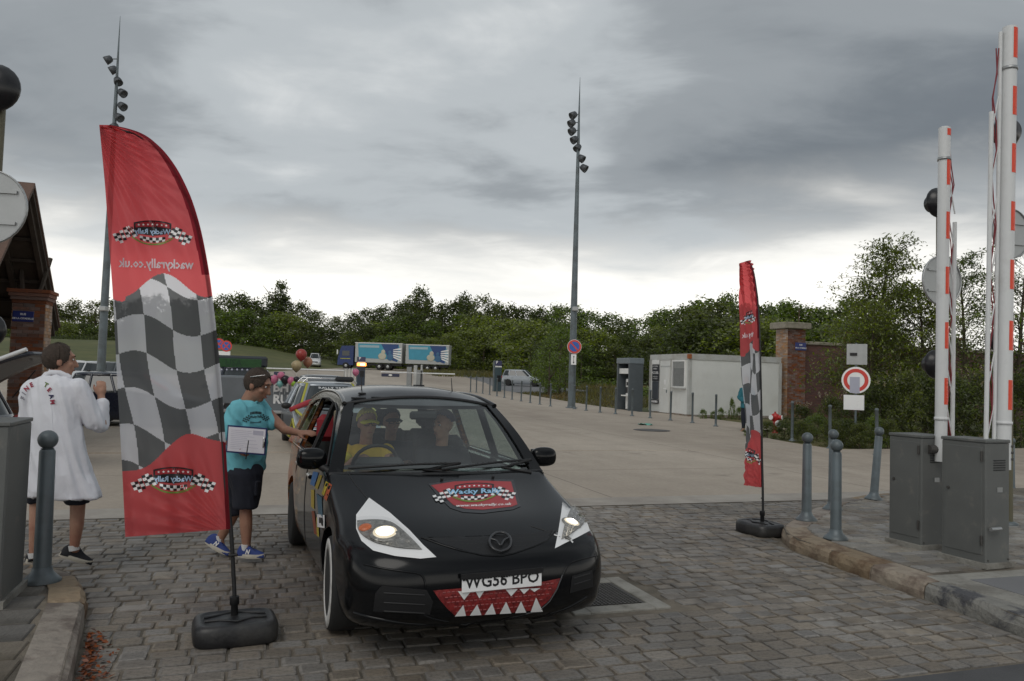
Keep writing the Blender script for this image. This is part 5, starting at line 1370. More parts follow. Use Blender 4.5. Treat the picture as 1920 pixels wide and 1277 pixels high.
def check_flags(parent, fn, sc=1.0):
    """two crossed chequered flags beside the name, laurel below, stars above; fn(u,v,layer)"""
    dk = MB(); wh = MB(); gn = MB(); rd = MB()
    for s in (-1, 1):
        for i in range(6):
            for j in range(4):
                u0 = 44 + i * 7.2 - j * 2.5; v0 = 14 - i * 2.6 - j * 5.8 + 5 * sin(i * 1.1)
                q = [(u0, v0), (u0 + 7.2, v0 - 2.6), (u0 + 4.7, v0 - 8.4), (u0 - 2.5, v0 - 5.8)]
                if i + j > 7: continue
                (wh if (i + j) % 2 else dk).add([fn(s * a * sc, b_ * sc, 1) for a, b_ in q], [(0, 1, 2, 3)])
    for i in range(8):
        u0 = -28 + i * 7
        (wh if i % 2 else dk).add([fn(u * sc, v * sc, 1) for u, v in ((u0, -8 - 3 * sin(i / 7 * pi)), (u0 + 7, -8 - 3 * sin((i + 1) / 7 * pi)), (u0 + 7, -14 - 4 * sin((i + 1) / 7 * pi)), (u0, -14 - 4 * sin(i / 7 * pi)))], [(0, 1, 2, 3)])
        (dk if i % 2 else wh).add([fn(u * sc, v * sc, 1) for u, v in ((u0, -14 - 4 * sin(i / 7 * pi)), (u0 + 7, -14 - 4 * sin((i + 1) / 7 * pi)), (u0 + 6, -19 - 4 * sin((i + 1) / 7 * pi)), (u0 + 1, -19 - 4 * sin(i / 7 * pi)))], [(0, 1, 2, 3)])
    for s in (-1, 1):
        for i in range(9):
            t = i / 8; u = s * lerp(3, 42, t); v = lerp(-27, -12, t * t); d = 4.2
            gn.add([fn((u + a) * sc, (v + b_) * sc, 2) for a, b_ in ((-d, -1), (0, 2.4), (d, 1.4), (0, -2.2))], [(0, 1, 2, 3)])
    # arched title board with stars
    for q_, hw_, t0, t1, b0, b1, ly in ((dk, 41, 24, 6, 4, -10, .5), (rd, 37, 21, 6, 12, 3, 1.0)):   # in narrow strips, so it follows the cloth
        for k in range(20):
            ua, ub = -hw_ + 2 * hw_ * k / 20, -hw_ + 2 * hw_ * (k + 1) / 20
            tp = lambda u: t0 + t1 * (1 - (u / hw_) ** 2); bt = lambda u: b0 + b1 * (1 - (u / hw_) ** 2)
            for j in range(4): q_.add([fn(u * sc, lerp(bt(u), tp(u), w_) * sc, ly) for u, w_ in ((ua, j / 4), (ub, j / 4), (ub, (j + 1) / 4), (ua, (j + 1) / 4))], [(0, 1, 2, 3)])
    for i in range(7):
        u = -30 + i * 10; v = 20.5 - abs(u) * .06; st = []
        for k in range(10):
            r_ = 3.2 if k % 2 == 0 else 1.3; a = pi / 2 + k * pi / 5; st.append((u + r_ * cos(a), v + r_ * sin(a)))
        wh.add([fn(a * sc, b_ * sc, 2) for a, b_ in st], [tuple(range(10))])
    tag(dk.build('flag_emblem_dark', M('print_black', (.012, .012, .014), .5), parent), kind='stuff'); tag(wh.build('flag_emblem_white', m_white, parent), kind='stuff')
    tag(gn.build('laurel', M('print_green', (.16, .30, .05), .5), parent), kind='stuff'); rd.build('star_board', M('print_crimson', (.36, .02, .03), .5), parent)
check_flags(shd, lambda u, v, l: bonnet_pt(u * .9 - 3, v * .62 + 4, .0055 + .0012 * l))
for px, py in ((828, 902), (924, 898)):
    p, n = hit(px, py, 0); MB().cyl(p, p + n * .025, .012, n=8).build('bonnet_pin', m_trim, car)
# colour strokes and a sticker on the near door
for k, (c, pts) in enumerate([((.03, .16, .42), [(588, 884), (598, 886), (590, 912), (582, 908)]), ((.5, .38, .03), [(600, 890), (605, 892), (596, 918), (591, 914)]), ((.5, .40, .03), [(612, 902), (617, 906), (608, 930), (604, 926)]), ((.42, .09, .03), [(618, 906), (623, 910), (613, 940), (608, 934)]), ((.5, .38, .03), [(584, 918), (590, 918), (590, 955), (584, 950)]), ((.04, .13, .2), [(594, 925), (604, 932), (606, 970), (598, 965)]), ((.30, .06, .02), [(585, 958), (590, 958), (596, 1005), (590, 1000)]), ((.5, .42, .03), [(594, 970), (598, 972), (599, 1008), (595, 1004)])]):
    decal('paint_stroke', pts, M('stroke_%d' % k, c, .4, var=.15, vs=20), .004, cuts=1)
stk = decal('door_sticker', [(596, 964), (610, 966), (610, 990), (596, 988)], m_vinyl, .006, cuts=1)
decal('sticker_print', [(600, 970), (607, 971), (607, 986), (600, 985)], m_black, .008, stk, cuts=1)
# shut lines
for pts in ([(652, 884), (664, 905), (690, 936)], [(1016, 876), (1040, 900), (1056, 922)]): crease('bonnet_shut_line', curve(pts), .0045, m_trim)
for x in (.92, -.19, -1.06):
    for s in (-1, 1):
        mb = MB(); pts = []
        for k in range(8):
            z = lerp(.28, .98, k / 7); y = lvl(z)[3]; pts.append((x - .03 * sin(k * .5), s * (y + .001), z))
        mb.tube(pts, .004, 5).build('shut_line', m_trim, car)
for s in (-1, 1):
    for x in (.0, -.95): MB().rbox((x, s * .885, .86), (.17, .03, .035), .01).build('door_handle', m_paint, car)
# wheels
def wheel(parent, x, y, s, r=.315, w_=.2, wall=True, rimm=None, name='wheel', steer=0.0):
    wh = put(name, None, parent, (x, y, r), (0, 0, steer)); 
    T_ = Matrix.Rotation(radians(90 * -s), 4, 'X')
    MB().lathe([(r * .66, -w_ / 2), (r * .93, -w_ / 2), (r, -w_ * .36), (r, w_ * .36), (r * .95, w_ / 2), (r * .66, w_ / 2)], 40, mx=T_).build('tyre', m_rub, wh)
    if wall:
        MB().lathe([(r * .70, w_ * .50), (r * .70, w_ * .53), (r * .93, w_ * .51), (r * .93, w_ * .48)], 40, cap=False, mx=T_).build('white_wall', M('chalk_white', (.55, .54, .52), .8, var=.18, vs=16, rgb2=(.3, .29, .28), v2s=9, v2=(.5, .75)), wh)
    rm = MB().lathe([(r * .67, -w_ * .4), (r * .67, w_ * .42), (r * .6, w_ * .36), (r * .3, w_ * .30), (.001, w_ * .33)], 32, cap=False, mx=T_).build('rim', rimm or m_trim, wh)
    for k in range(6):
        a = k * pi / 3; mb = MB(); mb.box((r * .38, 0, w_ * .40), (r * .5, .045, .03), mx=T_ @ Matrix.Rotation(a, 4, 'Z')); mb.build('spoke', rimm or m_trim, wh)
    MB().lathe([(.05, w_ * .3), (.05, w_ * .44), (.001, w_ * .45)], 14, cap=False, mx=T_).build('hub', rimm or m_trim, wh)
    return wh
m_orange = M('orange_wheel', (.42, .10, .015), .45, var=.2, vs=9)
for x in (1.375, -1.375):
    for s in (-1, 1): wheel(car, x, s * .79, s, wall=(x > 0), rimm=None if x > 0 else m_orange, steer=-.05 if x > 0 else 0)
# greenhouse
def ysd(z, x=0): return .874 - (z - .98) * .40 - max(0, x - .3) * .10
def side_frame(s):
    outer = [(1.0, .975), (.70, 1.20), (.42, 1.40), (.25, 1.495), (-.1, 1.545), (-.6, 1.565), (-1.2, 1.545), (-1.75, 1.46), (-2.0, 1.22), (-2.12, .975)]
    holes = [[(.66, 1.02), (.40, 1.26), (.20, 1.425), (-.06, 1.475), (-.12, 1.475), (-.14, 1.02)], [(-.23, 1.02), (-.20, 1.48), (-.6, 1.50), (-.98, 1.49), (-1.03, 1.02)], [(-1.12, 1.04), (-1.08, 1.48), (-1.4, 1.455), (-1.66, 1.39), (-1.78, 1.10)], [(.90, 1.01), (.76, 1.125), (.72, 1.01)]]
    from mathutils.geometry import tessellate_polygon
    polys = [[Vector((x, z, 0)) for x, z in p] for p in [outer] + holes]
    tri = tessellate_polygon(polys); flat = [p for q in polys for p in q]
    mb = MB(); o = [Vector((p.x, s * ysd(p.y, p.x), p.y)) for p in flat]; i_ = [Vector((p.x, s * (ysd(p.y, p.x) - .035), p.y)) for p in flat]
    n = len(o); F = []
    for t3 in tri: F += [tuple(t3), tuple(k + n for k in reversed(t3))]
    k0 = 0
    for q in polys:
        for k in range(len(q)): a, b_ = k0 + k, k0 + (k + 1) % len(q); F.append((a, b_, b_ + n, a + n))
        k0 += len(q)
    mb.add(o + i_, F, 0, False)
    f_ = mb.build('window_frame', m_mural, car); fix_normals(f_, 30)
    for k, h in enumerate(holes):
        if s < 0 and k in (0, 1): continue      # wound down on the near side
        mb = MB(); mb.prism([(x, z) for x, z in h], lambda u, v, d: Vector((u, s * (ysd(v, u) - .015 - d), v)), .005); mb.build('side_window', m_glass, car)
    for h in (holes[0], holes[1]):
        MB().tube([Vector((x, s * (ysd(z, x) + .003), z)) for x, z in h + h[:1]], .009, 5).build('window_seal', m_trim, car)
side_frame(-1); side_frame(1)
m_roof = M('roof_paint', (.020, .021, .024), .36, var=.15, vs=2, coat=.35, rgb2=(.04, .042, .046), v2s=1.3)
def zedge(x): return ps([(-1.95, 1.40), (-1.75, 1.455), (-1.2, 1.54), (-.6, 1.562), (-.1, 1.543), (.25, 1.495), (.34, 1.475)], x)
def roof_pt(u, v):
    x = lerp(.34 - .05 * (2 * v - 1) ** 2, -1.95, u); ze = zedge(x); y = (2 * v - 1); ye = ysd(ze, x) - .005
    return Vector((x, y * ye, ze + .075 * (1 - abs(y) ** 2.4) * smooth((.36 - x) / .5 + .15)))
mb = MB(); mb.grid(roof_pt, 28, 20); mb.grid(lambda u, v: roof_pt(u, v) - Vector((0, 0, .03)), 28, 20, sm=True)
roof = mb.build('roof', m_roof, car)
for s in (-1, 1):
    MB().tube([Vector((x, s * (ysd(zedge(x), x) - .012), zedge(x) + .004)) for x in fr(.30, -1.75, 24)], .020, 8).build('roof_rail', m_mural, roof)
for px, py, w_ in ((688, 731, 9), (720, 733, 12), (783, 730, 15), (741, 751, 17)):
    # small louvres on the roof
    d = (CI.to_3x3() @ ray(px, py)); t_ = (1.60 - CO.z) / d.z if abs(d.z) > 1e-4 else 8
    q = CO + d * min(max(t_, 5.5), 9.0); q.z = max(q.z, 1.5)
    x_ = max(-1.2, min(.2, q.x)); y_ = max(-.5, min(.5, q.y)); rp = roof_pt((.34 - x_) / 2.29, .5 + y_ / 1.2)
    MB().rbox((rp.x, rp.y, rp.z + .006), (.03, .012 * w_ * .6, .014), .004).build('roof_fin', m_trim, roof)
for y_ in (-.44, .40): MB().cyl((-.15, y_, 1.58), (-.2, y_, 1.72), .006, .003, 6).build('roof_spike', m_trim, roof)
def ws_pt(u, v, o=0):
    y = 2 * u - 1; xb, xt = 1.045 - .11 * y * y, .335 - .055 * y * y
    zt = 1.478 + .07 * (1 - y * y)
    wb, wt = .848, .652
    k = v; b_ = .035 * sin(pi * v)
    return Vector((lerp(xb, xt, k) + b_, y * lerp(wb, wt, k), lerp(.985, zt, k) + b_ * .7))
mb = MB(); mb.grid(ws_pt, 20, 12); ws = mb.build('windscreen', glass_mat('screen_glass', (.86, .94, .915), .07), car)
for s, u in ((-1, 0), (1, 1)):
    mb = MB(); R_ = []
    for k in range(13):
        p = ws_pt(u, k / 12); pin = ws_pt(u + (-s) * .055, k / 12)
        q = Vector((p.x - .05, s * (ysd(min(max(p.z, .98), 1.49), p.x) + .004), p.z - .01))
        R_.append([pin + Vector((.012, 0, .008)), p + Vector((.012, s * .01, .008)), q, q - Vector((.05, s * .05, .02)), pin - Vector((.04, 0, .03))])
    mb.rings(R_); o = mb.build('windscreen_pillar', m_mural, car); fix_normals(o, 40)
MB().tube([ws_pt(k / 20, 1.0) + Vector((.0, 0, .006)) for k in range(21)], .014, 6).build('header_seal', m_trim, car)
MB().tube([ws_pt(k / 20, .0) + Vector((.012, 0, .0)) for k in range(21)], .024, 6).build('cowl', m_trim, car)
for y0, y1, v0, v1 in ((-.62, .12, .05, .10), (-.02, .68, .035, .13)):
    a = ws_pt(.5 + y0 / 1.45, v0) + Vector((.035, 0, .022)); b_ = ws_pt(.5 + y1 / 1.45, v1) + Vector((.035, 0, .022)); c_ = a.lerp(b_, .62)
    wp = MB().tube([a, c_ + Vector((.01, 0, .01)), b_], .009, 6).build('wiper', m_trim, car)
    MB().tube([b_ + Vector((0, .0, 0)), b_.lerp(a, .35) + Vector((.03, 0, -.035)), Vector((1.06, b_.y * .8 + .1, .995))], .012, 6).build('wiper_arm', m_trim, wp)
# rear hatch
mb = MB(); mb.grid(lambda u, v: Vector((lerp(-1.93, -2.12, v) - .03 * (1 - (2 * u - 1) ** 2), (2 * u - 1) * lerp(.60, .79, v), lerp(1.44, .98, v))), 12, 8, keep=lambda u, v: not (.1 < u < .9 and .12 < v < .8)); mb.build('tailgate', m_mural, car)
mb = MB(); mb.grid(lambda u, v: Vector((lerp(-1.93, -2.12, lerp(.1, .82, v)) - .028 * (1 - (2 * lerp(.08, .92, u) - 1) ** 2), (2 * lerp(.08, .92, u) - 1) * lerp(.60, .79, lerp(.1, .82, v)), lerp(1.44, .98, lerp(.1, .82, v)))), 10, 4); mb.build('rear_window', m_glass, car)
# mirrors
for s in (-1, 1):
    mm = MB().rbox((.74, s * .955, 1.085), (.13, .235, .17), .045, sm=True).build('wing_mirror', m_paint, car)
    md = mm.modifiers.new('s', 'SUBSURF'); md.levels = 2; bake(mm)
    for p in mm.data.polygons: p.use_smooth = True
    MB().tube([(.78, s * .83, .995), (.75, s * .89, 1.03)], .03, 8).build('stalk', m_trim, mm)
    MB().rbox((.668, s * .955, 1.085), (.006, .18, .12), .002).build('mirror_glass', m_chrome, mm)
# cabin inside
MB().rbox((.62, 0, .93), (.42, 1.42, .14), .05).build('dashboard', m_int, car)
MB().rbox((.36, -.36, .99), (.16, .4, .12), .04).build('binnacle', m_int, car)
sw = MB(); sc_ = Vector((.22, -.37, .985)); ax = Vector((-.86, 0, .5)).normalized(); e1 = Vector((0, 1, 0)); e2 = ax.cross(e1)
sw.tube([sc_ + (e1 * cos(k * pi / 14) + e2 * sin(k * pi / 14)) * .185 for k in range(29)], .016, 8, cap=False); sw = sw.build('steering_wheel', m_trim, car)
MB().tube([sc_ - e1 * .17, sc_ - ax * .04, sc_ + e1 * .17], .015, 6).build('spokes', m_trim, sw); MB().cyl(sc_ - ax * .15, sc_, .045, n=12).build('column', m_trim, sw)
def seat(x, y, w_=.5):
    st = MB().rbox((x, y, .52), (.5, w_, .16), .06).build('seat', m_seat, car)
    bk_ = MB().rbox((0, 0, .32), (.13, w_, .66), .055, mx=Matrix.Translation((x - .24, y, .54)) @ Matrix.Rotation(radians(-16), 4, 'Y')).build('backrest', m_seat, st)
    MB().rbox((0, 0, .76), (.09, .25, .18), .04, mx=Matrix.Translation((x - .24, y, .54)) @ Matrix.Rotation(radians(-13), 4, 'Y')).build('headrest', m_seat, st)
seat(-.12, -.38); seat(-.12, .38); seat(-1.0, -.42, .44); seat(-1.0, .05, .44); seat(-1.0, .5, .44)
MB().rbox((.36, 0, 1.40), (.04, .24, .07), .02).build('rear_view_mirror', m_trim, car)
MB().box((-.6, 0, .37), (2.6, 1.36, .02)).build('floor', m_int, car)
MB().rbox((-.12, -.66, 1.16), (.03, .04, .5), .01).build('seat_belt', M('belt_cream', (.3, .27, .2), .8), car)
MB().rbox((-.95, -.62, 1.2), (.14, .2, .26), .05).build('red_cushion', M('cushion_red', (.28, .02, .03), .8), car)
MB().box((0, 0, .25), (2.9, 1.3, .1)).build('underbody', m_trim, car)
# ------------------------------------------------------------------ people
m_skin = M('skin', (.40, .225, .155), .55, var=.12, vs=9, rgb2=(.34, .16, .11), v2s=5)
m_skin2 = M('skin_tanned', (.33, .175, .115), .55, var=.12, vs=9, rgb2=(.27, .12, .085), v2s=5)
m_hair = M('dark_brown_hair', (.050, .034, .024), .7, var=.3, vs=60, bump=.6, bs=140)
m_coat = M('white_cotton_coat', (.72, .73, .78), .8, var=.03, vs=5, bump=.25, bs=18)
m_navy = M('navy_cloth', (.014, .017, .028), .85, var=.2, vs=14, bump=.2, bs=60)
m_cyan = M('turquoise_jersey', (.16, .50, .58), .8, var=.05, vs=6, bump=.3, bs=16)
m_sole = M('pale_sole', (.50, .47, .40), .7, var=.15, vs=14)
m_shoe = M('black_mesh_shoe', (.016, .017, .022), .75, var=.2, vs=30)
m_shoeb = M('blue_mesh_shoe', (.02, .045, .20), .7, var=.2, vs=30)
m_sock = M('white_sock', (.6, .6, .6), .85)
def capsule(mb, p0, r0, p1, r1, n=12):
    p0, p1 = Vector(p0), Vector(p1)
    mb.ell(p0, (r0, r0, r0), n, 8); mb.ell(p1, (r1, r1, r1), n, 8); mb.cyl(p0, p1, r0, r1, n)
def loft(mb, secs, n=24, wave=None):
    """(centre, rx, ry, turn) sections"""
    R_ = []
    for k, (c, rx, ry, a) in enumerate(secs):
        c = Vector(c); ring = []
        for i in range(n):
            t = 2 * pi * i / n; w_ = wave(t, k / (len(secs) - 1)) if wave else 0
            x, y = (rx + w_) * cos(t), (ry + w_) * sin(t)
            ring.append(c + Vector((x * cos(a) - y * sin(a), x * sin(a) + y * cos(a), 0)))
        R_.append(ring)
    mb.rings(R_)
def remesh(name, mb, mat, parent, vox=.011, it=5, loc=(0, 0, 0), wr=0.0, wf=(9, 9, 4)):
    o = mb.build(name, mat)
    m1 = o.modifiers.new('r', 'REMESH'); m1.mode = 'VOXEL'; m1.voxel_size = vox
    m2 = o.modifiers.new('s', 'SMOOTH'); m2.factor = .5; m2.iterations = it
    bake(o)
    o.data.materials.clear(); o.data.materials.append(mat)
    if wr:                                    # creases of the cloth
        ns = [v.normal.copy() for v in o.data.vertices]
        for v, n in zip(o.data.vertices, ns):
            c = v.co; p = Vector((c.x * wf[0] + c.z * 3, c.y * wf[1], c.z * wf[2] + c.x * 2.5))
            k = 1 - abs(mnoise.noise(p)) * 2.2; k2 = 1 - abs(mnoise.noise(p * 1.9 + Vector((7, 3, 1)))) * 2.2
            v.co = c + n * wr * (k * .65 + k2 * .35 - .3)
        o.data.update()
    for p in o.data.polygons: p.use_smooth = True
    o.parent = parent; o.location = loc
    return o
def head(mb, c, f, s=1.0, tilt=0.0):
    """skull, jaw, nose and ears; f = where the face looks"""
    f = Vector(f).normalized(); u = Vector((0, 0, 1)); u = (u - f * u.dot(f)).normalized(); r = f.cross(u)
    B = Matrix((r, f, u)).transposed().to_4x4(); c = Vector(c); q = lambda x, y, z: c + (r * x + f * y + u * z) * s
    mb.ell(q(0, -.012, .025), (.076 * s, .098 * s, .10 * s), 20, 14, mx=B)
    mb.ell(q(0, .028, -.045), (.060 * s, .066 * s, .075 * s), 16, 12, mx=B)
    mb.ell(q(0, .062, -.092), (.030 * s, .030 * s, .026 * s), 10, 8, mx=B)
    capsule(mb, q(0, .088, .022), .013 * s, q(0, .116, -.026), .017 * s, 8)
    mb.ell(q(0, .08, .045), (.055 * s, .02 * s, .016 * s), 10, 8, mx=B)
    mb.ell(q(0, .090, -.06), (.026 * s, .012 * s, .013 * s), 10, 8, mx=B)
    for k in (-1, 1):
        mb.ell(q(k * .078, -.008, -.01), (.010 * s, .022 * s, .034 * s), 8, 8, mx=B)
        mb.ell(q(k * .044, .066, -.02), (.022 * s, .022 * s, .02 * s), 8, 8, mx=B)
    return q, B, s
def face_bits(q, B, s, parent, mat_brow=None):
    for k in (-1, 1):
        e = MB().ell(q(k * .032, .083, .018), (.013 * s, .008 * s, .008 * s), 8, 6, mx=B).build('eye', M('eye_white', (.6, .58, .55), .3), parent)
        MB().ell(q(k * .032, .0895, .018), (.006 * s, .004 * s, .006 * s), 8, 6, mx=B).build('iris', m_dark, e)
        MB().ell(q(k * .032, .094, .044), (.020 * s, .006 * s, .005 * s), 8, 6, mx=B).build('eyebrow', mat_brow or m_hair, parent)
    MB().ell(q(0, .102, -.062), (.024 * s, .006 * s, .006 * s), 10, 6, mx=B).build('lips', M('lips', (.30, .11, .09), .5), parent)
def hair(q, B, s, parent, mat, low=-.35, front=.42, g=1.045, name='hair', bald=0.0):
    """cap of hair over the skull, open at the face"""
    mb = MB(); nu, nv = 60, 26
    def pt(u, v):
        a = 2 * pi * u; t = lerp(-.95, pi / 2, v); k = g * (1 + .018 * sin(a * 9 + v * 20) + .016 * sin(a * 23 + v * 7) + .012 * sin(a * 41 - v * 13))
        return q(.076 * k * cos(t) * cos(a), -.012 + .098 * k * cos(t) * sin(a), .025 + .10 * k * sin(t))
    def keep(u, v):
        a = 2 * pi * u; t = lerp(-.95, pi / 2, v); y, z = cos(t) * sin(a), sin(t)
        return z > low + .95 * max(0, y + .1) + .05 * sin(a * 17) and not (y > front and z < .80 + .05 * sin(a * 11))
    mb.grid(pt, nu, nv, keep=keep)
    o = mb.build(name, mat, parent); md = o.modifiers.new('t', 'SOLIDIFY'); md.thickness = .012; md.offset = 0; bake(o)
    if name == 'hair':                        # short strands lying over the scalp
        rr = random.Random(3); st = MB()
        for k in range(1600):
            u, v = rr.random(), rr.random() ** .7
            if not keep(u, v): continue
            p = pt(u, v); c0 = q(0, -.012, .025); n = (p - c0).normalized(); dn = (q(0, -1.0, -.35) - q(0, 0, 0)).normalized(); dn = (dn - n * dn.dot(n) + Vector((rr.gauss(0, .25), rr.gauss(0, .25), rr.gauss(0, .25)))).normalized()
            l = rr.uniform(.014, .028) * s; sd_ = n.cross(dn) * .0022
            st.add([p - sd_, p + sd_, p + dn * l + n * l * rr.uniform(.15, .5)], [(0, 1, 2)])
        tag(st.build('hair_strands', mat, o), kind='stuff')
    return o
def hand(mb, wr, d, up, s=1.0, curl=.6, thumb=1, grip=False):
    """palm, four bent fingers, thumb"""
    d = Vector(d).normalized(); up = Vector(up); up = (up - d * up.dot(d)).normalized(); sd_ = d.cross(up); wr = Vector(wr)
    q = lambda a, b, c: wr + (d * a + sd_ * b + up * c) * s
    capsule(mb, q(0, 0, 0), .026 * s, q(.035, .0, 0), .030 * s)
    for k, b in enumerate((-.030, -.010, .010, .029)):
        capsule(mb, q(.02, b * .8, 0), .017 * s, q(.085, b, .004), .0125 * s, 8)
        l = (.030, .036, .034, .026)[k] * (1 if not grip else .9); c = curl + .08 * k
        p1 = Vector((.085 + l * cos(c * .5), b, .004 - l * sin(c * .5))); p2 = p1 + Vector((l * .8 * cos(c * 1.3), 0, -l * .8 * sin(c * 1.3))); p3 = p2 + Vector((l * .6 * cos(c * 2.0), 0, -l * .6 * sin(c * 2.0)))
        for a_, b_, ra, rb in ((Vector((.085, b, .004)), p1, .0115, .0105), (p1, p2, .0105, .0095), (p2, p3, .0095, .0085)):
            capsule(mb, q(*a_), ra * s, q(*b_), rb * s, 8)
    capsule(mb, q(.015, thumb * .03, -.005), .016 * s, q(.055, thumb * .055, -.022), .0125 * s, 8)
    capsule(mb, q(.055, thumb * .055, -.022), .0125 * s, q(.088, thumb * .052, -.036), .0095 * s, 8)
def shoe(parent, heel, toe, up, mat, lbl='shoe', s=1.0, w=.048):
    """upper and sole as part and sub-part"""
    heel, toe = Vector(heel), Vector(toe); d = (toe - heel); L_ = d.length; d.normalize(); up = Vector(up); up = (up - d * up.dot(d)).normalized(); sd_ = d.cross(up)
    q = lambda a, b, c: heel + d * a * L_ + sd_ * b + up * c
    mb = MB(); R_ = []
    for a, wd, h, z in ((-.02, .026, .05, .035), (.05, .036, .085, .035), (.18, .040, .105, .035), (.34, .040, .105, .03), (.5, .042, .075, .03), (.7, .048, .056, .028), (.88, .044, .044, .028), (1.0, .026, .030, .028)):
        R_.append([q(a, wd * s * cos(t) * (1 if sin(t) < .3 else .82), (z - .012 + max(0, sin(t)) * h * s + min(0, sin(t)) * .015)) for t in [2 * pi * k / 14 for k in range(14)]])
    mb.rings(R_); o = mb.build(lbl, mat, parent)
    md = o.modifiers.new('s', 'SUBSURF'); md.levels = 1; bake(o)
    for p in o.data.polygons: p.use_smooth = True
    mb = MB(); R_ = []
    for z in (0, .012, .028, .034):
        R_.append([q(.49 + .53 * cos(t), (.052 if cos(t) > -.3 else .044) * s * sin(t) * (1.0 if z < .03 else .92) * (1 if z > 0 else .94), z + .012 * max(0, cos(t)) ** 4) for t in [2 * pi * k / 22 for k in range(22)]])
    mb.rings(R_); sl = mb.build('sole', m_sole, o)
    mb = MB()
    for k in range(5): mb.tube([q(.42 + k * .07, -.02, .108 - k * .012), q(.42 + k * .07 + .03, .02, .106 - k * .012)], .004, 5)
    tag(mb.build('laces', m_dark if mat is not m_shoe else m_trim, o), kind='stuff')
    return o, q

# --- man in a white coat, back to us, writing
D1 = 6.62; b1 = GZ(103, 1058, PZ)
t = thing('person', 'person in a long white coat seen from behind, right hand raised with a pen', 'person', b1)
J = lambda px, py, dy=0.0: PY(px, py, D1 + dy) - b1
sk = MB()
hc = J(112, 677, .02); q, B, s_ = head(sk, hc, (.80, .58, -.05), 1.14)
capsule(sk, J(108, 708, .0), .072, hc - Vector((0, 0, .05)), .055)
loft(sk, [(J(106, 735), .17, .10, -.3), (J(106, 800), .16, .11, -.3), (J(109, 880), .16, .12, -.3)])
for kx, ky, ax_, ay, hx in ((70, 945, 63, 1042, 90), (146, 945, 139, 1028, 128)):
    capsule(sk, J(hx, 895, .0), .085, J(kx, ky, .02), .062); capsule(sk, J(kx, ky, .02), .06, J(kx - 2, ky + 40, .0), .055); capsule(sk, J(kx - 2, ky + 40, .0), .055, J(ax_, ay, 0), .036)
    capsule(sk, J(ax_, ay, 0), .036, J(ax_ + 8, ay + 8, .08), .03)
capsule(sk, J(190, 796, .10), .045, J(190, 742, .16), .030)
hand(sk, J(190, 740, .16), J(190, 712, .16) - J(190, 740, .16), (.5, -.8, 0), 1.0, 1.0, -1, True)
remesh('body', sk, m_skin, t, .0105, 4)
hair(q, B, s_, t, m_hair, low=-.80, front=.62)
face_bits(q, B, s_, t)
ct = MB()
wv = lambda a, v: .010 * sin(a * 5 + 1) * v + .012 * sin(a * 9 + 2.2) * v * v + .006 * sin(a * 3 + v * 9)
loft(ct, [(J(104, 704, 0), .095, .085, -.3), (J(102, 713, 0), .17, .105, -.3), (J(101, 724, 0), .222, .125, -.3), (J(101, 748, 0), .238, .14, -.3), (J(103, 790, 0), .232, .145, -.3), (J(107, 840, 0), .235, .155, -.3)], 36)
loft(ct, [(J(106, 800, 0), .225, .145, -.3), (J(109, 850, 0), .25, .165, -.3), (J(112, 885, 0), .285, .19, -.3), (J(117, 918, .0), .325, .21, -.3), (J(119, 930, .0), .333, .215, -.3)], 60, wv)
capsule(ct, J(146, 730, 0), .085, J(176, 790, .06), .072); capsule(ct, J(176, 790, .06), .070, J(189, 798, .10), .062); capsule(ct, J(189, 798, .10), .062, J(191, 758, .14), .048)
capsule(ct, J(60, 732, 0), .085, J(50, 795, .05), .07); capsule(ct, J(50, 795, .05), .066, J(95, 800, .3), .05)
capsule(ct, J(90, 708, -.0), .05, J(122, 710, .03), .05)
coat = remesh('lab_coat', ct, m_coat, t, .0115, 3, wr=.022, wf=(10, 10, 2.2))
# collar and back seam
MB().tube([J(80, 708, -.05), J(95, 698, -.075), (J(112, 699, -.065)), J(131, 708, -.02)], .022, 8, ell=(1, .6)).build('collar', m_coat, coat)
cbv = BVHTree.FromPolygons([v.co.copy() for v in coat.data.vertices], [tuple(p.vertices) for p in coat.data.polygons])
def onto(bv, o, px, py, off=.004):
    org = Vector((0, 0, CAMH)) - o; d = ray(px, py).normalized(); r_ = bv.ray_cast(org, d)
    if r_[0] is None: r_ = bv.find_nearest(org + d * (o - Vector((0, 0, CAMH))).length)
    return r_[0] - d * off
m_lred = M('letter_red', (.30, .03, .06), .7); m_lnavy = M('letter_navy', (.03, .03, .09), .7); m_lgrn = M('letter_green', (.12, .18, .04), .7); m_lgry = M('letter_grey', (.30, .30, .34), .7)
for ch, px, py, an, mt in (('F', 43, 747, -65, m_lgry), ('I', 45, 738, -55, m_lgry), ('N', 50, 729, -40, m_lred), ('E', 59, 722, -22, m_lred), ('T', 86, 722, 28, m_lgrn), ('E', 92, 731, 45, m_lred), ('A', 96, 743, 68, m_lnavy), ('M', 98, 754, 84, m_lred)):
    mb = MB(); a = radians(an); lettering(mb, ch, lambda u, v: onto(cbv, b1, px + u * cos(a) + v * sin(a), py + u * sin(a) - v * cos(a), .008), 11.5, off=.5)
    mb.build('letter', mt, coat)
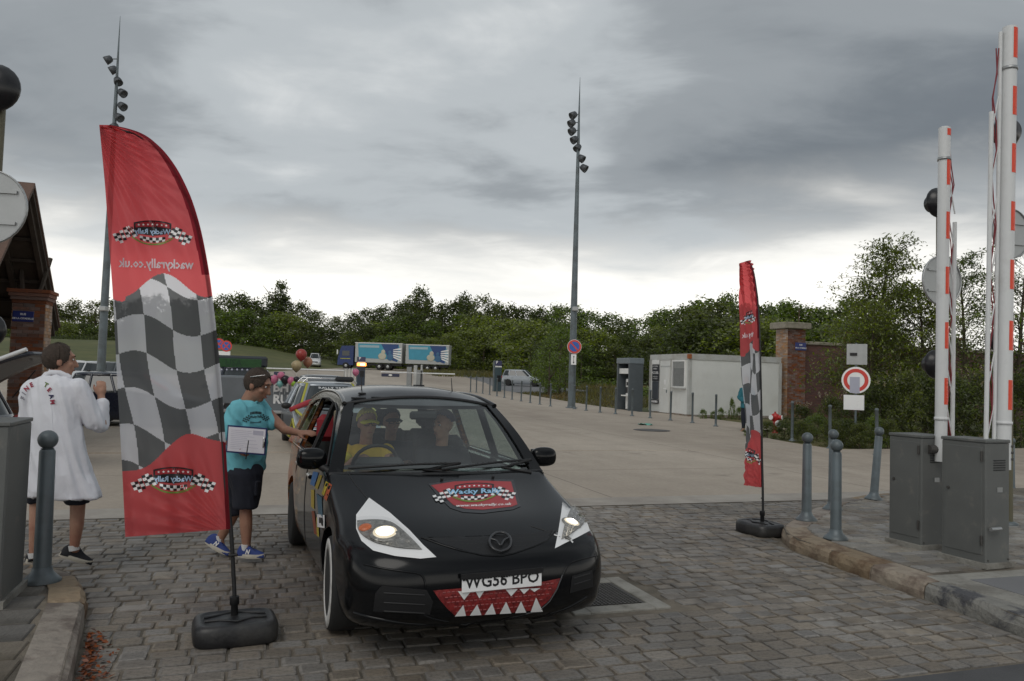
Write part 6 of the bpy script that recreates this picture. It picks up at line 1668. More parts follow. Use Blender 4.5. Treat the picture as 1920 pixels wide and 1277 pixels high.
# seam, pocket flap
MB().tube([onto(cbv, b1, lerp(96, 104, k / 14), lerp(745, 905, k / 14), 0) for k in range(15)], .0035, 5).build('back_seam', m_coat, coat)
sh_ = MB()
for kx, ky, hx in ((70, 942, 92), (146, 944, 128)): loft(sh_, [(J(kx, ky, .02), .088, .09, 0), (J((kx + hx) / 2, (ky + 895) / 2, .02), .11, .11, 0), (J(hx, 880, 0), .13, .12, 0)])
remesh('shorts', sh_, m_navy, t, .014, 3, wr=.014)
for ax_, ay in ((62, 1036), (138, 1022)): MB().tube([J(ax_, ay, 0), J(ax_ + 1, ay + 10, 0)], .040, 12).build('sock', m_sock, t)
shoe(t, J(50, 1056, -.03), J(88, 1054, .16), (0, 0, 1), m_shoe); shoe(t, J(112, 1042, -.03), J(170, 1060, .10), (.12, 0, 1), m_shoe)
pen = thing('pen', 'dark pen held in the raised right hand of the person in white', 'pen', b1)
MB().tube([J(184, 704, .13), J(208, 702, .10)], .007, 8).build('barrel', m_dark, pen); MB().cyl(J(208, 702, .10), J(211, 702, .097), .004, .001, 8).build('tip', m_chrome, pen)

# --- man in turquoise, clipboard in hand, reaching to the car window
D2 = 7.28; b2 = GZ(445, 1047, 0)
t = thing('person', 'person in a turquoise T-shirt and navy shorts leaning one hand on the black car', 'person', b2)
J = lambda px, py, dy=0.0: PY(px, py, D2 + dy) - b2
sk = MB(); hc = J(483, 722, .0); q, B, s_ = head(sk, hc, (.90, -.10, -.36), 1.18)
capsule(sk, J(462, 762, .02), .078, hc + Vector((-.03, 0, -.05)), .066)
loft(sk, [(J(462, 780, .02), .10, .15, 0), (J(462, 830, .02), .10, .14, 0), (J(456, 890, .02), .10, .13, 0)])
for hip, knee, ank, toe in ((J(460, 895, -.05), J(461, 962, -.08), J(462, 1026, -.10), J(474, 1040, -.12)), (J(448, 895, .12), J(440, 958, .12), J(412, 1012, .14), J(418, 1030, .12))):
    capsule(sk, hip, .066, knee, .056); capsule(sk, knee, .058, knee.lerp(ank, .35), .058); capsule(sk, knee.lerp(ank, .35), .058, ank, .037); capsule(sk, ank, .037, toe, .03)
# far arm to the car, near arm with the board
capsule(sk, J(498, 772, .14), .058, J(534, 806, .10), .044); capsule(sk, J(534, 806, .10), .044, J(562, 812, -.02), .030)
hand(sk, J(561, 812, -.02), (1, -.25, .06), (0, -.5, .9), 1.0, .25, 1)
capsule(sk, J(440, 785, -.19), .058, J(428, 826, -.20), .046); capsule(sk, J(428, 826, -.20), .046, J(446, 842, -.26), .031)
hand(sk, J(446, 841, -.27), (1, -.05, -.04), (.1, -.9, .2), 1.0, .9, 1)
remesh('body', sk, m_skin2, t, .0105, 4)
hair(q, B, s_, t, m_hair, low=-.80, front=.74)
face_bits(q, B, s_, t)
gl = MB(); gl.tube([q(.086, -.045, .05), q(.088, .02, .088), q(.074, .055, .108)], .0045, 6); gl.tube([q(-.086, -.045, .05), q(-.088, .02, .088), q(-.074, .055, .108)], .0045, 6); gl.build('sunglasses', M('frame_silver', (.5, .5, .5), .25, .8), t)
ts = MB(); wv2 = lambda a, v: .006 * sin(a * 6 + v * 5) + .007 * sin(a * 4 + 1) * v
loft(ts, [(J(464, 752, .02), .085, .095, 0), (J(463, 760, .02), .13, .19, 0), (J(463, 775, .02), .158, .225, 0), (J(464, 796, .02), .170, .228, 0), (J(462, 825, .02), .180, .22, 0), (J(458, 858, .02), .182, .21, 0), (J(456, 882, .02), .178, .205, 0)], 44, wv2)
capsule(ts, J(488, 764, .15), .082, J(508, 792, .13), .072); capsule(ts, J(445, 770, -.16), .09, J(433, 812, -.195), .084)
tee = remesh('t_shirt', ts, m_cyan, t, .0105, 3, wr=.022, wf=(7, 7, 4.5))
tbv = BVHTree.FromPolygons([v.co.copy() for v in tee.data.vertices], [tuple(p.vertices) for p in tee.data.polygons])
MB().tube([J(449, 750, -.05), J(462, 757, -.095), J(476, 757, -.06), J(484, 752, -.0)], .012, 6).build('neckband', m_cyan, tee)
em = put('chest_print', None, tee)
fnp = lambda u, v, l: onto(tbv, b2, 480 + u * .30, 783 - v * .42 - u * .02, .003 + .001 * l)
dk = MB()
for s in (-1, 1):
    for i in range(6):
        for j in range(4):
            if (i + j) % 2 or i + j > 7: continue
            u0 = 44 + i * 7.2 - j * 2.5; v0 = 14 - i * 2.6 - j * 5.8
            dk.add([fnp(s * a, b_, 1) for a, b_ in ((u0, v0), (u0 + 7.2, v0 - 2.6), (u0 + 4.7, v0 - 8.4), (u0 - 2.5, v0 - 5.8))], [(0, 1, 2, 3)])
for k in range(9): dk.add([fnp(u, v, 1) for u, v in ((-34 + k * 7.6, -16 - 4 * sin(k * .35)), (-29 + k * 7.6, -15 - 4 * sin(k * .35)), (-30 + k * 7.6, -24), (-35 + k * 7.6, -25))], [(0, 1, 2, 3)])
for k in range(8): dk.add([fnp(u, v, 1) for u, v in ((-36 + k * 9, 14 + 3 * sin(k * .45)), (-29 + k * 9, 14 + 3 * sin((k + 1) * .45)), (-29 + k * 9, 25 + 3 * sin((k + 1) * .45)), (-36 + k * 9, 25 + 3 * sin(k * .45)))], [(0, 1, 2, 3)])
lettering(dk, 'Wacky Rally', lambda u, v: fnp(u, v + 4, 1), 15, off=.4, res=1)
bpy.data.objects.remove(em); dk.build('chest_print', m_black, tee)
so_ = MB()
loft(so_, [(J(461, 952, -.08), .108, .11, 0), (J(462, 920, -.07), .125, .13, 0), (J(458, 885, -.04), .165, .17, 0), (J(457, 868, .0), .16, .18, 0)])
loft(so_, [(J(440, 965, .12), .098, .10, 0), (J(444, 925, .11), .115, .115, 0), (J(455, 885, .06), .14, .13, 0), (J(457, 868, .0), .145, .17, 0)])
shs = remesh('shorts', so_, m_navy, t, .0125, 3, wr=.014)
MB().rbox(J(483, 915, -.1), (.03, .12, .14), .012).build('cargo_pocket', m_navy, shs)
for p in (J(461, 1020, -.10), J(413, 1004, .14)): MB().tube([p, p - Vector((0, 0, .06))], .041, 12).build('sock', m_sock, t)
for h_, t2, u_ in ((J(447, 1044, -.10), J(496, 1047, -.14), (0, 0, 1)), (J(386, 1018, .14), J(428, 1043, .10), (.45, 0, .9))):
    o, qq = shoe(t, h_, t2, u_, m_shoeb)
    mb = MB(); lettering(mb, 'N', lambda u, v: qq(.42 + u * 3.4, .0475, .058 + v), .055, off=.003, shear=.35); mb.build('side_mark', m_white, o)
# the board
cb = thing('clipboard', 'blue clipboard holding a white sheet, carried by the person in turquoise', 'clipboard', b2)
c4 = [J(427, 797, -.31), J(501, 803, -.34), J(497, 854, -.31), J(424, 848, -.28)]
nn = (c4[1] - c4[0]).cross(c4[3] - c4[0]).normalized(); nn = nn if nn.y < 0 else -nn
mb = MB(); mb.add([p - nn * .006 for p in c4] + [p for p in c4], [(0, 1, 2, 3), (7, 6, 5, 4), (0, 1, 5, 4), (1, 2, 6, 5), (2, 3, 7, 6), (3, 0, 4, 7)]); mb.build('board', M('board_blue', (.02, .035, .14), .45), cb)
bi = lambda u, v, o: c4[0].lerp(c4[1], u).lerp(c4[3].lerp(c4[2], u), v) + nn * o
mb = MB(); mb.add([bi(*p, .003) for p in ((.03, .05), (.97, .05), (.97, .94), (.03, .94))], [(0, 1, 2, 3)]); pp = mb.build('paper', M('paper_white', (.80, .80, .86), .7, var=.02), cb)
mb = MB()
for k in range(11): mb.add([bi(*p, .0045) for p in ((.10, .16 + k * .066), (.62 + .2 * sin(k * 3), .16 + k * .066), (.62 + .2 * sin(k * 3), .172 + k * .066), (.10, .172 + k * .066))], [(0, 1, 2, 3)])
mb.add([bi(*p, .0045) for p in ((.66, .12), (.92, .12), (.92, .28), (.66, .28))], [(0, 1, 2, 3)])
tag(mb.build('printed_lines', M('print_pale', (.52, .52, .62), .7), pp), kind='stuff')
mb = MB(); mb.add([bi(*p, .012) for p in ((.93, .35), (.985, .35), (.985, .7), (.93, .7))], [(0, 1, 2, 3)]); mb.tube([bi(.94, .35, .01), bi(.97, .4, .02), bi(.97, .65, .02), bi(.94, .7, .01)], .006, 6); mb.build('clip', m_chrome, cb)
pn = thing('pen', 'thin dark pen in the near hand of the person in turquoise', 'pen', b2)
MB().tube([J(466, 827, -.37), J(461, 861, -.36)], .0048, 8).build('barrel', m_dark, pn); MB().cyl(J(466, 827, -.37), J(466.4, 825, -.37), .004, .002, 6).build('cap', m_trim, pn)

# --- a distant person by the second flag
D3 = 26.6; b3 = Vector((*PY(1397, 800, D3).xy, T(D3)))
t = thing('person', 'distant person in a teal jacket half hidden behind the farther feather flag', 'person', b3)
J = lambda px, py, dy=0.0: PY(px, py, D3 + dy) - b3
sk = MB(); hc = J(1400, 713); q, B, s_ = head(sk, hc, (-.6, -.7, 0), 1.0)
capsule(sk, J(1400, 722), .055, hc, .055); loft(sk, [(J(1400, 728), .17, .11, 0), (J(1400, 750), .16, .11, 0), (J(1400, 762), .16, .12, 0)])
for s in (-1, 1):
    capsule(sk, J(1400 + s * 5, 762), .09, J(1400 + s * 6, 783), .065); capsule(sk, J(1400 + s * 6, 783), .06, J(1400 + s * 6, 804), .04); capsule(sk, J(1400 + s * 6, 805), .04, J(1396 + s * 6, 808, -.14), .035)
    capsule(sk, J(1400 + s * 9, 730), .055, J(1400 + s * 13, 745), .045); capsule(sk, J(1400 + s * 13, 745), .045, J(1400 + s * 6, 752, -.1), .035)
remesh('body', sk, m_skin, t, .02, 2); hair(q, B, s_, t, m_hair)
jk = MB(); loft(jk, [(J(1400, 725), .10, .09, 0), (J(1400, 729), .21, .13, 0), (J(1400, 750), .19, .14, 0), (J(1400, 765), .20, .15, 0)])
for s in (-1, 1): capsule(jk, J(1400 + s * 9, 731), .08, J(1400 + s * 14, 745), .07); capsule(jk, J(1400 + s * 14, 745), .07, J(1400 + s * 7, 752, -.09), .055)
remesh('jacket', jk, M('teal_jacket', (.02, .14, .18), .8, var=.15), t, .02, 2, wr=.02)
tr = MB()
for s in (-1, 1): capsule(tr, J(1400 + s * 4.5, 763), .11, J(1400 + s * 6, 783), .09); capsule(tr, J(1400 + s * 6, 783), .085, J(1400 + s * 6, 801), .06)
remesh('trousers', tr, m_navy, t, .022, 2)

# --- the three people in the black car
def sitter(label, c, f, shirt, hat, hatm, arms, shirt2=None, w=.20, glasses=False):
    """seated figure in car coordinates; c = head centre"""
    t = thing('person', label, 'person', CAR_LOC, CAR_RZ); c = Vector(c); sk = MB(); q, B, s_ = head(sk, c, f, 1.0)
    x, y = c.x - .03, c.y; sz = c.z - .20
    capsule(sk, (x, y, sz + .02), .058, c - Vector((0, 0, .05)), .054)
    loft(sk, [((x - .02, y, sz - .02), .09, w * .8, 0), ((x, y, sz - .25), .11, w * .75, 0), ((x + .0, y, .64), .13, w * .8, 0)])
    for s in (-1, 1): capsule(sk, (x, y + s * .09, .66), .08, (x + .38, y + s * .13, .66), .06); capsule(sk, (x + .38, y + s * .13, .66), .055, (x + .5, y + s * .13, .44), .04)
    for sh0, el, wr, dr_ in arms:
        capsule(sk, sh0, .05, el, .042); capsule(sk, el, .042, wr, .030); hand(sk, wr, dr_, (-.3, 0, .9), .95, 1.0, 1, True)
    remesh('body', sk, m_skin, t, .012, 4)
    face_bits(q, B, s_, t)
    st = MB(); loft(st, [((x, y, sz + .02), .07, .085, 0), ((x, y, sz - .02), .10, w, 0), ((x + .01, y, sz - .12), .125, w + .015, 0), ((x + .02, y, .78), .14, w, 0), ((x + .02, y, .62), .15, w, 0)])
    for sh0, el, wr, dr_ in arms: capsule(st, sh0, .072, Vector(sh0).lerp(Vector(el), .9), .06)
    top = remesh('top', st, shirt, t, .013, 3)
    if hat == 'cap':
        mb = MB(); hh = hair(q, B, s_, t, hatm, low=.02, front=2.0, g=1.14, name='cap')
        mb = MB(); mb.grid(lambda u, v: q((2 * u - 1) * .088 * (1 - .35 * v * v * (2 * u - 1) ** 2), .075 + .085 * v * (1 - .5 * (2 * u - 1) ** 2), .055 - .018 * v - .03 * (2 * u - 1) ** 2), 12, 5); o = mb.build('peak', hatm, hh); md = o.modifiers.new('t', 'SOLIDIFY'); md.thickness = .008; bake(o)
    elif hat == 'beanie': hair(q, B, s_, t, hatm, low=.12, front=2.0, g=1.16, name='knitted_hat')
    else: hair(q, B, s_, t, hatm, front=.5)
    if glasses:
        g_ = MB()
        for k in (-1, 1): g_.tube([q(k * .034 + .026 * cos(a * pi / 8), .102, .014 + .02 * sin(a * pi / 8)) for a in range(17)], .0035, 5, cap=False)
        g_.tube([q(-.01, .104, .016), q(.01, .104, .016)], .003, 5).build('spectacles', m_dark, t)
    return t
m_yel = M('yellow_cloth', (.66, .44, .04), .8, var=.1); m_yel2 = M('yellow_cap_cloth', (.68, .62, .07), .8, var=.06)
drv = sitter('person at the wheel of the black car in a yellow cap and yellow top', (-.04, -.40, 1.30), (1, .10, -.05), m_yel, 'cap', m_yel2, [((-.04, -.58, 1.06), (.10, -.66, .90), (.20, -.53, 1.02), (.3, .7, .3)), ((-.04, -.22, 1.06), (.08, -.16, .86), (.20, -.20, 1.0), (.3, -.5, .5))], glasses=True)
MB().ell((.14, -.60, 1.02), (.045, .055, .05), 12, 8).build('yellow_glove', M('glove_yellow', (.62, .52, .03), .6), drv)
sitter('person in the front passenger seat with a dark purple knitted hat, head turned sideways', (.0, .28, 1.29), (.55, -.85, -.08), M('black_top', (.014, .015, .02), .8), 'beanie', M('purple_knit', (.035, .03, .07), .9, var=.2, vs=40), [((0, .46, 1.04), (.12, .50, .84), (.3, .40, .86), (1, -.3, 0)), ((0, .10, 1.04), (.14, .06, .84), (.3, .14, .84), (1, .2, 0))])
sitter('person in the middle of the rear seat of the black car in dark clothes', (-.80, -.02, 1.27), (1, .1, -.05), M('slate_top', (.05, .06, .08), .8), 'cap', M('dark_cap', (.03, .035, .045), .8), [((-.8, -.2, 1.02), (-.66, -.24, .82), (-.5, -.14, .9), (.6, .5, .2)), ((-.8, .16, 1.02), (-.66, .2, .82), (-.5, .1, .9), (.6, -.5, .2))], glasses=True)
# ------------------------------------------------------------------ feather flags
RE = [(234, 206), (237, 222), (240, 236), (246, 256), (254, 273), (264, 287), (285, 309), (315, 331), (345, 347), (375, 360), (420, 374), (470, 385), (530, 395), (650, 409), (780, 420), (900, 427), (992, 432)]
LE = [(234, 186), (350, 197), (450, 204), (560, 212), (700, 219), (880, 229), (1007, 235)]
FD = 5.2; FB = GZ(440, 1196, 0)
def flag_uv(px, py):
    """photo plane -> (u across from the pole, v up)"""
    v = 0.0
    a, b = ps(LE, py), ps(RE, py)
    return (b - px) / max(1, b - a), (1000 - py) / 766
def flag_fold(u, v):
    k = smooth((1 - u) * 6) if False else 1
    w_ = smooth(u * 4)
    d = .030 * sin(u * 7 + v * 5.5) * w_ + .016 * sin(u * 15 - v * 9 + 1) * w_
    d += .020 * sin(u * 22 + 2 * v) * smooth((v - .55) / .3) * w_ + .012 * sin((u - .2 * v) * 30) * smooth((.42 - v) / .3) * w_
    # creases drawn from the tip and from the lower corner of the pole
    ph = atan2((1 - v) * 2.7, (1 - u) * .55 + .04); d += .016 * sin(ph * 46) * smooth((v - .5) / .25) * w_
    ph = atan2(v * 2.7 + .02, u * .7 + .02); d += .013 * sin(ph * 30) * smooth((.34 - v) / .25) * w_
    return d - .05 * u * u
def flag_pt(px, py, off=0.0):
    u, v = flag_uv(px, py); p = PY(px, py, FD + flag_fold(u, v) - off)
    return p - FB
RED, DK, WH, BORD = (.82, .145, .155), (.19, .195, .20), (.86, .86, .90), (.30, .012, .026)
def flag_col(px, py):
    u, v = flag_uv(px, py); b = ps(RE, py)
    # red fields above and below, wavy edge between
    top = 535 + 22 * sin((px - 236) / 158 * 2 * pi + 1.9) + (px < 235) * 8
    lowl = [(225, 884), (262, 880), (285, 868), (318, 836), (345, 816), (362, 814), (395, 824), (430, 830)]
    low = ps(lowl, px)
    if py < top: c = RED
    elif py > low: c = RED
    else:
        s = px + (py - 700) * -.16 - 4 * sin(py / 40)
        ci = math.floor((s - 232) / 52)
        ry = py + 17 * sin((px - 215) / 70 * pi * .72 + (py - 600) * .004) - (px - 300) * .08
        ri = math.floor((ry - 540) / 69)
        c = WH if (ci + ri) % 2 else DK
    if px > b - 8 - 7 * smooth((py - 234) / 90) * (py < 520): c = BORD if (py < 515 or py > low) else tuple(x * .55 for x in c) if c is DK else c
    return c
def make_flag():
    nu, nv = 150, 470; mb = MB(); V = []; C = []
    for j in range(nv + 1):
        t = j / nv; yl, yr = lerp(1007, 234, t), lerp(992, 234.5, t)
        for i in range(nu + 1):
            u = i / nu
            y_ = lerp(yr, yl, u); px = lerp(ps(RE, yr), ps(LE, yl), u)
            V.append((px, y_))
    pts = [flag_pt(x, y) for x, y in V]
    mb.v = [tuple(p) for p in pts]
    for j in range(nv):
        for i in range(nu):
            a = j * (nu + 1) + i; mb.f.append((a, a + 1, a + nu + 2, a + nu + 1)); mb.mi.append(0); mb.sm.append(True)
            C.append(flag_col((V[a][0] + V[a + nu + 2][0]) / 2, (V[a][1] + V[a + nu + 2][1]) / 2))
    me = mb.mesh('flag_cloth', attr_mat('printed_polyester', .55, .62, .15, 160))
    at = me.color_attributes.new('print', 'FLOAT_COLOR', 'CORNER')
    buf = []
    for c in C: buf += [*c, 1.0] * 4
    at.data.foreach_set('color', buf)
    t = thing('feather_flag', 'big red feather flag with a chequered middle and mirrored lettering, nearest the camera', 'flag', FB, 0, 'feather flags on weighted bases')
    cloth = put('flag_cloth', me, t)
    mtw = M('flag_print_white', (.86, .86, .90), .6, var=.02, trans=.3)
    def emblem(cx, cy, sc, tilt):
        fn = lambda u, v, l: flag_pt(cx + u * sc, cy - v * sc * .92 + u * sc * tilt, .002 + .0012 * l)
        check_flags(cloth, lambda u, v, l: fn(-u, v, l))
        mb = MB(); lettering(mb, 'Wacky Rally', lambda u, v: fn(-u, v * 1.1 + 3, 6), 15.5, off=.45, res=1); mb.build('lettering', M('flag_print_blue', (.42, .56, .74), .6), cloth)
        mb = MB(); lettering(mb, 'Wacky Rally', lambda u, v: fn(-u, v * 1.1 + 2.4, 1.6), 15.5, off=1.1, res=1); mb.build('lettering_shadow', MATS['print_black'], cloth)
    emblem(286, 437, .86, .03); emblem(325, 901, .92, .0)
    mb = MB(); lettering(mb, 'wackyrally.co.uk', lambda u, v: flag_pt(293 - u * 1.0, 495 - v * 1.15 + u * -.03, .011), 21, off=.5, res=1); mb.build('lettering', mtw, cloth)
    # the bent pole
    pl_pts = [GZ(440, 1150, 0) * 0 + (PY(441, 1150, FD) - FB)] + [PY(x - (5 if y < 985 else 0), y + (4 if y < 420 else 0), FD + .014) - FB for x, y in ((439, 1100), (436, 1040), (433, 992), (427, 900), (420, 780), (409, 650), (395, 530), (385, 470), (374, 420), (360, 375), (331, 315), (309, 285), (287, 264), (256, 246), (222, 238), (196, 235))]
    MB().tube(pl_pts, [.014] * 6 + [.012] * 5 + [.008] * 6, 10).build('pole', m_trim, t)
    p = PY(436, 1042, FD) - FB; MB().cyl(p - Vector((.02, 0, 0)), p + Vector((.035, -.01, .01)), .008, n=8).build('toggle', m_trim, t)
    a = PY(440, 1172, FD) - FB; b = PY(439.5, 1118, FD) - FB
    MB().tube([a, a.lerp(b, .7), a.lerp(b, .72), b], [.024, .022, .03, .03], 14).build('socket', m_trim, t)
    # the water-filled foot
    mb = MB(); n = 48; R_ = []
    for z, f, k in ((0, .93, 0), (.012, .985, 0), (.05, 1.0, 0), (.10, .99, 0), (.122, .955, 0), (.132, .90, 0), (.136, .80, 0), (.128, .74, 0), (.130, .60, 0), (.138, .30, 0), (.139, .08, 0)):
        ring = []
        for i in range(n):
            th = 2 * pi * i / n; c_, s_ = cos(th), sin(th); p_ = 5.0
            rr = (abs(c_) ** p_ + abs(s_) ** p_) ** (-1 / p_)
            ring.append(Vector((rr * c_ * .262 * f, rr * s_ * .20 * f, z)))
        R_.append(ring)
    mb.rings(R_); o = mb.build('weighted_base', M('base_black', (.018, .018, .020), .42, var=.18, vs=10, bump=.15, bs=40, rgb2=(.035, .034, .033), v2s=6), t, rot=(0, 0, radians(24)))
    mb = MB()
    for s in (-1, 1): mb.tube([(-.19, s * .04, .134), (-.10, s * .055, .139), (0, s * .11, .139), (.10, s * .055, .139), (.19, s * .04, .134)], .007, 6)
    mb.build('moulded_rib', MATS['base_black'], o)
    return t
flag1 = make_flag()
flag2 = copy_tree(flag1)
flag2.location = GZ(1425, 1000, 0); flag2.rotation_euler = (0, 0, radians(-93))
for ch in flag2.children:
    if ch.name.startswith(('flag_cloth', 'pole')): ch.scale = (1, 1, 1.065); ch.location.z = -.21
    if ch.name.startswith('toggle'): ch.location.z = -.12
flag2['label'] = 'red feather flag with a chequered middle, seen almost edge-on by the right kerb'
# ------------------------------------------------------------------ other vehicles
def simple_body(L_, Wd, H_, zb, paint, t, cowl=.24, bonnet=True, rear=.0, glassm=None, hat=.0, belt=None, van=False, wr=.31, wb=None, roofm=None):
    """closed bodyshell by contours, dark glazed cabin, four wheels"""
    kx, ky = L_ / 4.5, Wd / 1.755; kz = (belt or H_ * .62) / 1.0
    def loop(z, nf=12, ns=10, nr=6):
        xf, lf, p, w_, xr = lvl(z); pts = []
        if van: xf = max(xf, 1.9 if z < .85 else 1.55)
        for i in range(nf + 1): a = pi / 2 * i / nf; pts.append((xf - lf + lf * max(0, cos(a)) ** (2 / p), w_ * sin(a) ** (2 / p)))
        x0, x1 = xf - lf, xr + .42
        for i in range(1, ns): pts.append((lerp(x0, x1, i / ns), w_))
        for i in range(nr + 1): a = pi / 2 * i / nr; pts.append((x1 - .42 * sin(a) ** .75, w_ * max(0, cos(a)) ** .75))
        return pts
    mb = MB(); R_ = []
    for l in LV:
        h = loop(l[0]); R_.append([Vector((x * kx, y * ky, l[0] * kz)) for x, y in h] + [Vector((x * kx, -y * ky, l[0] * kz)) for x, y in h[-2:0:-1]])
    mb.rings(R_); o = mb.build('body', paint); fix_normals(o, 35)
    ax = (wb or 2.75 * kx) / 2; cs = []
    for x in (ax, -ax):
        for s in (-1, 1):
            c = MB(); c.cyl((x, s * (Wd / 2 - .24), wr), (x, s * (Wd / 2 + .3), wr), wr * 1.16, n=24); cs.append(cutter(c))
    carve(o, cs); fix_normals(o, 35); o.parent = t
    zbelt = kz * 1.0
    # cabin
    def cab(u, k, sft=0.0):
        """u round, k up"""
        a = 2 * pi * u; w_ = lerp(.84, .60, k ** 1.1) * ky; xf = lerp(1.02 if not van else 1.5, .30 if not van else 1.0, k) * kx; xr = lerp(-2.08, -1.85 + rear, k) * kx
        cx, hx = (xf + xr) / 2, (xf - xr) / 2; p = 5.0
        r_ = (abs(cos(a)) ** p + abs(sin(a)) ** p) ** (-1 / p)
        return Vector((cx + hx * r_ * cos(a), w_ * r_ * sin(a), lerp(zbelt - .01, H_ - .07, k)))
    mb = MB(); mb.grid(lambda u, v: cab(u, v), 48, 6); mb.add([cab(i / 48, 1.0) for i in range(48)], [tuple(range(48))]);
    cb_ = mb.build('windows', glassm or m_tint, t)
    for xx in (.112, .888, .245, .755, .32, .68, .40, .60):
        MB().tube([cab(xx, k / 5) for k in range(6)], .045 if xx in (.112, .888) else .035, 6).build('pillar', paint, t)
    mb = MB(); R_ = []
    for f, dz in ((1.04, -.09), (1.05, -.05), (1.0, -.012), (.85, .012), (.5, .028), (.05, .032)):
        ring = []
        for i in range(40):
            q = cab(i / 40, 1.0); c0 = Vector(((cab(0, 1).x + cab(.5, 1).x) / 2, 0, H_ - .03)); e = q - c0; ring.append(Vector((c0.x + e.x * (f if f < 1 else 1 + (f - 1) * .5), e.y * f, H_ - .03 + dz)))
        R_.append(ring)
    mb.rings(R_, cap=True); mb.build('roof', roofm or paint, t)
    for x in (ax, -ax):
        for s in (-1, 1):
            wh = put('wheel', None, t, (x, s * (Wd / 2 - .11), wr)); T_ = Matrix.Rotation(radians(-90 * s), 4, 'X')
            MB().lathe([(wr * .62, -.1), (wr * .93, -.1), (wr, -.07), (wr, .07), (wr * .94, .1), (wr * .62, .1)], 24, mx=T_).build('tyre', m_rub, wh)
            rm = MB(); rm.lathe([(wr * .63, -.05), (wr * .63, .085), (wr * .5, .05), (.02, .06)], 20, cap=True, mx=T_)
            for k in range(5): rm.box((wr * .32, 0, .07), (wr * .5, .05, .03), mx=T_ @ Matrix.Rotation(k * 2 * pi / 5, 4, 'Z'))
            rm.build('rim', m_chrome, wh)
    for s in (-1, 1):
        MB().ell((1.93 * kx, s * .60 * ky, .68 * kz), (.15, .15 * ky, .075), 12, 8).build('headlight', m_lens, t)
        MB().ell((-2.1 * kx, s * .66 * ky, .82 * kz), (.10, .12 * ky, .14), 10, 8).build('tail_light', M('tail_red', (.45, .02, .02), .25), t)
        MB().ell((.72 * kx, s * (.98) * ky, 1.03 * kz), (.07, .11, .07), 10, 8).build('wing_mirror', m_trim, t)
        for x in (.05, -.9): MB().rbox((x * kx, s * .885 * ky, .85 * kz), (.16, .03, .03), .008).build('door_handle', paint, t)
    MB().rbox((2.24 * kx, 0, .56 * kz), (.06, .95 * ky, .14 * kz), .02).build('grille', m_trim, t)
    MB().rbox((2.275 * kx, 0, .40 * kz), (.03, .5, .11), .005).build('number_plate', m_swhite, t)
    MB().rbox((-2.245 * kx, 0, .60 * kz), (.03, .5, .11), .005).build('number_plate', m_swhite, t)
    return o, cab
HB = atan2(-CA, SA)                        # heading of the queue, towards the camera
HB = CAR_RZ
def veh(name, label, cat, loc, rz, group=None): return thing(name, label, cat, loc, rz, group)
m_silver = M('silver_paint', (.34, .37, .40), .3, .55, var=.05, vs=2, coat=.4)
m_wcar = M('white_car_paint', (.62, .63, .64), .3, var=.04, vs=2, coat=.4)
m_navycar = M('navy_car_paint', (.012, .016, .03), .25, var=.1, vs=2, coat=.4)
m_greycar = M('grey_car_paint', (.12, .13, .14), .3, .4, var=.08, coat=.4)
m_yedge = M('yellow_paint', (.42, .40, .04), .45, var=.12, vs=12)

# decorated silver car next in the queue
rc = veh('rally_car', 'silver rally car with yellow edging and a red claw behind the black car', 'car', Vector((-4.18, 18.0, T(18))), CAR_RZ)
bo, cabf = simple_body(4.3, 1.76, 1.46, .95, m_silver, rc, wr=.31)
for s in (-1, 1):
    MB().tube([(2.05, s * .66, .70), (1.6, s * .82, .84), (1.0, s * .85, .90)] + [tuple(cabf(.112 if s > 0 else .888, k / 5) + Vector((.02, s * .03, .02))) for k in range(6)] + [(-.6, s * .6, 1.42), (-1.6, s * .58, 1.36)], .030, 6).build('yellow_edging', m_yedge, rc)
    MB().tube([(2.1, s * .70, .34), (1.75, s * .86, .36), (1.72, s * .885, .52), (1.32, s * .89, .68), (.9, s * .885, .5), (.88, s * .885, .28), (-.9, s * .885, .28)], .030, 6).build('yellow_edging', m_yedge, rc)
MB().tube([(1.35, -.95, .88), (1.2, -.6, 1.02), (1.0, -.25, 1.08), (.85, .0, 1.16)], [.05, .06, .07, .10], 10).build('red_claw', M('claw_red', (.36, .03, .04), .5, var=.15), rc)
MB().tube([(.85, .0, 1.16), (.86, .1, 1.22), (.95, .18, 1.18)], [.07, .06, .02], 8).build('red_pincer', MATS['claw_red'], rc)
MB().tube([(1.55, -.42, .90), (1.62, -.2, .885), (1.55, .02, .90)], .016, 6).build('painted_smile', m_trim, rc)
MB().tube([(2.12, -.78, .56), (2.17, -.3, .60), (2.18, .2, .60)], .012, 6).build('red_pinstripe', m_redp, rc)
MB().rbox((.15, .32, 1.53), (.22, .42, .12), .04).build('roof_camera', m_dark, rc)
for x in (.2, -.9): MB().tube([(x, -.6, 1.44), (x, -.5, 1.54), (x, .5, 1.54), (x, .6, 1.44)], .018, 6).build('roof_bar', m_chrome, rc)
mb = MB(); lettering(mb, 'RALLY TEAM', lambda u, v: Vector((.42 + v * -.9 + .06, u + .05, 1.33 + v * .5)), .12); mb.build('screen_lettering', m_white, rc)
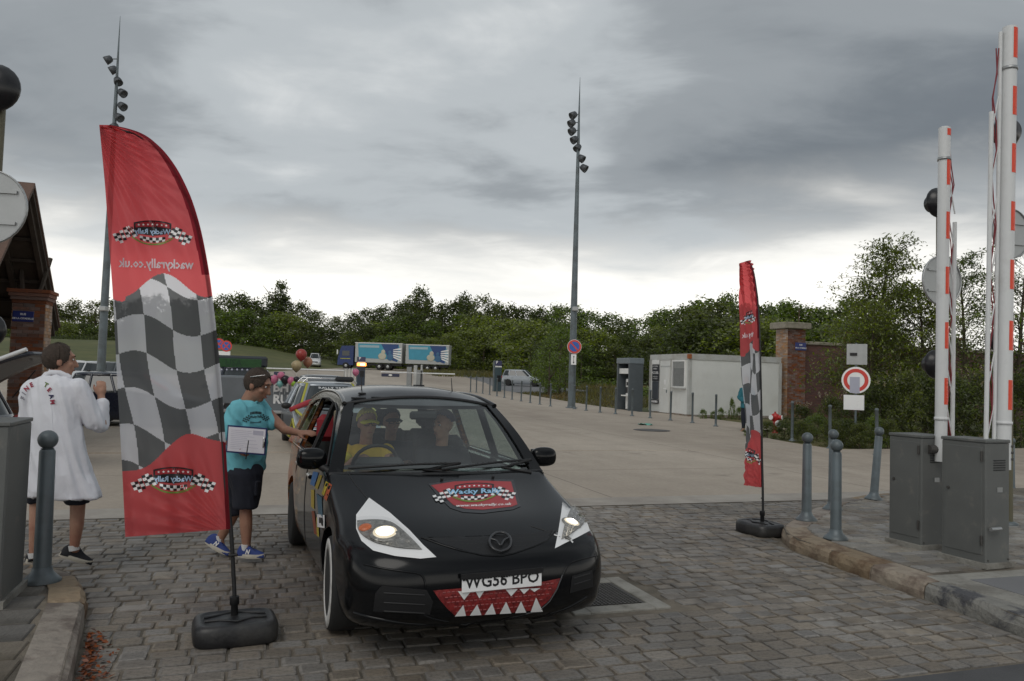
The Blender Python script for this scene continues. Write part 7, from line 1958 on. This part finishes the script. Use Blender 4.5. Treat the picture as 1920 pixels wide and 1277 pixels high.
# car with its boot up behind it, dressed with balloons
c2v = veh('rally_car', 'grey car with a rounded roof just behind the silver rally car', 'car', Vector((-6.1, 25.5, T(25.5))), CAR_RZ)
simple_body(4.2, 1.72, 1.50, .95, m_greycar, c2v)
def balloon(px, py, y, r, mat, label, string=True, grp='party balloons on the queueing cars'):
    p = PY(px, py, y); t = thing('balloon', label, 'balloon', p, 0, grp)
    MB().lathe([(.012, -r * 1.22), (r * .22, -r * 1.1), (r * .62, -r * .78), (r * .9, -r * .35), (r, .06 * r), (r * .9, r * .5), (r * .6, r * .84), (r * .25, r * 1.0), (.001, r * 1.03)], 18, cap=False).build('envelope', mat, t)
    MB().lathe([(.004, -r * 1.2), (.022, -r * 1.28), (.012, -r * 1.29)], 8).build('knot', mat, t)
    MB().tube([(0, 0, -r * 1.28), (.01, 0, -r * 1.28 - .1), (-.01, .01, -r * 1.28 - .25)], .004, 5).build('string', m_white, t)
mk = lambda n, c: M('balloon_' + n, c, .3, var=.03, trans=.15)
bp_, br_, bg_, bk, bt, bgr = mk('pink', (.62, .18, .30)), mk('red', (.40, .06, .05)), mk('gold', (.46, .36, .20)), mk('black', (.02, .015, .02)), mk('teal', (.22, .48, .46)), mk('green', (.30, .52, .05))
balloon(565, 665, 24.5, .175, br_, 'dark red balloon at the top of the cluster left of the white van')
balloon(556, 686, 24.2, .165, bg_, 'pale gold balloon at the lower left of the cluster by the white van')
balloon(577, 679, 24.8, .155, mk('peach', (.48, .22, .13)), 'peach coloured balloon at the right of the cluster by the white van')
balloon(667, 698, 24.0, .105, bp_, 'single pink balloon above the rear of the silver rally car')
for i, (x, y, r_, m_, lb) in enumerate([(514, 711, .12, bp_, 'large pink balloon just right of the head of the person in turquoise'), (527, 704, .10, bp_, 'pink balloon above the dark ones on the grey trailer'), (535, 712, .12, bk, 'black balloon between the pink ones on the grey trailer'), (546, 714, .11, bp_, 'pink balloon at the right of the bunch on the grey trailer'), (556, 712, .09, bk, 'small black balloon at the right end of the bunch on the trailer'), (525, 720, .09, bt, 'pale teal balloon low on the grey trailer'), (551, 719, .09, bgr, 'lime green balloon low on the grey trailer'), (505, 717, .09, mk('mauve', (.36, .10, .22)), 'mauve balloon half hidden behind the person in turquoise')]):
    balloon(x, y, 21.6, r_, m_, lb)
# grey trailer with painted words
p = PY(545, 815, 22.4); tr = veh('box_trailer', 'grey box trailer with painted white letters and balloons on top', 'trailer', Vector((p.x - .5, 22.6, T(22.6))), radians(4))
MB().rbox((0, 0, .95), (3.2, 1.5, 1.0), .05).build('box', M('trailer_grey', (.15, .165, .18), .5, var=.1, vs=3), tr)
MB().rbox((0, -.78, .47), (3.3, .06, .09), .02).build('bumper_rail', m_alu, tr)
MB().box((0, 0, .32), (3.1, 1.4, .18)).build('chassis', m_dark, tr)
for x in (-.5, .5):
    for s in (-1, 1): MB().lathe([(.18, -.08), (.28, -.08), (.28, .08), (.18, .08), (.02, .05)], 20, (x, s * .68, .28), mx=Matrix.Rotation(radians(90), 4, 'X')).build('wheel', m_rub, tr)
mb = MB(); lettering(mb, 'BHTS', lambda u, v: Vector((.45 + u, -.754, 1.15 + v)), .34, off=.012); lettering(mb, 'RULE', lambda u, v: Vector((.45 + u, -.754, .82 + v)), .34, off=.012); mb.build('lettering', m_white, tr)
MB().rbox((.4, -.755, 1.36), (1.2, .012, .1), .004).build('paper_fringe', m_whitep, tr)
# dark pickup with a rack
p = PY(455, 815, 23.5); jp = veh('pickup_truck', 'black off-road pickup with a canvas rack and a green banner behind the person in turquoise', 'truck', Vector((p.x - .3, 24.0, T(24))), CAR_RZ)
simple_body(4.5, 1.8, 1.72, 1.1, m_navycar, jp, wr=.36)
MB().rbox((-.9, 0, 1.86), (2.2, 1.5, .34), .06).build('canvas_load', M('canvas_slate', (.05, .058, .066), .9, var=.15, vs=5), jp)
for y_ in (-.7, .7): MB().tube([(.5, y_, 1.70), (.5, y_, 1.95), (-1.9, y_, 1.95)], .02, 6).build('rack_rail', m_dark, jp)
MB().rbox((.56, -.1, 1.80), (.03, 1.3, .26), .01).build('green_banner', M('banner_green', (.025, .085, .025), .7, var=.3, vs=14), jp)
mb = MB()
lettering(mb, 'USA', lambda u, v: Vector((.58, -.25 + u, 1.80 + v)), .26, off=.006); mb.build('banner_lettering', M('banner_dark', (.02, .06, .025), .7), jp)
for k in range(11): MB().ell((.62 + .02 * sin(k), -.72 + k * .145, 1.60 - .012 * (k - 5) ** 2 * .1), (.035, .03, .035), 8, 6).build('festoon_bulb', M('bulb_pale', (.5, .5, .6), .3), jp)

# left: navy car side on, open-booted car, parked row
p = GT(205, 800)
nc = veh('parked_car', 'dark navy hatchback with a white and red roof edge behind the person in white', 'car', Vector((p.x + .45, p.y + .9, T(p.y + .9))), radians(6))
simple_body(4.1, 1.72, 1.46, .95, m_navycar, nc)
MB().tube([(.9, -.80, 1.02), (.5, -.70, 1.22), (.2, -.6, 1.4)], .03, 6).build('red_trim', m_redp, nc)
hc_ = veh('hatchback', 'black hatchback with its tailgate raised at the far left', 'car', Vector((-10.15, 12.4, 0)), radians(186))
simple_body(4.1, 1.74, 1.42, .95, m_navycar, hc_)
tg = MB(); tg.grid(lambda u, v: Vector((lerp(-1.55, -2.65, v), lerp(-.66, .66, u) * lerp(1, .93, v), 1.42 + .50 * v + .06 * sin(v * pi))), 8, 8)
tg = tg.build('tailgate', m_navycar, hc_); md = tg.modifiers.new('t', 'SOLIDIFY'); md.thickness = .06; bake(tg)
tg2 = MB(); tg2.grid(lambda u, v: Vector((lerp(-1.7, -2.3, v), lerp(-.52, .52, u), 1.53 + .27 * v + .05 * sin(v * pi))), 6, 6); tg2.build('tailgate_window', M('glass_pale', (.25, .30, .30), .12, var=.1), tg)
for s in (-1, 1):
    MB().tube([(-1.95, s * .64, 1.66), (-2.62, s * .62, 1.95)], .035, 6).build('tail_strip', m_redp if s < 0 else m_wcar, tg)
    MB().tube([(-1.85, s * .6, 1.15), (-2.2, s * .58, 1.62)], .012, 6).build('gas_strut', m_dark, tg)
gp = 'cars parked in the far left car park'
for i, (px, y, mt, lb, rz) in enumerate([(151, 47, m_wcar, 'white compact car facing us, parked just right of the head of the person in white', -95), (176, 50, m_silver, 'silver car parked left of the left mast', -92), (207, 49, m_greycar, 'grey car parked between the left mast and the big flag', -90), (118, 52, m_wcar, 'white car parked at the left end of the far row', -95), (234, 51, m_navycar, 'dark car parked in the far row behind the big flag', -90)]):
    p = PY(px, 690, y); v_ = veh('parked_car', lb, 'car', Vector((p.x, y, T(y) + .35)), radians(rz), gp); v_.location.z = T(y)
    simple_body(4.2, 1.76, 1.52, .95, mt, v_)
# low rail in front of the parked row
p0, p1 = PY(100, 715, 33), PY(186, 715, 33)
fn_ = thing('car_park_rail', 'low grey metal rail in front of the parked cars on the left', 'rail', (p0.x, 33, T(33)))
ln = p1.x - p0.x
MB().cyl((0, 0, .8), (ln, 0, .8), .03, n=8).build('top_rail', m_steel, fn_); MB().cyl((0, 0, .45), (ln, 0, .45), .025, n=8).build('lower_rail', m_steel, fn_)
for k in range(4): MB().cyl((ln * k / 3, 0, 0), (ln * k / 3, 0, .83), .03, n=8).build('post', m_steel, fn_)

# silver people carrier by the grass
p = GT(978, 723); sv = veh('parked_car', 'silver people carrier parked side-on by the grass right of the dark pay totem', 'car', Vector((p.x + .1, 77.5, T(77.5))), radians(-14))
simple_body(4.3, 1.76, 1.62, 1.0, m_silver, sv)
# white van on the far road
p = PY(590, 687, 122); wv_ = veh('white_van', 'small white van coming down the far road beside the balloons', 'van', Vector((p.x, 122, T(122) + .03)), radians(-78))
simple_body(4.4, 1.85, 2.15, 1.3, m_wcar, wv_, van=True)
# blue lorry with drawbar trailer
m_lblue = M('lorry_blue', (.02, .04, .14), .35, var=.08); m_curt = M('curtain_grey', (.42, .43, .42), .6, var=.05); m_cyanp = M('advert_cyan', (.06, .30, .42), .55, var=.08, vs=2); m_advn = M('advert_navy', (.03, .07, .20), .55, var=.1, vs=2)
TY = 118.0
def lorry_box(t, x0, x1, z0, z1, w_=2.5):
    b_ = MB().rbox(((x0 + x1) / 2, 0, (z0 + z1) / 2), (x1 - x0, w_, z1 - z0), .04).build('box_body', m_curt, t)
    L_ = x1 - x0; h = z1 - z0; y = -w_ / 2 - .012
    mp = lambda u, v, o=0: Vector((x0 + u * L_, y - o, z0 + v * h))
    mb = MB(); mb.add([mp(u, v) for u, v in ((.06, .97), (.92, .97), (.98, .5), (.9, .06), (.72, .2), (.08, .22))], [(5, 4, 3, 2, 1, 0)]); a_ = mb.build('advert', m_cyanp, b_)
    mb = MB(); mb.add([mp(u, v, .012) for u, v in ((.55, .97), (.92, .97), (.90, .06), (.72, .2), (.66, .5))], [(4, 3, 2, 1, 0)]); mb.build('advert_shade', m_advn, b_)
    mb = MB(); mb.box(tuple(mp(.30, .83, .02)), (L_ * .42, .01, h * .12)); mb.build('advert_caption', M('caption_pale', (.34, .46, .5), .6), b_)
    for k in range(5):
        mb = MB(); v0 = .10 + k * .15; mb.add([mp(u, v, .024) for u, v in ((.80, .30 + k * .09), (.985, v0), (.985, v0 + .10), (.82, .35 + k * .09))], [(0, 1, 2, 3)]); mb.build('advert_ray', m_whitep, b_)
    mb = MB(); mb.ell(mp(.60, .56, .02), (.32, .02, .36), 12, 8); mb.ell(mp(.58, .34, .02), (.62, .02, .5), 12, 8); tag(mb.build('advert_figure', M('figure_cream', (.5, .48, .38), .6), b_), kind='stuff')
    mb = MB(); mb.ell(mp(.74, .54, .03), (.25, .02, .3), 12, 8); mb.ell(mp(.75, .30, .03), (.5, .02, .5), 12, 8); tag(mb.build('advert_figure', M('figure_blue', (.05, .14, .26), .6), b_), kind='stuff')
    MB().box(((x0 + x1) / 2, 0, z1 + .03), (L_ + .04, w_ + .04, .1)).build('roof_rail', m_whitep, b_)
def lwheels(t, xs, r=.5):
    for x in xs:
        for s in (-1, 1):
            w__ = MB().lathe([(r * .55, -.14), (r, -.14), (r, .14), (r * .55, .14), (.05, .08)], 20, (x, s * 1.1, r), mx=Matrix.Rotation(radians(90), 4, 'X')).build('wheel', m_rub, t)
            MB().lathe([(r * .54, 0), (r * .5, .02), (.02, .03)], 16, (x, s * 1.1 - s * 0 - .10, r), mx=Matrix.Rotation(radians(90), 4, 'X')).build('rim', m_alu, w__)
p0, p1 = PY(636, 690, TY), PY(757, 690, TY)
lt = veh('lorry', 'dark blue lorry with a blue advert on its box body, parked before the wood', 'lorry', Vector((p0.x, TY, T(TY))), radians(-3))
LL = p1.x - p0.x
cabx = 2.4
mb = MB(); mb.prism([(0.0, .6), (.05, 1.5), (.35, 2.9), (.6, 3.45), (cabx, 3.5), (cabx, .6)], lambda u, v, h: Vector((u, 1.2 - h, v)), 2.4); cb2 = mb.build('cab', m_lblue, lt)
MB().box((1.25, -1.21, 2.35), (1.1, .03, .75)).build('side_window', m_tint, cb2); mb = MB(); mb.prism([(.06, 1.7), (.32, 2.75), (.30, 2.78), (.03, 1.72)], lambda u, v, h: Vector((u - .03, 1.05 - h, v)), 2.1); mb.build('windscreen', m_tint, cb2)
MB().box((1.2, -1.215, 1.55), (1.5, .02, .1)).build('stripe', m_yedge, cb2); MB().rbox((.0, -1.3, 2.5), (.2, .2, .7), .05).build('mirror', m_whitep, cb2); MB().rbox((.02, -.85, .85), (.1, .4, .25), .04).build('headlight', m_lens, cb2)
lorry_box(lt, cabx + .25, LL, 1.05, 3.95); MB().box((LL / 2 + .6, 0, .8), (LL - 1.4, 1.6, .3)).build('chassis', m_dark, lt); lwheels(lt, (1.3, LL - 3.4, LL - 2.1))
p2, p3 = PY(763, 693, TY), PY(844, 694, TY)
l2 = veh('lorry_trailer', 'box trailer with the same blue advert, coupled behind the blue lorry', 'trailer', Vector((p2.x, TY - .4, T(TY - .4))), radians(-3)); L2 = p3.x - p2.x
lorry_box(l2, 0, L2, 1.05, 3.9); MB().box((L2 / 2, 0, .8), (L2 - .4, 1.6, .3)).build('chassis', m_dark, l2); MB().cyl((-1.2, 0, .75), (.3, 0, .75), .08, n=8).build('drawbar', m_dark, l2); lwheels(l2, (L2 - 3.2, L2 - 2.0), .48)
# crash barrier on the far road
gb0 = PY(505, 672, 150); gr_ = thing('crash_barrier', 'pale crash barrier along the far road left of the van', 'barrier', (gb0.x, 150, T(150)))
for k in range(7): MB().cyl((k * 1.8, -k * 1.2, 0), (k * 1.8, -k * 1.2, .7), .06, n=6).build('post', m_alu, gr_)
MB().tube([(k * 1.8, -k * 1.2 - .08, .6) for k in range(7)], .14, 6, ell=(1, .25)).build('rail', m_alu, gr_)
